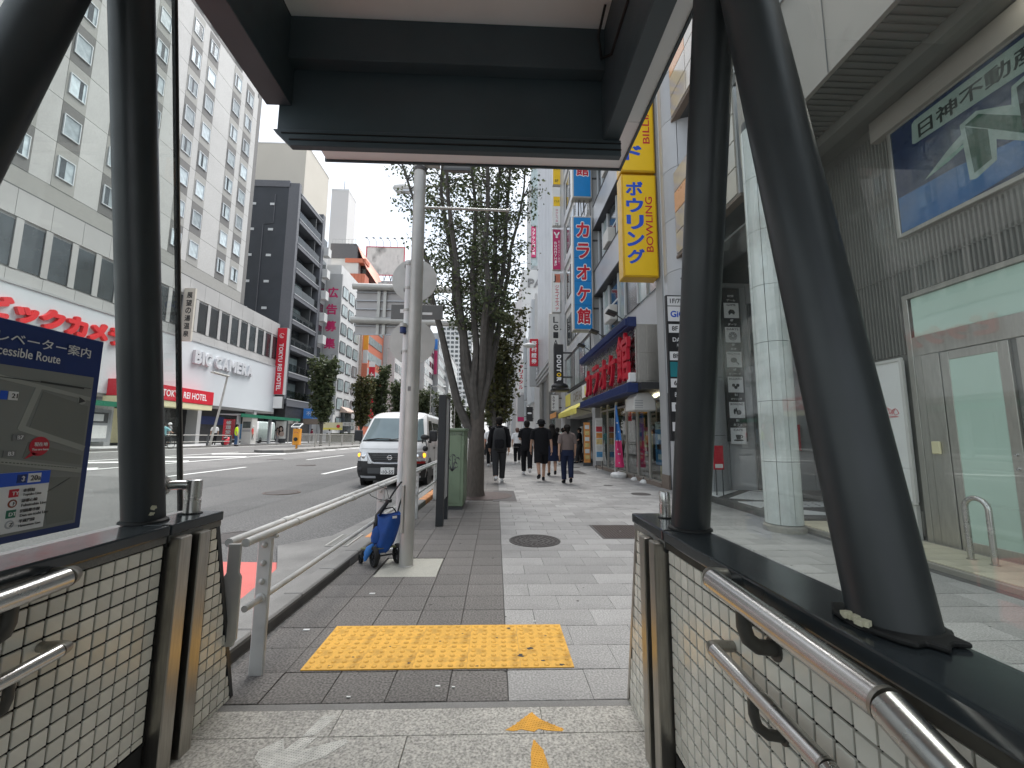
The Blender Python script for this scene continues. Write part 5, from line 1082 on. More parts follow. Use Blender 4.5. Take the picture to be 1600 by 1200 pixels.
t = thing('wall_unit', 'white sloping ventilation unit hanging at the shopfront corner', 'vent hood', (4.0, 11.7, 2)); b = MB(); b.prism([(3.76, 11.45, 2.02), (4.40, 11.45, 2.02), (4.38, 11.45, 2.35), (4.20, 11.45, 2.52), (3.90, 11.45, 2.50), (3.78, 11.45, 2.36)], (0, .75, 0)); b.obj('hood', 'off_white', t, bevel=.02); MB().box(3.80, 4.02, 11.44, 11.452, 2.08, 2.30).obj('grille', 'bld_grey', t)
for k in range(3): MB().box(3.80, 4.02, 11.43, 11.44, 2.10 + k * .07, 2.13 + k * .07).obj('louvre', 'off_white', t)
t = thing('menu_board', 'tall narrow menu board beside the karaoke door', 'menu board', (4.1, 16.9, 0)); MB().cbox((4.12, 16.9, 1.2), (.14, 0, 0), (0, .02, 0), (0, 0, .85)).obj('board', 'white', t)
for k, m in enumerate(('poster_blue', 'poster_white', 'poster_yellow', 'poster_orange', 'poster_red', 'poster_white')): MB().box(4.0, 4.24, 16.872, 16.879, .5 + k * .25, .71 + k * .25).obj('menu_picture', m, t)
for x in (4.0, 4.24): MB().tube([(x, 16.92, 0), (x, 16.92, .4)], .012, 6).obj('leg', 'bld_dark', t)
t = thing('pole_banner', 'blue and pink summer pole banner on a white water base', 'banner', (4.02, 13.8, 0))
b = MB(); rows = []
for j in range(15):
    f = j / 14; z = .32 + 2.0 * f; w = (.30 * (1 - .80 * f)); rows.append([V((3.86 + .27 * f * .2 + w * k / 5, 13.75 + .03 * math.sin(k * 1.3 + j * .6), z)) for k in range(6)])
MB().grid(rows[:7]).obj('pink_cloth', 'banner_pink', t, recalc=False, smooth=True); MB().grid(rows[6:]).obj('blue_cloth', 'banner_blue', t, recalc=False, smooth=True)
for k in range(10): a = random.uniform(.1, .9); j = random.randint(1, 12); c = rows[j][2]; MB().ell((c.x + random.uniform(-.05, .08) * (1 - j / 16), c.y - .03, c.z), .016, .004, .03, 8, 5).obj('drop_print', 'white', t)
MB().tube([(3.86, 13.78, .1), (3.87, 13.78, 1.4), (3.91, 13.78, 2.36)], .012, 8).obj('pole', 'pole_white', t); MB().lathe((3.98, 13.8, 0), [(.001, .0), (.24, .0), (.26, .03), (.26, .10), (.20, .15), (.05, .17), (.001, .2)], 20).obj('base', 'white', t, smooth=True)
for y, lab in ((12.1, 'small white footing by the shopfront nearest the round corner'), (12.9, 'small white footing by the shopfront nearest the banner')): t = thing('footing', lab, 'footing', (4.2, y, 0)); MB().lathe((4.2, y, 0), [(.001, 0), (.11, 0), (.11, .03), (.05, .09), (.001, .10)], 14).obj('block', 'white', t, smooth=True); MB().tube([(4.2, y, .09), (4.2, y, .16)], .012, 6).obj('socket', 'bld_dark', t)
# blue vertical karaoke signs
yb = 18.05
s = blade('projecting_sign', 'tall blue projecting sign with five red karaoke characters', yb, 3.34, 4.26, 5.95, 11.3, .45, 'karaoke_blue', 'stainless_door', rim=.07)
for z in (8.2, 9.3, 10.3, 7.1): MB().box(3.42, 4.18, yb - .003, yb, z, z + .012).obj('seam', 'navy', s)
def outlined(chars, x, z1, z0, y, w, par):
    n = len(chars); h = (z1 - z0) / n
    for k, ch in enumerate(chars):
        if not ch.strip(): continue
        c = (x, y, z1 - h * (k + .5)); text(ch, c, RC, UP, w * 1.12, h * .80, 'print_white', par, name='letter_outline', bold=.075); text(ch, c, RC, UP, w, h * .70, 'red', par, name='letter', bold=.035, off=.006)
outlined('カラオケ館', 3.82, 11.15, 6.1, yb, .58, s)
s = blade('projecting_sign', 'upper blue projecting sign cut off by the canopy', yb, 3.36, 4.28, 12.2, 17.6, .45, 'karaoke_blue', 'stainless_door', rim=.07); outlined('カラオケ館 ', 3.84, 17.4, 12.3, yb, .58, s)
t = thing('sign_struts', 'dark steel struts joining the two blue projecting signs', 'bracket', (3.9, yb, 11.5))
for k in range(7): MB().tube([(3.52 + k * .14, yb + .2, 11.45), (3.54 + k * .14 + .05 * math.sin(k * 2), yb + .25, 12.35)], .022, 6).obj('strut', 'bld_dark' if k % 2 else 'stainless', t)

# ================================================================ RIGHT SIDE: cafe building
t = thing('cafe_building', 'cream cafe building with black framed windows above a yellow awning', 'building', (F, 22, 0))
MB().box(F + .1, 14, 18.9, 26.2, 2.4, 24).obj('wall', 'off_white', t); MB().box(F + .9, 14, 18.9, 26.2, 0, 2.4).obj('ground_wall', 'shop_dark', t)
w = MB().box(F + .02, F + .12, 19.0, 25.6, 3.95, 6.1).obj('window_frame', 'print_black', t)
for k in range(5): MB().box(F, F + .02, 19.15 + k * 1.3, 20.3 + k * 1.3, 4.1, 5.95).obj('pane', 'bld_glass' if k % 2 else 'bld_glass_light', w)
text('DOUTOR', (F - .002, 20.6, 5.1), (0, 0, 1), (0, 1, 0), 1.25, .26, 'print_white', t, bold=.03)
MB().box(F - .03, F + .1, 18.95, 26.1, 3.0, 3.85).obj('fascia', 'bld_grey', t); text('CAFE BAR', (F - .03, 22.0, 3.45), RR, UP, 2.6, .5, 'bld_brown', t, bold=.03); MB().box(F - .06, F - .03, 24.2, 25.8, 3.1, 3.8).obj('yellow_panel', 'yellow_pale', t)
s = thing('lightbox', 'small white lightbox in a black frame over the awning', 'sign', (F, 19.3, 3.4)); MB().box(F - .22, F - .04, 18.92, 20.0, 3.02, 3.82).obj('frame', 'print_black', s, bevel=.03); MB().box(F - .235, F - .22, 19.0, 19.9, 3.12, 3.72).obj('face', 'white', s); MB().box(F - .24, F - .236, 19.05, 19.3, 3.2, 3.62).obj('stripe', 'yellow_pale', s)
for k in range(6): z = 6.9 + k * 3; wn = MB().box(F + .04, F + .11, 19.2, 25.6, z, z + 1.7).obj('ribbon_window', 'bld_glass', t); MB().box(F, F + .1, 18.9, 26.2, z - .75, z - .25).obj('spandrel', 'bld_tilegrey', t); [MB().box(F + .02, F + .05, 20.2 + q * 1.3, 20.3 + q * 1.3, z, z + 1.7).obj('mullion', 'print_black', wn) for q in range(5)]
s = thing('awning', 'sloping yellow awning over the cafe front', 'awning', (F, 22, 3)); b = MB(); b.prism([(F, 18.95, 3.05), (3.62, 18.95, 2.62), (3.62, 18.95, 2.58), (F, 18.95, 3.0)], (0, 5.6, 0)); b.obj('cloth', 'yellow_pale', s)
b = MB()
for k in range(14): b.prism([(3.615, 18.95 + k * .4, 2.60), (3.615, 19.35 + k * .4, 2.60), (3.615, 19.3 + k * .4, 2.36), (3.615, 19.15 + k * .4, 2.32), (3.615, 19.0 + k * .4, 2.36)], (-.004, 0, 0))
b.obj('valance', 'yellow_pale', s)
for y in (19.05, 24.45): MB().tube([(F, y, 2.45), (3.66, y, 2.58)], .02, 6).obj('arm', 'bld_dark', s)
s = thing('awning', 'brown timber canopy beyond the yellow awning', 'awning', (F, 25, 2.7)); MB().box(3.5, F, 24.7, 27.2, 2.5, 2.72).obj('board', 'bld_brown', s); MB().box(3.46, 3.5, 24.7, 27.2, 2.44, 2.74).obj('edge', 'poster_orange', s)
for k in range(4): t2 = MB().box(F + .80, F + .88, 19.2 + k * 1.6, 20.4 + k * 1.6, .1, 2.2).obj('shop_window', 'shop_glass', t); MB().box(F + .6, F + .66, 19.4 + k * 1.6, 19.9 + k * 1.6, .4, 1.9).obj('display', ('poster_orange', 'poster_red', 'poster_yellow', 'poster_white')[k], t)
s = thing('menu_board', 'tall orange menu stand at the cafe corner', 'menu board', (4.1, 19.2, 0)); MB().box(3.98, 4.26, 19.15, 19.22, .15, 1.95).obj('board', 'poster_orange', s); [MB().box(4.02, 4.22, 19.143, 19.149, .3 + k * .27, .48 + k * .27).obj('menu_picture', 'white' if k % 2 else 'poster_yellow', s) for k in range(6)]; MB().box(3.95, 4.28, 19.1, 19.3, 0, .15).obj('foot', 'bld_dark', s)
s = blade('projecting_sign', 'black projecting cafe sign with white sideways letters and one yellow letter', 21.5, 2.97, 3.44, 3.95, 6.1, .35, 'print_black', 'print_black', rim=.02)
for k, ch in enumerate('DOUTOR'): text(ch, (3.21, 21.5, 5.42 - k * .235), (0, 0, -1), (1, 0, 0), .2, .24, 'yellow' if k == 4 else 'print_white', s, name='letter', bold=.05)
b = MB(); b.ell((3.26, 21.6, 3.86), .45, .40, .22, 18, 8); o = b.obj('dome_lamp', 'car_black', s, smooth=True); MB().box(2.82, 3.70, 21.2, 22.0, 3.62, 3.78).obj('lamp_rim', 'car_black', s, bevel=.05)

# ================================================================ RIGHT SIDE: tower of vertical signs and beyond
t = thing('tiled_tower', 'tall pale tower with narrow columns above a grey stone base', 'building', (F, 34, 0))
MB().box(4.62, 16, 26.3, 45, 0, 40).obj('wall', 'bld_fin', t); MB().box(4.40, 4.62, 28.5, 31.5, 0, 6.6).obj('base_pier', 'ribbed', t); MB().box(4.40, 4.62, 35, 37, 0, 6.6).obj('base_pier', 'ribbed', t); MB().box(4.40, 4.62, 41, 43, 0, 6.6).obj('base_pier', 'ribbed', t)
for k in range(3): MB().box(4.25 - .1 * k, 4.62, 28, 45, 6.6 + k * .3, 6.85 + k * .3).obj('cornice', 'bld_grey', t)
for k in range(24): MB().box(4.42, 4.63, 28.1 + k * .72, 28.58 + k * .72, 7.6, 40).obj('fin', 'bld_tilegrey', t)
for k in range(11): MB().box(4.5, 4.625, 28, 45, 8.4 + k * 3, 8.7 + k * 3).obj('floor_band', 'panel_white', t)
for k in range(7): MB().box(4.55, 4.61, 31.6, 34.9, .2 + k * .9, .9 + k * .9).obj('shop_glass', 'shop_glass', t)
MB().box(4.30, 4.62, 26.3, 28.0, 0, 36).obj('stone_pier', 'bld_tilegrey', t)
ys = 27.6
def vs(x0, x1, z0, z1, m, label, fn=None, fr='stainless_door'):
    s = blade('projecting_sign', label, ys, x0, x1, z0, z1, .3, m, fr, rim=.03)
    if fn: fn(s)
    return s
vs(3.76, 4.32, 18.9, 21.2, 'yellow', 'topmost yellow sign of the narrow vertical sign stack', lambda s: (text('マルイ', (4.04, ys, 20.1), RC, UP, .42, .25, 'print_black', s), text('8F', (4.04, ys, 19.2), RC, UP, .25, .22, 'print_black', s)))
def f7(s): MB().box(3.80, 4.26, ys - .006, ys, 17.3, 18.0).obj('yellow_block', 'yellow', s); text('マルキ', (4.03, ys - .006, 17.65), RC, UP, .38, .2, 'print_black', s); vtext('焼きもつ鍋', s, ys, 4.03, 17.1, 16.1, .16, 'magenta', .0); text('7F', (4.03, ys, 15.95), RC, UP, .25, .2, 'print_black', s)
vs(3.74, 4.31, 15.85, 18.75, 'white', 'white sign with a yellow block in the narrow vertical stack', f7)
def fb(s):
    vtext('BunnyHip', s, ys, 3.94, 14.7, 12.9, .17, 'print_white', .01); vtext('脱毛サロン専門', s, ys, 4.17, 14.8, 13.1, .11, 'print_white', 0)
    b = MB()
    for a, c in ((-.10, .5), (.10, -.5)): b.ell((4.02 + a, ys - .004, 15.25), .055, .003, .19, 10, 6, Matrix.Rotation(-c, 3, 'Y'))
    b.ell((4.02, ys - .004, 15.02), .09, .003, .08, 10, 6); b.obj('rabbit_ears', 'print_white', s)
vs(3.72, 4.30, 12.65, 15.6, 'magenta', 'magenta beauty salon sign in the narrow vertical stack', fb)
def fj(s): MB().box(3.86, 4.24, ys - .006, ys, 11.75, 12.35).obj('red_block', 'orange_red', s); text('J', (3.86, ys - .006, 12.0), RC, UP, .16, .5, 'print_black', s, bold=.02); vtext('ジェイエステ', s, ys, 4.02, 11.6, 9.75, .26, 'red', .01)
vs(3.68, 4.27, 9.65, 12.45, 'white', 'white beauty salon sign with a red block and red letters', fj)
def fl2(s): vtext('Le-AR', s, ys, 3.92, 9.4, 6.75, .34, 'print_black', .01); vtext('City', s, ys, 3.92, 6.5, 4.75, .34, 'print_black', .0); text('B1F', (3.92, ys, 4.45), RC, UP, .42, .2, 'print_black', s)
vs(3.46, 4.22, 4.25, 9.58, 'off_white', 'long white sign with black serif letters running downward', fl2)
vs(3.6, 4.1, 3.0, 4.05, 'white', 'smallest white sign at the foot of the vertical stack', lambda s: vtext('カラオケ', s, ys, 3.75, 3.98, 3.1, .16, 'print_black'))
vs(4.3, 4.62, 8.6, 10.5, 'yellow_pale', 'small yellow sign between the white signs and the blue karaoke sign', lambda s: vtext('占い', s, ys, 4.46, 10.3, 8.9, .2, 'orange_red'))
t = thing('securities_building', 'white stepped building beyond the tall pale tower', 'building', (4.5, 56, 0)); MB().box(4.6, 18, 50.5, 66, 0, 19).obj('wall', 'bld_white', t)
for k in range(9): MB().box(4.2, 4.6, 51 + k * .8, 51.5 + k * .8, 5.5, 18.4 - k * .6).obj('louvre', 'panel_white', t)
for k in range(5): w = MB().box(4.5, 4.62, 58.5, 65, 4 + k * 2.9, 6.6 + k * 2.9).obj('ribbon_window', 'bld_glass', t)
s = blade('projecting_sign', 'red projecting sign with four white characters beyond the tall pale tower', 44.0, 3.47, 4.36, 8.75, 11.7, .4, 'red', 'red', rim=.02); vtext('野村證券', s, 44.0, 3.92, 11.5, 8.95, .55, 'print_white', .03)
s = blade('projecting_sign', 'grey plain panel below the red sign', 44.0, 3.47, 4.36, 6.6, 8.7, .4, 'bld_grey', 'bld_grey', rim=.02); vtext('渋谷支店', s, 44.0, 4.2, 8.6, 7.0, .14, 'print_white')
t = thing('department_store', 'white department store with grey letters on its upper wall', 'building', (5, 76, 0)); MB().box(4.5, 22, 76, 98, 0, 32.5).obj('wall', 'bld_white', t); b = MB(); b.prism([(5.8, 76.2, 32.5), (12, 76.2, 32.5), (12, 76.2, 36.5)], (0, 18, 0)); b.obj('roof', 'bld_grey', t)
text('PARCO', (9.6, 76, 29.9), RC, UP, 8.0, 1.7, 'print_grey', t, ext=.2, bold=.03)
for i in range(9):
    for j in range(3): MB().box(4.7 + j * 1.4, 6.02 + j * 1.4, 75.96, 76, 5 + i * 3, 7.9 + i * 3).obj('wall_panel', 'bld_white', t)
for k in range(6): b = MB(); b.loft([[(4.3 + .5 * math.cos(q), 76.2 + k * 2.4, 24 - 2.6 * k + .35 * math.sin(q) * .3 + dz) for q in [2 * PI * i / 10 for i in range(10)]] for dz in (0, .25)]); b.obj('curved_canopy', 'bld_dark', t)
t = thing('glass_block', 'pale blue glass tower with a pink vertical banner above the white store', 'building', (5, 100, 0)); MB().box(4.1 * 2, 20, 100, 116, 0, 70).obj('wall', 'bld_grey', t)
for k in range(7): MB().box(8.1, 10.6, 99.9, 100, 33 + k * 5.2, 38 + k * 5.2).obj('glass_panel', 'bld_glass_light', t)
s = thing('vertical_banner', 'pink vertical banner with white characters high on the far glass tower', 'banner', (8.5, 99, 44)); MB().box(8.15, 9.3, 99.5, 99.85, 45.5, 53.5).obj('panel', 'magenta', s); vtext('ファッション館', s, 99.5, 8.72, 53, 46, .7, 'print_white')
# ================================================================ LEFT SIDE: hotel above an electronics store
HX = -28.0; GZ = .40
t = thing('hotel_building', 'large pale hotel tower with dark checker panels above a white storefront podium', 'building', (HX, 30, GZ))
MB().box(-52, HX - .08, 12, 46.2, 15.4, 40.85).obj('tower_wall', 'hotel_light', t); MB().box(-52, HX - .06, 12, 42.45, 40.3, 43.6).obj('top_storey', 'hotel_dark', t)
MB().box(-52, HX - .055, 12, 42.47, 43.6, 43.7).obj('roof_coping', 'bld_grey', t); MB().box(HX - .4, HX - .02, 45.6, 46.24, 15.4, 40.9).obj('corner_trim', 'hotel_dark', t)
cols = [44.05, 41.85, 38.0, 35.85, 32.3, 29.55, 26.4, 23.7, 20.5, 17.8]; FL = 2.92; Z0 = 18.1
pm_d = MB().box(-.06, .0, -.72, .72, -FL / 2 + .01, FL / 2 - .01).mesh('facade_panel', 'hotel_dark'); pm_m = MB().box(-.06, .0, -.72, .72, -FL / 2 + .01, FL / 2 - .01).mesh('facade_panel', 'hotel_mid')
fr = MB()
for a in ((-.55, -.50, -.72, .72), (.50, .55, -.72, .72), (-.50, .50, .66, .72), (-.50, .50, -.72, -.66)): fr.box(.0, .07, a[0], a[1], a[2], a[3])
frm = fr.mesh('window', 'panel_white'); gm = MB().box(.012, .02, -.5, .5, -.66, .66).mesh('pane', 'curtain_glass'); mm = MB().box(.02, .04, -.02, .02, -.66, .66).mesh('mullion', 'panel_white')
def hwin(y, z): 
    w = put(frm, 'window', t, (HX, y, z)); put(gm, 'pane', w)
    if random.random() < .5: a = random.uniform(-.42, .1); MB().box(.022, .026, a, a + random.uniform(.15, .38), -.64, .64).obj('curtain_gap', 'bld_glass', w)

for ci, y in enumerate(cols):
    for k in range(8):
        z = Z0 + FL * k
        if z > 40: continue
        put(pm_d if (k + ci) % 2 else pm_m, 'facade_panel', t, (HX, y, z)); hwin(y, z)
    if y < 42.4: hwin(y, 41.5)
edges = sorted([12.0] + [y - .72 for y in cols] + [y + .72 for y in cols] + [45.6])
strips = [(edges[i], edges[i + 1]) for i in range(0, len(edges) - 1, 2)]
for a, c in strips:
    for k in range(8):
        if c - a > .3: MB().box(HX - .07, HX - .012, a + .012, c - .012, Z0 + FL * (k - .5) + .015, Z0 + FL * (k + .5) - .015).obj('light_panel', 'hotel_light', t)
MB().box(HX - .2, HX - .02, 12, 45.6, 15.45, Z0 - FL / 2).obj('base_course', 'hotel_mid', t); MB().box(HX - .3, HX + .02, 12, 46.3, 15.42, 15.5).obj('podium_flashing', 'bld_dark', t)
# podium
PXF = -27.9
MB().box(-52, PXF - .1, 10, 54.2, 3.9, 15.4).obj('podium_wall', 'podium', t); MB().box(-52, PXF - 1.2, 10, 54.2, GZ, 3.9).obj('ground_wall', 'shop_dark', t)
for k in range(21): y = 12 + k * 2.0; MB().box(PXF - .1, PXF, y + .012, y + 1.988, 13.75, 15.38).obj('cladding_panel', 'podium', t); MB().box(PXF - .1, PXF - .01, y + .012, y + 1.988, 9.95, 10.62).obj('cladding_panel', 'podium', t)
k = 0; y = 14.6
while y < 53:
    w = MB().box(PXF - .08, PXF - .05, y, y + 1.32, 10.75, 13.55).obj('podium_window', 'bld_glass', t); MB().box(PXF - .09, PXF + .0, y + 1.32, y + 1.72, 10.7, 13.7).obj('window_pier', 'podium', t)
    MB().box(PXF - .05, PXF - .03, y, y + .05, 10.75, 13.55).obj('frame', 'bld_dark', w); MB().box(PXF - .05, PXF - .03, y + 1.27, y + 1.32, 10.75, 13.55).obj('frame', 'bld_dark', w)
    y += 1.645
MB().box(PXF - .1, PXF + .12, 10, 53.8, 4.12, 9.75).obj('white_sign_wall', 'panel_white', t); MB().box(PXF - .1, PXF + .18, 10, 53.9, 9.75, 9.9).obj('sign_wall_cap', 'bld_grey', t)
bl = thing('store_lettering', 'big red katakana letters on the white sign wall at left', 'lettering', (PXF, 28, 8.3))
yk = 24.6 - 1.55
for ch, w, h in (('ビ', 1.35, 1.3), ('ッ', 1.2, 1.0), ('ク', 1.4, 1.3), ('カ', 1.35, 1.3), ('メ', 1.35, 1.3), ('ラ', 1.3, 1.25)):
    text(ch, (PXF + .12, yk + w / 2, 8.25 + (h - 1.3) / 2), RL, UP, w, h, 'bic_red', bl, name='letter', ext=.22, bold=.065); yk += w + .16
bl = thing('store_lettering', 'grey raised roman letters on the white sign wall', 'lettering', (PXF, 43, 8.3))
yk = 39.0
for ch, w in (('B', .9), ('I', .32), ('C', .95), (' ', .42), ('C', .95), ('A', 1.0), ('M', 1.15), ('E', .85), ('R', .95), ('A', 1.0)):
    if ch != ' ': text(ch, (PXF + .12, yk + w / 2, 8.35), RL, UP, w, 1.25, 'bic_grey', bl, name='letter', ext=.25, bold=.05)
    yk += w + .08
s = thing('hotel_fascia_sign', 'red fascia sign of the hotel over its entrance', 'sign', (PXF, 38, 4)); MB().box(PXF + .1, PXF + 1.3, 31.0, 40.6, 4.0, 5.2).obj('box', 'hotel_red', s); text('TOKYU REI HOTEL', (PXF + 1.3, 37.1, 4.6), RL, UP, 5.2, .56, 'print_white', s, bold=.02)
b = MB(); b.tube([(PXF + 1.31, 33.6 + .32 * math.cos(q), 4.6 + .32 * math.sin(q)) for q in [.5 + .5 * i for i in range(11)]], .03, 5); b.tube([(PXF + 1.31, 33.6 + .15 * math.cos(q), 4.55 + .15 * math.sin(q)) for q in [2 + .5 * i for i in range(9)]], .03, 5); b.obj('emblem', 'print_white', s)
MB().box(PXF - .1, PXF + 1.25, 31.0, 40.6, 3.5, 3.97).obj('light_strip', 'cream', s)
s = thing('vertical_hotel_sign', 'tall red vertical hotel sign at the end of the podium', 'sign', (-27.3, 53.6, 6.3)); MB().box(-27.9, -26.7, 53.55, 54.2, 6.3, 14.85).obj('case', 'bld_grey', s); MB().box(-27.86, -26.74, 53.5, 53.55, 6.34, 14.8).obj('face', 'hotel_red', s)
text('TOKYU REI HOTEL', (-27.3, 53.5, 9.8), (0, 0, -1), (1, 0, 0), 6.0, .52, 'print_white', s, bold=.02); b = MB(); b.tube([(-27.3 + .28 * math.cos(q), 53.49, 13.8 + .28 * math.sin(q)) for q in [.5 + .5 * i for i in range(11)]], .03, 5); b.tube([(-27.3 + .13 * math.cos(q), 53.49, 13.75 + .13 * math.sin(q)) for q in [2 + .5 * i for i in range(9)]], .03, 5); b.obj('emblem', 'print_white', s)
s = thing('blank_lightbox', 'blank white lightbox under the red vertical hotel sign', 'sign', (-27.3, 53.5, 4.5)); MB().box(-27.95, -26.66, 53.56, 53.9, 4.55, 6.1).obj('case', 'bld_dark', s); MB().box(-27.9, -26.7, 53.5, 53.56, 4.6, 6.05).obj('face', 'white', s)
s = thing('column_banner', 'faded cream vertical sign fixed to the podium behind the left column', 'sign', (-27.7, 37.4, 10)); MB().box(-27.85, -26.9, 37.3, 37.5, 9.4, 14.2).obj('panel', 'beige_wall', s); vtext('展望の湯温泉', s, 37.3, -27.35, 13.9, 9.7, .5, 'print_black')
# ground floor goods
for k, (y, w, h, m) in enumerate(((33.5, 2.2, 2.6, 'cream'), (36.4, 1.4, 2.8, 'shop_glass'), (44.5, 3.6, 1.1, 'navy'), (48.0, 2.5, 2.0, 'bld_glass'), (51.0, 2.0, 2.4, 'bld_dark'), (30.2, 2.4, 2.4, 'poster_yellow'), (26, 2, 2.4, 'shop_glass'), (21, 3, 2.4, 'bld_glass'))):
    MB().box(PXF - 1.2, PXF - 1.1, y - w / 2, y + w / 2, GZ + (.2 if m != 'navy' else 1.9), GZ + .2 + h + (1.4 if m == 'navy' else 0)).obj('shop_bay', m, t)
for k in range(5): MB().box(PXF - 1.0, PXF + .0, 13 + k * 9.2, 13.5 + k * 9.2, GZ, 4.1).obj('pillar', 'bld_grey', t)
s = thing('promotion_banner', 'red promotion banner with white characters in front of the store', 'banner', (-26, 41.7, GZ)); MB().box(-26.1, -25.1, 41.6, 41.75, .75, 2.75).obj('cloth', 'poster_red', s); vtext('修理受付', s, 41.6, -25.6, 2.65, .85, .5, 'print_white')
s = thing('promotion_sign', 'blue promotion panel with a red shape in front of the store', 'panel', (-25.2, 42.2, GZ)); MB().box(-25.0, -23.5, 42.1, 42.25, .8, 2.3).obj('panel', 'poster_blue', s); b = MB(); b.ell((-24.1, 42.08, 1.4), .42, .02, .32, 12, 6); b.obj('red_shape', 'red', s); b = MB(); b.ell((-23.8, 42.05, 2.1), .35, .02, .3, 12, 6); b.obj('face_picture', 'white', s)
s = thing('cash_machine', 'grey and white ticket machine beside the bus shelter', 'machine', (-22.9, 40.5, GZ)); MB().box(-23.6, -22.7, 40.3, 41.2, GZ, 2.9).obj('case', 'off_white', s, bevel=.03); MB().box(-23.5, -22.8, 40.28, 40.3, 1.9, 2.5).obj('screen', 'shop_glass', s); MB().box(-23.5, -22.8, 40.25, 40.3, 1.55, 1.75).obj('ledge', 'bld_grey', s)

# ================================================================ far pavement: shelters, people's furniture
def shelter(y0, y1, label, nposts):
    s = thing('bus_shelter', label, 'bus shelter', (-23.5, y0, GZ)); 
    MB().box(-24.6, -22.7, y0 - .4, y1 + .4, 3.05, 3.13).obj('roof', 'shelter_grey', s); MB().box(-22.72, -22.66, y0 - .4, y1 + .4, 2.86, 3.16).obj('roof_edge', 'shelter_green', s)
    for k in range(nposts): y = y0 + (y1 - y0) * k / (nposts - 1); MB().box(-23.2, -23.0, y - .14, y + .14, GZ, 3.05).obj('post', 'shelter_grey', s)
    for k in range(nposts - 1): ya, yb = y0 + (y1 - y0) * k / (nposts - 1) + .2, y0 + (y1 - y0) * (k + 1) / (nposts - 1) - .2; MB().box(-24.3, -24.27, ya, yb, .7, 2.8).obj('glass', 'shelter_glass', s)
    MB().box(-24.0, -23.6, y0 + .6, y1 - .8, .82, .9).obj('bench', 'bld_grey', s); return s
s = shelter(38.9, 49.5, 'bus shelter with green roof edge in front of the white store', 5)
p = thing('poster_case', 'lit poster case with a portrait at the far end of the bus shelter', 'poster case', (-22.9, 46.4, GZ)); MB().box(-23.65, -22.35, 46.3, 46.5, .75, 2.85).obj('case', 'bld_dark', p, bevel=.02); MB().box(-23.55, -22.45, 46.28, 46.3, .9, 2.75).obj('poster', 'poster_white', p)
b = MB(); b.ell((-23.0, 46.27, 1.75), .30, .01, .55, 16, 8); b.obj('portrait_hair', 'hair_black', p); b = MB(); b.ell((-22.96, 46.25, 1.9), .15, .01, .2, 14, 8); b.ell((-22.85, 46.25, 1.4), .26, .01, .28, 14, 8); b.obj('portrait_face', 'poster_skin', p); MB().box(-23.5, -22.5, 46.35, 46.45, .45, .74).obj('foot', 'bld_dark', p)
s = shelter(18.5, 27.2, 'nearer bus shelter with green roof edge behind the blue sign', 4)
p = thing('timetable_case', 'grey timetable case under the nearer bus shelter', 'poster case', (-23, 26, GZ)); MB().box(-23.3, -23.2, 24.6, 26.4, .8, 2.7).obj('case', 'shelter_grey', p); MB().box(-23.2, -23.19, 24.8, 26.2, 1.9, 2.5).obj('picture', 'bld_dark', p); MB().box(-23.19, -23.18, 25.1, 25.9, 2.0, 2.4).obj('paper', 'white', p); MB().box(-23.2, -23.19, 24.8, 26.2, 1.0, 1.75).obj('paper', 'white', p)
p = thing('street_lamp', 'slim leaning street lamp in front of the red hotel fascia', 'street lamp', (-22.7, 35.9, GZ)); MB().tube([(-22.75, 34.8, GZ), (-22.6, 35.4, 3.5), (-22.55, 35.9, 6.1)], [.09, .08, .07], 10).obj('post', 'pole_grey', p, smooth=True); MB().cbox((-22.5, 34.9, 6.15), (.16, 0, 0), (0, 1.0, -.03), (0, 0, .06)).obj('lamp_head', 'pole_grey', p, bevel=.03)
p = thing('pavement_rail', 'dark low railing along the far kerb before the store', 'railing', (-22.5, 30, GZ))
for y in (28.5, 31.3, 34.1, 37): MB().box(-22.55, -22.43, y - .06, y + .06, GZ, 1.25).obj('post', 'bld_dark', p)
for z in (.72, 1.22): MB().tube([(-22.49, 28.5, z), (-22.49, 37, z)], .028, 6).obj('rail', 'pole_grey', p)
p = thing('pavement_rail', 'dark low railing along the far kerb before the navy apartment block', 'railing', (-22.5, 52, GZ))
for y in (49.8, 52, 54.2): MB().box(-22.55, -22.43, y - .06, y + .06, GZ, 1.3).obj('post', 'bld_dark', p)
MB().tube([(-22.49, 49.8, 1.25), (-22.49, 54.2, 1.25)], .04, 6).obj('rail', 'bld_dark', p)
p = thing('bicycle', 'black bicycle ridden by the cyclist in an aqua shirt', 'bicycle', (-21.9, 29.2, 0)); 
for y in (28.5, 29.6): b = MB(); c = V((-21.9, y, zr(-21.9) + .34)); b.tube([c + V((0, .33 * math.cos(q), .33 * math.sin(q))) for q in [2 * PI * k / 20 for k in range(21)]], .02, 6); [b.tube([c, c + V((0, .33 * math.cos(q), .33 * math.sin(q)))], .004, 4) for q in [2 * PI * k / 8 for k in range(8)]]; b.obj('wheel', 'tyre', p, smooth=True)
b = MB(); z = zr(-21.9); b.tube([(-21.9, 28.5, z + .34), (-21.9, 28.85, z + .75), (-21.9, 29.4, z + .82), (-21.9, 29.05, z + .34), (-21.9, 28.85, z + .75)], .02, 6); b.tube([(-21.9, 29.6, z + .34), (-21.9, 29.4, z + .95)], .02, 6); b.obj('frame', 'car_black', p); MB().tube([(-22.15, 29.3, z + 1.0), (-21.9, 29.42, z + .98), (-21.65, 29.3, z + 1.0)], .015, 6).obj('handlebar', 'chrome', p); MB().ell((-21.9, 28.8, z + .86), .08, .13, .04, 10, 6).obj('saddle', 'car_black', p)
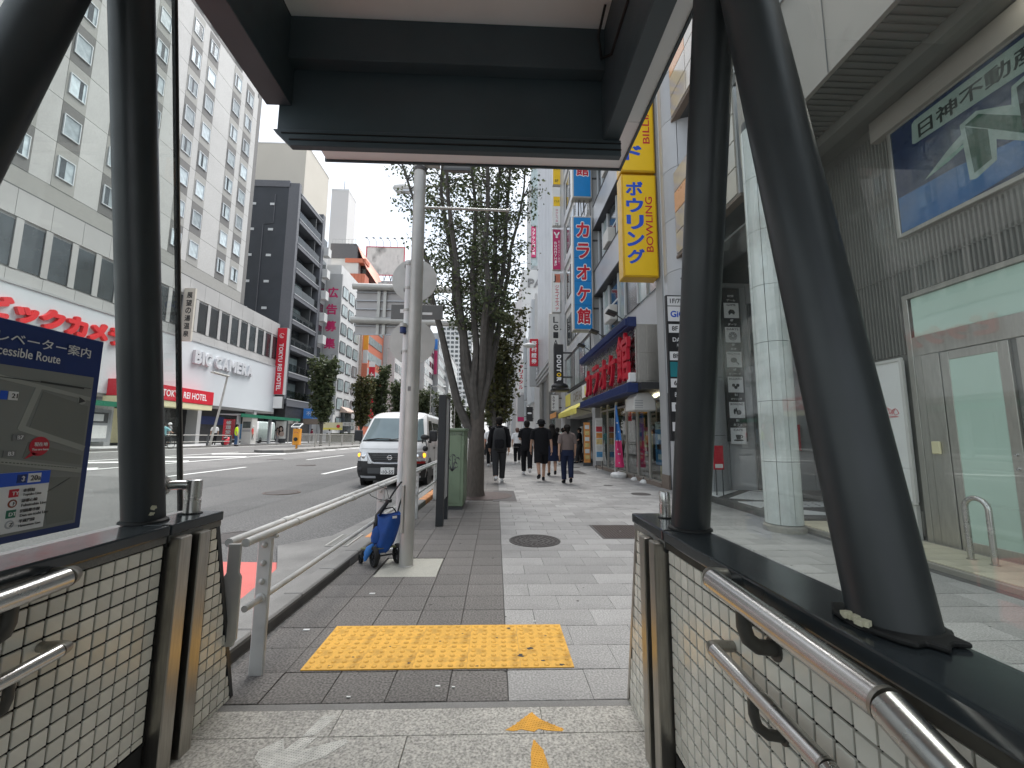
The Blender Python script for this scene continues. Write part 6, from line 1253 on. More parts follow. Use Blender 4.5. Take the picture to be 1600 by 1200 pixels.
p = thing('parked_scooter', 'small red and black scooter parked by the far kerb rail', 'scooter', (-22.9, 37.7, GZ)); MB().ell((-22.95, 37.2, .72), .2, .5, .3, 12, 8, Matrix.Rotation(.5, 3, 'X')).obj('body', 'red', p, smooth=True); [MB().lathe((-22.95, y, .62), [(.001, -.06), (.2, -.06), (.24, 0), (.2, .06), (.001, .06)], 16, 'x').obj('wheel', 'tyre', p) for y in (36.75, 37.7)]; MB().tube([(-22.95, 37.6, .7), (-22.95, 37.4, 1.3)], .03, 6).obj('steering', 'car_black', p); MB().ell((-22.95, 37.0, 1.0), .16, .3, .08, 10, 6).obj('saddle', 'car_black', p, smooth=True)
p = thing('parked_van', 'white van standing in the store passage behind the bus shelter', 'van', (-26.3, 47, GZ)); b = MB(); b.loft([[(-27.2, 47.6 + .0, z) if False else (x, y, z) for x, y in ((-27.2 + dx, 46 + dy), (-25.4 - dx, 46 + dy), (-25.4 - dx, 50), (-27.2 + dx, 50))] for z, dx, dy in ((.6, 0, .05), (1.3, 0, 0), (1.9, .03, .35), (2.6, .16, .9), (2.75, .3, 1.2))]); b.obj('body', 'car_white', p, bevel=.05, seg=2); MB().cbox((-26.3, 46.62, 2.15), (.72, 0, 0), (0, .19, .28), (0, -.02, .013)).obj('windscreen', 'car_glass', p); [MB().box(x - .15, x + .15, 45.97, 46.02, 1.0, 1.2).obj('headlight', 'lamp_clear', p) for x in (-27.0, -25.6)]; [MB().lathe((x, 46.9, .72), [(.001, -.1), (.3, -.1), (.32, 0), (.3, .1), (.001, .1)], 18, 'x').obj('wheel', 'tyre', p) for x in (-27.1, -25.5)]

# median island
mz = zr(-14.5)
b = MB(); b.prism([(-13.45, 27.6, mz - .1), (-14.5, 27.0, mz - .1), (-15.4, 27.8, mz - .1), (-16.2, 100, mz - .1), (-13.6, 100, mz - .1)], (0, 0, .27)); b.obj('median_island', 'concrete', kind='structure', bevel=.03)
p = thing('median_beacon', 'yellow solar warning beacon on the tip of the median island', 'beacon', (-13.9, 30.3, mz))
MB().tube([(-13.9, 30.3, mz + .1), (-13.9, 30.3, mz + .45)], .07, 10).obj('post', 'orange', p); MB().box(-14.12, -13.68, 30.1, 30.5, mz + .42, mz + 1.55).obj('body', 'orange', p, bevel=.04, seg=2); MB().cbox((-13.9, 30.2, mz + 1.78), (.30, 0, 0), (0, .24, .12), (0, -.02, .035)).obj('solar_panel_frame', 'white', p); MB().cbox((-13.9, 30.185, mz + 1.81), (.26, 0, 0), (0, .20, .10), (0, -.008, .012)).obj('solar_cells', 'bld_glass', p)
MB().lathe((-13.9, 30.1, mz + .82), [(.001, -.05), (.13, -.05), (.14, 0), (.001, 0)], 18, 'y').obj('lens', 'print_black', p); b = MB(); b.tube([(-13.9 + .14 * math.cos(q), 30.09, mz + 1.22 + .10 * math.sin(q)) for q in [.3 + .5 * k for k in range(7)]], .02, 5); b.obj('arrow_print', 'orange_red', p)
p = thing('median_fence', 'grey bar fence along the median island', 'fence', (-14.6, 31.5, mz)); fy0, fy1 = 32, 62
for k in range(11): y = fy0 + k * 3; MB().box(-14.66, -14.54, y - .05, y + .05, mz + .15, mz + 1.25).obj('post', 'pole_grey', p)
for z in (.32, 1.2): MB().box(-14.63, -14.57, fy0, fy1, mz + z - .03, mz + z + .03).obj('rail', 'pole_grey', p)
bar = MB().box(-.014, .014, -.014, .014, .34, 1.18).mesh('bar', 'pole_grey')
for k in range(150): put(bar, 'bar', p, (-14.6, fy0 + .1 + k * .2, mz))
p = thing('road_sign', 'yellow and cream shop panels beyond the median fence', 'panel', (-19.5, 57, GZ)); MB().box(-22.9, -20.4, 57, 57.2, 2.0, 3.0).obj('yellow_panel', 'cream', p); MB().box(-20.35, -18.9, 57, 57.2, 2.55, 3.05).obj('cream_panel', 'off_white', p); text('コーヒー', (-19.6, 57, 2.8), RC, UP, 1.2, .3, 'print_black', p, bold=.03); MB().ell((-20.9, 56.98, 2.5), .24, .02, .22, 14, 8).obj('red_dot', 'red', p); MB().box(-22.9, -20.4, 56.99, 57, 2.05, 2.3).obj('print_band', 'yellow_pale', p); MB().box(-22.4, -18.6, 57.02, 57.2, .45, 1.6).obj('green_hedge_panel', 'leaf_olive', p)

# ================================================================ LEFT SIDE: navy apartment block
t = thing('apartment_block', 'dark navy apartment block with stacked balconies', 'building', (-27, 55, GZ))
MB().box(-46, -28.4, 54.5, 63.0, GZ, 34.6).obj('wall', 'apt_navy', t); MB().box(-28.4, -27.0, 54.5, 55.1, 6.0, 35.2).obj('end_wall', 'apt_grey', t); MB().box(-28.4, -26.9, 62.2, 63.0, GZ, 35.0).obj('end_wall', 'apt_grey', t); MB().box(-46, -28.3, 54.42, 63.05, 34.6, 35.5).obj('parapet', 'apt_grey', t)
vents = MB().box(-.32, .32, -.06, .0, -.16, .16).mesh('vent', 'panel_white')
for k in range(6):
    for x in (-30.4, -32.9): put(vents, 'vent', t, (x - .07 * k * 0, 54.5, 32.1 - k * 3.6))
MB().tube([(-30.1, 54.45, 33.5), (-30.1, 54.45, 29.4), (-31.4, 54.45, 29.2), (-31.4, 54.45, 15.8)], .05, 6).obj('drainpipe', 'apt_grey', t)
flo = [34.0, 30.4, 26.9, 23.4, 19.9, 16.4, 12.9, 9.4, 5.9]
for k, z in enumerate(flo):
    bal = MB().box(-28.4, -26.95, 55.1, 62.2, z - .55, z).obj('balcony', 'apt_grey', t); MB().box(-27.0, -26.9, 55.1, 62.2, z - .02, z + .07).obj('slab_edge', 'slab_grey', bal)
    if k: MB().box(-27.03, -27.0, 55.15, 62.15, z + .07, z + 1.15).obj('glass_railing', 'rail_glass', bal); MB().box(-28.39, -28.3, 55.4, 60.0, z + .05, z + 2.4).obj('balcony_window', 'bld_glass_light' if k % 3 else 'bld_glass', bal); MB().box(-28.3, -28.25, 57.6, 57.75, z + .05, z + 2.4).obj('window_frame', 'bld_dark', bal); MB().box(-28.39, -27.1, 60.3, 60.45, z + .07, z + 2.9).obj('partition', 'bld_dark', bal)
MB().box(-28.4, -27.0, 55.1, 62.2, GZ, 5.3).obj('entrance_recess', 'shop_dark', t); MB().box(-27.2, -26.9, 55.1, 62.2, 5.0, 5.35).obj('entrance_lintel', 'apt_grey', t)
s = thing('shop_sign', 'pale blue shop sign at the foot of the navy block', 'sign', (-26, 60, 3)); MB().box(-26.9, -24.4, 60, 60.2, 3.6, 5.0).obj('panel', 'banner_blue', s); MB().box(-26.9, -24.4, 60.02, 60.2, 2.8, 3.55).obj('brown_panel', 'bld_brown', s); text('不動産', (-25.6, 60, 4.3), RC, UP, 1.8, .6, 'print_white', s)
s = thing('street_sign', 'small grey directional sign before the navy block', 'sign', (-24, 50.5, GZ)); MB().tube([(-24.2, 50.5, GZ), (-24.2, 50.5, 3.0)], .05, 6).obj('post', 'pole_grey', s); MB().box(-24.9, -23.2, 50.45, 50.55, 2.6, 3.0).obj('panel', 'pole_grey', s)
t = thing('balcony_building', 'building with projecting white balconies next to the navy block', 'building', (-27, 64, GZ)); MB().box(-44, -27.4, 63.1, 65.9, GZ, 31).obj('wall', 'bld_grey', t)
for k in range(8): z = 29.0 - k * 3.45; b_ = MB().box(-27.2, -26.2, 63.15, 64.3, z - .2, z + 1.1).obj('balcony', 'bld_white', t); MB().box(-27.39, -27.3, 63.4, 65.2, z + 1.15, z + 2.9).obj('window', 'bld_glass', b_)
t = thing('beige_building', 'tall blank beige building behind the navy block', 'building', (-30, 62, GZ)); MB().box(-52, -30, 61.8, 70.5, 34, 46.2).obj('wall', 'beige_wall', t); MB().box(-52, -30.6, 63.1, 70.5, GZ, 34).obj('lower_wall', 'beige_wall', t); MB().box(-52, -29.95, 61.75, 70.55, 46.2, 46.4).obj('parapet', 'off_white', t)
t = thing('slim_tower', 'slim blank pale tower rising far beyond the orange house', 'building', (-43, 110, GZ)); MB().box(-45.8, -41.2, 110, 116, GZ, 68.3).obj('wall', 'tower_wall', t); MB().tube([(-43.2, 112, 68.3), (-43.2, 112, 72)], .08, 6).obj('mast', 'bld_dark', t); MB().box(-45.85, -41.15, 109.95, 116.05, 67.9, 68.4).obj('parapet', 'bld_white', t)
# white building with the vertical advertisement
t = thing('white_office_building', 'white office building with a vertical red advertisement and chamfered windows', 'building', (-25, 66, GZ))
MB().box(-44, -25.2, 66.2, 77.5, GZ, 28.6).obj('wall', 'bld_white', t); MB().box(-27.6, -24.9, 66.0, 66.3, 4.5, 27.0).obj('sign_panel', 'bld_grey', t); MB().box(-25.2, -24.85, 76.9, 77.5, GZ, 28.8).obj('pink_edge', 'poster_skin', t)
for k, ch in enumerate('広告募集'): text(ch, (-26.3, 66.0, 23.9 - 2.75 * k), RC, UP, 1.75, 1.75, 'magenta', t, name='letter', bold=.035)
text('No.77', (-26.2, 66.0, 13.6), RC, UP, 1.5, .5, 'print_grey', t, bold=.03)
for k, ch in enumerate(('(03)', '5774', '8506')): text(ch, (-26.1, 66.0, 12.1 - k * 1.05), RC, UP, 1.5, .75, 'print_grey', t, bold=.03)
for k in range(8):
    for j, y in enumerate((67.2, 70.3, 73.4)):
        z = 24.6 - 3.05 * k; w = MB(); w.prism([(-25.2, y, z - 1.0), (-25.2, y + 2.3, z - 1.0), (-25.2, y + 2.6, z - .7), (-25.2, y + 2.6, z + .7), (-25.2, y + 2.3, z + 1.0), (-25.2, y + .3, z + 1.0), (-25.2, y, z + .7)], (.08, 0, 0)); w = w.obj('window', 'bld_dark', t)
        b = MB(); b.prism([(-25.115, y + .15, z - .85), (-25.115, y + 2.4, z - .85), (-25.115, y + 2.4, z + .8), (-25.115, y + .2, z + .8)], (.01, 0, 0)); b.obj('pane', 'bld_glass_light', w); MB().box(-25.1, -25.06, y + 1.25, y + 1.35, z - .85, z + .8).obj('mullion', 'panel_white', w)
s = thing('shop_canopy', 'dull pink canopy over a bay at the foot of the white office', 'canopy', (-25, 70, 5)); b = MB(); b.prism([(-25.2, 69, 6.0), (-24.0, 69, 5.2), (-24.0, 69, 5.0), (-25.2, 69, 5.0)], (0, 4, 0)); b.obj('cloth', 'poster_skin', s)
MB().box(-25.1, -24.5, 69.5, 72.5, 1, 5).obj('bay', 'bld_glass', s)
# orange house
t = thing('orange_house', 'orange clad building with slate mansard roof and overhanging balconies', 'building', (-24.5, 80, GZ)); MB().box(-40, -25.0, 78.2, 92, GZ, 30.5).obj('wall', 'orange_red', t)
b = MB(); b.prism([(-31.2, 76, 34.0), (-26.2, 76, 34.0), (-26.2, 76, 36.2), (-27.0, 76, 36.8), (-31.2, 76, 36.8)], (0, 14, 0)); b.obj('mansard_roof', 'roof_slate', t)
b = MB(); b.prism([(-26.2, 76, 36.2), (-26.2, 90, 36.2), (-24.4, 90, 31.0), (-24.4, 76, 32.0)], (.12, 0, 0)); b.obj('sloping_wall', 'pink_orange', t)
MB().box(-31, -26, 76.2, 78.2, 30.4, 34).obj('white_wall', 'bld_white', t); MB().box(-28.4, -24.6, 76, 78.3, 33.2, 34.0).obj('eaves', 'orange_red', t); MB().box(-28.4, -24.6, 75.9, 78.3, 28.2, 31.0).obj('balcony', 'orange_red', t); MB().box(-28.2, -25, 77.6, 78.22, 31.0, 33.2).obj('shaded_window', 'bld_glass', t)
for k in range(6): MB().box(-28.4 + k * .64, -28.37 + k * .64, 75.88, 75.9, 28.2, 31).obj('panel_joint', 'rust', t)
for k in range(8): z = 25.5 - k * 3.2; MB().box(-25.0, -24.93, 79, 91, z, z + 1.6).obj('ribbon_window', 'bld_glass_light', t)
MB().box(-31.2, -26.5, 76.1, 90, 36.8, 36.9).obj('roof_deck', 'bld_grey', t); 
for k in range(8): MB().tube([(-31 + k * .6, 76.2, 36.9), (-31 + k * .6, 76.2, 37.8)], .03, 4).obj('roof_rail_post', 'bld_grey', t)
MB().tube([(-31, 76.2, 37.75), (-26.5, 76.2, 37.75)], .03, 4).obj('roof_rail', 'bld_grey', t)
t = thing('billboard', 'weathered blank white billboard with red edges on a roof frame', 'billboard', (-26.3, 95, 36)); MB().box(-30.7, -21.9, 95, 95.5, 38.3, 45.0).obj('board', 'billboard', t)
for a in ((-30.8, -30.6), (-22.0, -21.8)): MB().box(*a, 94.9, 95, 38.2, 45.1).obj('red_edge', 'red', t)
MB().box(-30.8, -21.8, 94.9, 95, 45.0, 45.15).obj('red_edge', 'red', t); MB().box(-30.8, -21.8, 94.9, 95, 38.15, 38.3).obj('red_edge', 'red', t)
for k in range(12): b = MB(); x = -30.6 + k * .76; b.tube([(x, 95.2, 35.5), (x + .76 * (1 if k % 2 else -1) * .9, 95.2, 38.2)], .09, 4); b.obj('truss_bar', 'white' if k % 3 == 0 else 'bld_dark', t)
for k in range(6): x = -30 + k * 1.6; l_ = MB().tube([(x, 95, 45.1), (x, 94.6, 46.2), (x - .3, 93.6, 46.6)], .06, 5).obj('lamp_arm', 'bld_grey', t); MB().ell((x - .35, 93.4, 46.5), .3, .3, .12, 8, 5).obj('lamp', 'bld_dark', l_)
def genb(name, label, x, y0, y1, h, m, rows, cols_, wm='bld_glass', x0=-44, band=None, z0=4.5, ph=1.8):
    t = thing(name, label, 'building', (x, y0, GZ)); MB().box(x0, x, y0, y1, GZ, h).obj('wall', m, t)
    fh = (h - z0 - .8) / rows; w = (y1 - y0) / cols_
    wme = MB().box(-.02, .06, -w * .4, w * .4, -ph / 2, ph / 2).mesh('window', wm)
    for i in range(rows):
        for j in range(cols_): put(wme, 'window', t, (x, y0 + w * (j + .5), z0 + fh * (i + .55)))
    MB().box(x0, x + .1, y0 - .05, y1 + .05, h, h + .5).obj('parapet', 'bld_grey', t)
    nx = min(4, int((x - x0) / 4))
    return t
genb('billboard_building', 'plain building carrying the weathered billboard', -22.6, 93, 108, 35.6, 'bld_white', 9, 4)
t = genb('signboard_building', 'dark building covered in red and orange shop signs', -23.6, 108.2, 124, 33, 'bld_dark', 8, 4, 'bld_glass_light')
for k, (m, z) in enumerate((('orange_red', 30), ('orange', 26), ('red', 22), ('orange_red', 18), ('orange', 13), ('red', 8))): MB().box(-23.6, -22.4, 108.0, 108.2, z - 1.6, z + 1.6).obj('sign', m, t); MB().box(-23.5, -23.4, 109 + k * 2.4, 111 + k * 2.4, 31 - k * 4.2, 33 - k * 4.2).obj('sign', 'orange_red' if k % 2 else 'orange', t)
genb('grey_office_building', 'light grey office building beyond the red sign building', -21.5, 124.5, 142, 34, 'bld_white', 8, 4)
genb('blue_office_building', 'far grey office building with narrow windows', -20.0, 142.5, 165, 36, 'bld_grey', 9, 6)
genb('far_office_building', 'farthest white office building on the left of the avenue', -19.0, 166, 200, 34, 'bld_white', 8, 8)
s = thing('vertical_banner', 'pink and blue vertical banners on the light grey office', 'banner', (-20.5, 141, 20)); MB().box(-21.2, -20.2, 141, 141.3, 22, 30).obj('pink_banner', 'magenta', s); MB().box(-21.2, -20.2, 141, 141.3, 30.5, 34).obj('blue_banner', 'banner_blue', s)
for k, (x, y, z0, z1, w, lab) in enumerate(((-23.2, 78.4, 4.5, 14.0, 1.1, 'nearest red vertical banner with white characters beyond the white office'), (-20.6, 92.8, 5, 12.5, 1.3, 'red vertical banner farther along behind the street trees'))):
    s = thing('shop_banner', lab, 'banner', (x, y, z0)); MB().box(x - w / 2, x + w / 2, y, y + .2, z0, z1).obj('panel', 'hotel_red', s); vtext('カラオケ', s, y, x, z1 - .8, z0 + .8, w * .62, 'print_white')
    MB().box(x - w / 2, x + w / 2, y - .02, y, z1, z1 + 1.0).obj('top_panel', 'white', s)
s = thing('shop_sign', 'orange and green sign boards on the white office edge', 'sign', (-24, 77.8, 12)); MB().box(-24.8, -23.9, 77.7, 77.9, 10.5, 14.5).obj('orange_panel', 'orange_red', s); MB().box(-24.8, -23.9, 77.7, 77.9, 14.6, 17).obj('white_panel', 'bld_white', s); MB().box(-24.8, -23.9, 77.7, 77.9, 17.1, 20).obj('orange_panel', 'orange', s)
# end of the avenue
t = thing('end_tower', 'tall pale apartment tower closing the end of the avenue', 'building', (-32, 300, 0)); MB().box(-43.3, -18, 300, 320, 0, 86).obj('wall', 'bld_white', t)
wme = MB().box(-1.05, 1.05, -.3, .1, -.9, .9).mesh('window', 'bld_glass')
for i in range(24):
    for j in range(8): put(wme, 'window', t, (-41.6 + j * 3.1, 300, 6 + i * 3.3))
t = genb('avenue_end_building', 'low pale building at the end of the avenue beside the tall tower', -46, 280, 300, 40, 'bld_white', 9, 5, x0=-80)
t = thing('footbridge', 'curved white arch crossing the far end of the avenue', 'bridge', (-20, 150, 0)); MB().tube([(-22 + 24 * f, 150, 5 + 20 * math.sin(PI * (.12 + .76 * f)) * .62) for f in [k / 20 for k in range(21)]], .22, 6).obj('arch', 'bld_grey', t)
MB().tube([(-22 + 24 * f, 150, 3.6 + 20 * math.sin(PI * (.12 + .76 * f)) * .62) for f in [k / 20 for k in range(21)]], .16, 6).obj('arch', 'bld_grey', t); MB().box(-21.5, -20.2, 149.9, 150.1, 10, 15).obj('red_panel', 'red', t)
# right-hand far blocks
def rgen(name, label, x, y0, y1, h, m, rows, cols_, wm='bld_glass'):
    t = thing(name, label, 'building', (x, y0, 0)); MB().box(x, x + 18, y0, y1, 0, h).obj('wall', m, t); fh = (h - 5) / rows; w = (y1 - y0) / cols_; wme = MB().box(-.06, .02, -w * .38, w * .38, -fh * .28, fh * .28).mesh('window', wm)
    for i in range(rows):
        for j in range(cols_): put(wme, 'window', t, (x, y0 + w * (j + .5), 4.6 + fh * (i + .5)))
    MB().box(x - .4, x, y0, y0 + .5, 0, h).obj('pier', 'panel_white', t); return t
rgen('white_shop_building', 'white building with slanted bays next to the stepped white building', 4.6, 66.2, 75.8, 17, 'bld_white', 6, 3)
rgen('striped_building', 'pale building with dark window bands far on the right', 4.6, 118, 150, 40, 'bld_white', 10, 8); rgen('far_right_building', 'farthest pale building on the right of the avenue', 4.2, 152, 210, 46, 'bld_white', 12, 12)
s = blade('projecting_sign', 'far white projecting sign with red katakana', 60.0, 3.0, 3.95, 7.6, 12.0, .4, 'white', 'white', rim=.02); vtext('クリスタル', s, 60.0, 3.45, 11.7, 8.0, .6, 'red', .03)
s = blade('projecting_sign', 'far pale projecting sign with a magenta foot', 60.0, 3.0, 3.95, 3.4, 7.3, .4, 'bld_grey', 'bld_grey', rim=.02); MB().box(3.02, 3.93, 59.98, 60, 3.5, 4.1).obj('magenta_foot', 'magenta', s)
s = blade('projecting_sign', 'far black projecting signs with a white animal logo', 52.0, 3.7, 4.5, 3.2, 5.0, .3, 'print_black', 'print_black', rim=.02); MB().ell((4.1, 51.98, 4.2), .28, .01, .12, 12, 6).obj('white_logo', 'print_white', s)
# ================================================================ TREES
def zelkova(name, label, base, H, R0, nb, nleaf, lsize, leafm='leaf', trunk='bark', seed=1, z_split=1.6, spread=1.2, lean=(0, 0), lowest=.28, cat='tree', group=None, tr=.17, squash=1.0, fork=True, sub=5):
    rnd = random.Random(seed); t = thing(name, label, cat, base, group); B = V(base)
    tb = MB(); limbs = MB(); tips = []
    zs_ = z_split
    tb.tube([B + V((0, 0, -.05)), B + V((0, 0, .12)), B + V((.01, 0, zs_ * .6)), B + V((.03, .02, zs_ * 1.25))], [tr * 1.3, tr * 1.05, tr * .95, tr * .75], 12)
    for k in range(nb):
        a = 2 * PI * k / nb + rnd.uniform(-.3, .3); st = B + V((.05 * math.cos(a), .05 * math.sin(a), zs_ * rnd.uniform(.7, 1.25))); pts = [st]; out = spread * rnd.uniform(.35, 1); hh = H * rnd.uniform(.82, 1.0) - st.z + B.z
        n = 9
        for i in range(1, n + 1):
            f = i / n; w = out * (f ** .75) ; pts.append(st + V((math.cos(a) * w + rnd.uniform(-.07, .07) + lean[0] * f, math.sin(a) * w * squash + rnd.uniform(-.07, .07) + lean[1] * f, hh * f)))
        r0 = tr * rnd.uniform(.36, .58); limbs.tube(pts, [max(.012, r0 * (1 - .88 * i / n)) for i in range(n + 1)], 7)
        for i in range(1, n):
            f = i / n
            for s in range(sub):
                if (pts[i].z - B.z) / H < lowest: continue
                p = pts[i].lerp(pts[i + 1], rnd.random()); b = rnd.uniform(0, 2 * PI); ln = R0 * rnd.uniform(.35, .8) * (1.15 - .5 * f); q = p + V((math.cos(b) * ln, math.sin(b) * ln * squash, ln * rnd.uniform(.25, .9)))
                m_ = p.lerp(q, .5) + V((0, 0, .05)); limbs.tube([p, m_, q], [.016 * tr / .17, .010 * tr / .17, .005], 4, cap=False); tips.append((p, q)); tips.append((p.lerp(q, .4), q))
    tb.obj('trunk', trunk, t, smooth=True); limbs.obj('limbs', 'bark_dark', t, smooth=True)
    vs = []; fs = []
    for i in range(nleaf):
        p, q = tips[rnd.randrange(len(tips))]; f = rnd.betavariate(2.2, 1.1); c = p.lerp(q, f) + V((rnd.gauss(0, .11), rnd.gauss(0, .11), rnd.gauss(0, .10) - .05)) * (R0 / .8)
        L_ = lsize * rnd.uniform(.7, 1.4); d = V((rnd.gauss(0, 1), rnd.gauss(0, 1), rnd.gauss(-.35, .6))).normalized(); s_ = d.cross(V((rnd.gauss(0, 1), rnd.gauss(0, 1), rnd.gauss(0, 1)))).normalized() * L_ * .36
        k = len(vs); vs += [c - d * L_ * .5, c + s_, c + d * L_ * .6, c - s_]; fs.append((k, k + 1, k + 2, k + 3))
    me = bpy.data.meshes.new('foliage'); me.from_pydata(vs, [], fs); me.materials.append(M[leafm]); put(me, 'foliage', t, kind='stuff'); return t
zelkova('street_tree', 'big zelkova street tree with bare ascending limbs behind the green cabinet', (-.44, 9.35, 0), 9.6, .85, 11, 14500, .068, seed=3, z_split=1.7, spread=1.75, tr=.185, lowest=.33, sub=6, lean=(-.30, 0))
MB().lathe((-.30, 9.35, 0), [(.001, .009), (.62, .009), (.66, .008), (.66, -.01)], 24).obj('tree_pit', 'iron_brown', kind='structure')
zelkova('street_tree', 'second slender street tree beyond the gantry pole', (-.05, 22.5, 0), 9.0, .9, 9, 7000, .17, 'leaf_olive', seed=9, z_split=1.8, spread=1.5, tr=.17, lowest=.22)
zelkova('street_tree', 'third street tree farther along the pavement', (.05, 33, 0), 8.0, .9, 8, 5200, .2, 'leaf', seed=12, z_split=1.8, spread=1.4, tr=.16, lowest=.25)
zelkova('street_tree', 'fourth street tree far along the pavement', (-.1, 46, 0), 7.5, .9, 7, 3600, .24, 'leaf', seed=13, z_split=1.8, spread=1.5, tr=.16, lowest=.25)
zelkova('street_tree', 'fifth and farthest street tree on the right pavement', (-.2, 62, 0), 7.0, .9, 7, 2600, .28, 'leaf', seed=14, z_split=1.8, spread=1.6, tr=.16, lowest=.25)
for i, (x, y, h, r, n, m, lab) in enumerate(((-17.4, 43, 9.6, .95, 7500, 'leaf_far', 'dense conical tree before the navy apartment block'), (-17.6, 56, 9.0, .9, 5000, 'leaf_olive', 'olive green tree before the red banner on the left'), (-16.6, 61, 11.0, 1.1, 5200, 'leaf_far', 'tall dark tree in the middle of the left row'), (-14.6, 66, 9.8, 1.1, 4600, 'leaf_far', 'dark tree to the right of the tall one in the left row'), (-16.8, 72, 10.0, 1.1, 3800, 'leaf_far', 'half hidden tree behind the left row'), (-13.4, 78, 10, 1.2, 3800, 'leaf_far', 'leafy tree seen just left of the poles'), (-11.8, 92, 10.5, 1.3, 3600, 'leaf_far', 'distant tree seen between the pole and the totem'), (-9.6, 104, 10.5, 1.3, 3400, 'leaf_far', 'far tree with round crown right of the pole'), (-7.2, 118, 9.5, 1.4, 3000, 'leaf_far', 'farthest tree behind the totem'))):
    zelkova('avenue_tree', lab, (x, y, zr(x)), h, r, 9, n, .19 + y * .0018, m, 'bark_dark', seed=30 + i, z_split=2.0, spread=1.35, tr=.14, lowest=.2, sub=5, group='trees along the avenue')
# lamps along the avenue
for x, y, h, d, lab in ((-18.4, 70, 15.8, 1, 'street lamp with a white globe head over the left trees'), (-11.2, 72, 9.6, 1, 'grey street lamp arm over the left trees'), (-7.4, 75, 6.6, 1, 'low street lamp seen right of the grey pole'), (-.15, 26.5, 7.0, 1, 'distant street lamp with a white head beside the second tree')):
    t = thing('street_lamp', lab, 'street lamp', (x, y, 0)); MB().tube([(x, y, 0), (x, y, h), (x + .5, y, h + .15), (x + 1.9, y, h + .15)], [.09, .08, .06, .05], 8).obj('pole', 'pole_grey', t, smooth=True); MB().ell((x + 2.2, y, h + .1), .45, .25, .16, 12, 6).obj('lamp_head', 'white_paint', t, smooth=True)

# ================================================================ PEOPLE
def skin_mesh(vs, es, rs, m, sub=1):
    me = bpy.data.meshes.new('body'); me.from_pydata([tuple(v) for v in vs], es, []); o = bpy.data.objects.new('body', me); COL.objects.link(o)
    o.modifiers.new('skin', 'SKIN'); sv = me.skin_vertices[0].data
    for i, r in enumerate(rs): sv[i].radius = r if isinstance(r, tuple) else (r, r); sv[i].use_root = (i == 0)
    s = o.modifiers.new('sub', 'SUBSURF'); s.levels = s.render_levels = sub
    out = bpy.data.meshes.new_from_object(o.evaluated_get(bpy.context.evaluated_depsgraph_get())); bpy.data.objects.remove(o); out.materials.clear(); out.materials.append(M[m]); out.polygons.foreach_set('use_smooth', [True] * len(out.polygons)); return out
def ring(c, rx, ry, n=16, tw=0): return [V(c) + V((rx * math.cos(2 * PI * k / n), ry * math.sin(2 * PI * k / n), 0)) for k in range(n)]
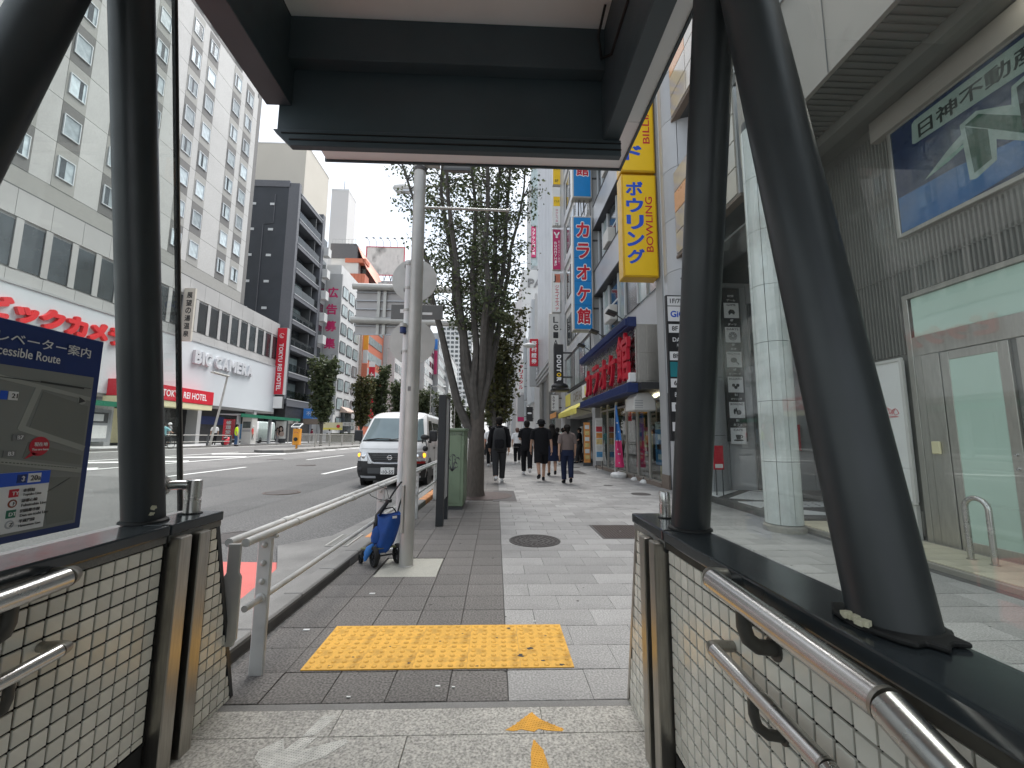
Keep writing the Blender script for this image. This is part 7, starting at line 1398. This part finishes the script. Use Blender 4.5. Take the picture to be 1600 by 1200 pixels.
def person(label, x, y, z=0, h=1.7, face=0, stride=.22, ph=1, top='black', bottom='black', kind='trousers', shoes='white', hair='short', hairc='hair_black', sleeve='short', bag=None, long_top=0, group=None, arm=(0, 0), sit=False, wide=1.0):
    t = thing('person', label, 'person', (x, y, z), group, rotz=face, local=True); k = h / 1.7; s = stride * ph
    hip = .90; sh = 1.385; fl, fr_ = s, -s
    HP = V((0, 0, hip)); CH = V((0, .0, 1.25)); NK = V((0, .01, 1.47)); HD = V((0, .03, 1.60))
    if sit: HP = V((0, 0, .95))
    def leg(sx, st):
        hp = V((sx * .085, 0, hip - .02))
        if sit: return hp, V((sx * .10, .38, .80)), V((sx * .10, .32, .38 + .08 * sx)), V((sx * .10, .44, .34 + .08 * sx))
        kn = V((sx * .085, st * .55 + .03, .49)); an = V((sx * .075, st, .085 if st >= 0 else .085 + min(.16, abs(st) * .55))); to = an + V((sx * .01, .13, -.045 if st >= 0 else -.075)); return hp, kn, an, to
    def armj(sx, st, mode):
        s_ = V((sx * .175 * wide, 0, sh))
        if mode == 1: return s_, V((sx * .22, .02, 1.13)), V((sx * .10, .22, 1.10)), V((sx * .06, .28, 1.12))
        if mode == 2: return s_, V((sx * .25, -.03, 1.12)), V((sx * .27, .16, 1.02)), V((sx * .26, .22, 1.0))
        if sit: return s_, V((sx * .24, .2, 1.2)), V((sx * .22, .42, 1.10)), V((sx * .22, .48, 1.10))
        return s_, V((sx * .225 * wide, -st * .25 - .02, 1.11)), V((sx * .235 * wide, -st * .75 + .05, .88)), V((sx * .232 * wide, -st * .85 + .07, .79))
    L1, R1 = leg(-1, fl), leg(1, fr_); A1, A2 = armj(-1, fl, arm[0]), armj(1, fr_, arm[1])
    vs = [HP, CH, NK, HD + V((0, 0, -.04)), HD + V((0, 0, .10))] + list(L1) + list(R1) + list(A1) + list(A2) + [V((0, 0, 1.37))]
    es = [(0, 1), (1, 21), (21, 2), (2, 3), (3, 4), (0, 5), (5, 6), (6, 7), (7, 8), (0, 9), (9, 10), (10, 11), (11, 12), (21, 13), (13, 14), (14, 15), (15, 16), (21, 17), (17, 18), (18, 19), (19, 20)]
    rs = [(.13, .10), (.13, .10), .05, (.075, .085), (.07, .08), .085, .058, .040, .035, .085, .058, .040, .035, .048, .038, .028, .034, .048, .038, .028, .034, (.11, .09)]
    me = skin_mesh(vs, es, rs, 'skin'); me.transform(Matrix.Diagonal((k * 1.08, k * 1.08, k, 1))); body = put(me, 'body', t)
    # five short fingers per hand
    fb = MB()
    for A, sx in ((A1, -1), (A2, 1)):
        w, hd = A[2], A[3]; d = (hd - w).normalized()
        for f in range(4): st = hd + V((0, (f - 1.5) * .016, 0)) + d * .015; fb.tube([st, st + d * .035 + V((-sx * .006, 0, 0)), st + d * (.055 + .008 * (f in (1, 2))) + V((-sx * .016, 0, 0))], [.008, .0075, .006], 5)
        st = w.lerp(hd, .6); fb.tube([st, st + d * .02 + V((-sx * .01, .03, 0)), st + d * .05 + V((-sx * .012, .035, 0))], [.009, .008, .006], 5)
    fb.ell(HD + V((0, .085, .0)), .014, .02, .022, 8, 5); fb.ell(HD + V((-.078, .0, .0)), .012, .022, .032, 8, 5); fb.ell(HD + V((.078, .0, .0)), .012, .022, .032, 8, 5)
    fm = fb.mesh('hand_and_face_detail', 'skin', True); fm.transform(Matrix.Diagonal((k * 1.08, k * 1.08, k, 1))); put(fm, 'hands', t)
    def add(b, name, m, sm=True, par=None): me = b.mesh(name, m, sm); me.transform(Matrix.Diagonal((k * 1.08, k * 1.08, k, 1))); return put(me, name, par or t)
    # clothes
    lo = .84 - long_top if not kind == 'skirt' else .90
    tc_ = 'cloth_' + top; b = MB(); W_ = wide
    zs_ = [(lo, .172, .115), (.94, .172, .118), (1.05, .165, .112), (1.18, .178, .118), (1.30, .192, .118), (1.375, .188, .105), (1.43, .125, .085), (1.475, .07, .07)]
    b.loft([ring((0, .005, z_), a * W_, c) for z_, a, c in zs_])
    for A in (A1, A2):
        e = A[0].lerp(A[1], .82) if sleeve == 'short' else A[1]
        sp_ = [A[0] + V((0, 0, .01)), A[0].lerp(A[1], .4), e] + ([A[1].lerp(A[2], .85)] if sleeve == 'long' else [])
        b.tube(sp_, [.068, .066, .068] + ([.05] if sleeve == 'long' else []), 12)
    b.tube([A1[0] + V((-.02, 0, .0)), V((-.10, .005, 1.415)), V((0, .005, 1.44)), V((.10, .005, 1.415)), A2[0] + V((.02, 0, .0))], [.066, .074, .075, .074, .066], 12)
    add(b, 'shirt', tc_)
    bc = 'cloth_' + bottom; b = MB()
    if kind == 'skirt': b.loft([ring((0, 0, z_), a, c, 20) for z_, a, c in ((.50, .225, .20), (.62, .205, .18), (.80, .185, .15), (.96, .16, .115))]); b.loft([[p * 1 for p in ring((0, 0, z_), .165, .118)] for z_ in (.93, 1.0)])
    else:
        b.loft([ring((0, 0, z_), a, c) for z_, a, c in ((.80, .165, .125), (.88, .175, .13), (.98, .165, .118))])
        for Lg in (L1, R1):
            if kind == 'shorts': b.tube([Lg[0] + V((0, 0, .02)), Lg[0].lerp(Lg[1], .5), Lg[0].lerp(Lg[1], .96)], [.105, .11, .108], 14)
            else: b.tube([Lg[0] + V((0, 0, .02)), Lg[0].lerp(Lg[1], .5), Lg[1], Lg[1].lerp(Lg[2], .5), Lg[2] + V((0, 0, .03))], [.10, .092, .078, .072, .066], 14)
    add(b, kind if kind in ('skirt', 'shorts', 'trousers') else 'trousers', bc)
    for Lg in (L1, R1):
        d = (Lg[3] - Lg[2]).normalized(); c = Lg[2]; b = MB(); b.tube([c - d * .05 + V((0, 0, -.025)), c + V((0, 0, -.02)), c + d * .08, c + d * .15, c + d * .175], [.034, .043, .042, .040, .02], 10, flat=.9); sh_ = add(b, 'shoe', 'cloth_' + shoes)
        b = MB(); b.tube([c - d * .055 + V((0, 0, -.062)), c + d * .06 + V((0, 0, -.062)), c + d * .17 + V((0, 0, -.030))], [.032, .040, .03], 10, flat=.35); add(b, 'sole', 'cloth_white' if shoes == 'white' else 'cloth_charcoal', True, sh_)
    # hair
    b = MB()
    if hair == 'hat': b.ell(HD + V((0, -.005, .05)), .105, .115, .10, 16, 10); b.lathe(HD + V((0, 0, .02)), [(.10, 0), (.135, -.02), (.135, -.012), (.10, .012)], 18)
    else:
        b.ell(HD + V((0, -.022, .035)), .094, .105, .105, 16, 10)
        b.ell(HD + V((0, -.05, -.03)), .082, .065, .075, 14, 8)
        if hair == 'long': b.loft([[V((0, -.055 - .02 * i, 1.60 - i * .055)) + V((w * math.cos(2 * PI * q / 16), .055 * math.sin(2 * PI * q / 16), 0)) for q in range(16)] for i, w in enumerate((.088, .10, .105, .11, .10, .06))])
        if hair == 'bun': b.ell(HD + V((0, -.12, .03)), .055, .05, .055, 12, 8); b.ell(HD + V((0, -.15, -.07)), .035, .03, .09, 10, 8)
    add(b, 'hair' if hair != 'hat' else 'hat', hairc)
    if hair == 'hat': b = MB(); b.ell(HD + V((0, -.05, -.04)), .08, .06, .06, 12, 8); add(b, 'hair', 'hair_black')
    if bag == 'backpack':
        g_ = thing('backpack', 'black backpack worn by the man in black on the left', 'backpack', (x, y, z), rotz=face, local=True); b = MB()
        b.loft([[V((a * math.copysign(abs(math.cos(q)) ** .6, math.cos(q)), -.19 + d_ * math.copysign(abs(math.sin(q)) ** .6, math.sin(q)), z_)) for q in [2 * PI * i / 20 for i in range(20)]] for z_, a, d_ in ((.86, .10, .04), (.89, .15, .08), (1.05, .16, .095), (1.25, .15, .085), (1.38, .12, .06), (1.42, .06, .03))]); add(b, 'pack', 'cloth_charcoal', True, g_)
        b = MB(); b.loft([[V((a * math.cos(q), -.285 + .03 * math.sin(q), z_)) for q in [2 * PI * i / 14 for i in range(14)]] for z_, a in ((.90, .08), (.94, .115), (1.1, .115), (1.13, .09))]); add(b, 'front_pocket', 'cloth_black', True, g_)
        for sx in (-1, 1): b = MB(); b.tube([V((sx * .08, -.13, 1.40)), V((sx * .105, -.02, 1.46)), V((sx * .12, .10, 1.38)), V((sx * .13, .12, 1.15)), V((sx * .15, -.08, .95))], .018, 6); add(b, 'strap', 'cloth_charcoal', True, g_)
    if bag == 'shoulder':
        g_ = thing('handbag', 'brown handbag carried between the man in black and the man in a cap', 'bag', (x, y, z), rotz=face, local=True); b = MB(); b.loft([[V((.30 + a * math.cos(q) * .35, .0 + a * math.sin(q), z_)) for q in [2 * PI * i / 14 for i in range(14)]] for z_, a in ((.84, .10), (.86, .15), (1.0, .14), (1.10, .10))]); add(b, 'pouch', 'cloth_brown', True, g_); b = MB(); b.tube([V((.30, -.08, 1.08)), V((.26, -.04, 1.3)), V((.24, .0, 1.40)), V((.26, .04, 1.3)), V((.30, .08, 1.08))], .010, 6); add(b, 'strap', 'cloth_brown', True, g_)
    return t
person('man in black with a black backpack and white trainers walking away', .09, 11.95, h=1.80, stride=.16, ph=-1, top='black', bottom='charcoal', bag='backpack', sleeve='long', long_top=.06)
person('man in a white shirt and black trousers ahead of the backpacker', -.24, 18.6, h=1.72, stride=.14, ph=1, top='white', bottom='black')
person('woman in a white blouse with reddish hair walking ahead of the group', 1.02, 20.4, h=1.68, stride=.13, ph=1, top='white', bottom='black', hairc='hair_brown', long_top=.05)
person('man in a black shirt and trousers with white shoes walking away', 1.05, 14.5, h=1.80, stride=.20, ph=1, top='black', bottom='black', bag='shoulder', long_top=.08, arm=(1, 0))
person('man in a black cap, black tee and shorts with bare legs', 1.33, 12.5, h=1.76, stride=.18, ph=-1, top='black', bottom='black', kind='shorts', shoes='black', hair='hat', hairc='cloth_black', long_top=.10, wide=1.12)
person('woman with long black hair in a black top and navy skirt', 1.86, 14.1, h=1.68, stride=.16, ph=1, top='black', bottom='navy', kind='skirt', shoes='black', hair='long')
person('woman in a taupe tee and navy trousers with hair tied back', 1.98, 11.8, h=1.60, stride=.12, ph=1, top='taupe', bottom='navy', shoes='black', hair='bun')
person('person in black bending by the cafe door', 4.15, 21.0, h=1.72, stride=.1, face=1.2, top='black', bottom='charcoal', shoes='black', arm=(1, 0))
person('person in a teal top half hidden behind the woman in taupe', 3.25, 20.6, h=1.70, stride=.15, top='teal', bottom='charcoal', shoes='white')
person('person in a pale top hidden behind the long haired woman', 2.9, 20.0, h=1.70, stride=.15, ph=-1, top='cream', bottom='charcoal', kind='shorts')
person('dark haired person in black walking far ahead behind the white blouse', 1.6, 24, h=1.68, stride=.14, top='black', bottom='black', arm=(2, 2))
person('distant person in an orange top by the second tree', -.75, 26, h=1.68, stride=.12, top='orange', bottom='charcoal'); person('distant person with a pink scarf ahead of the backpacker', .55, 30, h=1.66, stride=.12, top='pink', bottom='charcoal', hair='long')
for i, (x, y, tp, bt, lab) in enumerate(((.9, 34, 'grey', 'black', 'far walker in grey in the distant crowd'), (1.8, 37, 'white', 'navy', 'far walker in white in the distant crowd'), (2.6, 33, 'black', 'black', 'far walker in black near the shop fronts'), (.3, 40, 'maroon', 'black', 'far walker in maroon in the distant crowd'))): person(lab, x, y, h=1.68, stride=.12, top=tp, bottom=bt, ph=(-1) ** i)
person('man in a yellow safety vest and blue jeans standing at the far kerb', -21.6, 36.2, .33, h=1.78, face=-1.0, stride=.04, top='vest', bottom='jeans', shoes='black', wide=1.15, hairc='hair_black')
person('person in a red and white vest with a white cap at the far kerb', -22.8, 40.6, .41, h=1.72, face=-1.2, stride=.05, top='redvest', bottom='black', hair='hat', hairc='cloth_white')
person('cyclist in an aqua shirt riding past the far kerb', -21.9, 28.85, .26, h=1.72, face=0, top='aqua', bottom='charcoal', shoes='black', sit=True)
person('man in a white tee standing on the far pavement by the promotion panel', -24.2, 37.5, .41, h=1.74, face=.6, stride=.05, top='white', bottom='black', shoes='black')
person('person in a white cap behind the cyclist on the far pavement', -24.6, 33.0, .41, h=1.7, face=2, stride=.1, top='grey', bottom='charcoal', hair='hat', hairc='cloth_white')
person('person in brown waiting inside the bus shelter', -23.6, 47.8, .41, h=1.66, face=-1.2, stride=.05, top='maroon', bottom='cream', hair='long'); person('person in grey waiting at the far end of the bus shelter', -23.2, 46.0, .41, h=1.65, face=-1.2, stride=.05, top='taupe', bottom='grey', hair='long')
person('person in a white helmet and black by the navy block', -23.5, 51.5, .41, h=1.7, face=-.8, stride=.05, top='black', bottom='charcoal', hair='hat', hairc='cloth_white'); person('person in maroon beside the yellow beacon', -22.8, 53.5, .41, h=1.66, face=-.8, stride=.08, top='maroon', bottom='black'); person('person in white beyond the median fence', -22.0, 57, .41, h=1.66, face=-.8, stride=.1, top='white', bottom='charcoal')
person('second person in white farther beyond the median fence', -20.9, 60, .35, h=1.66, face=.8, stride=.1, top='white', bottom='black')
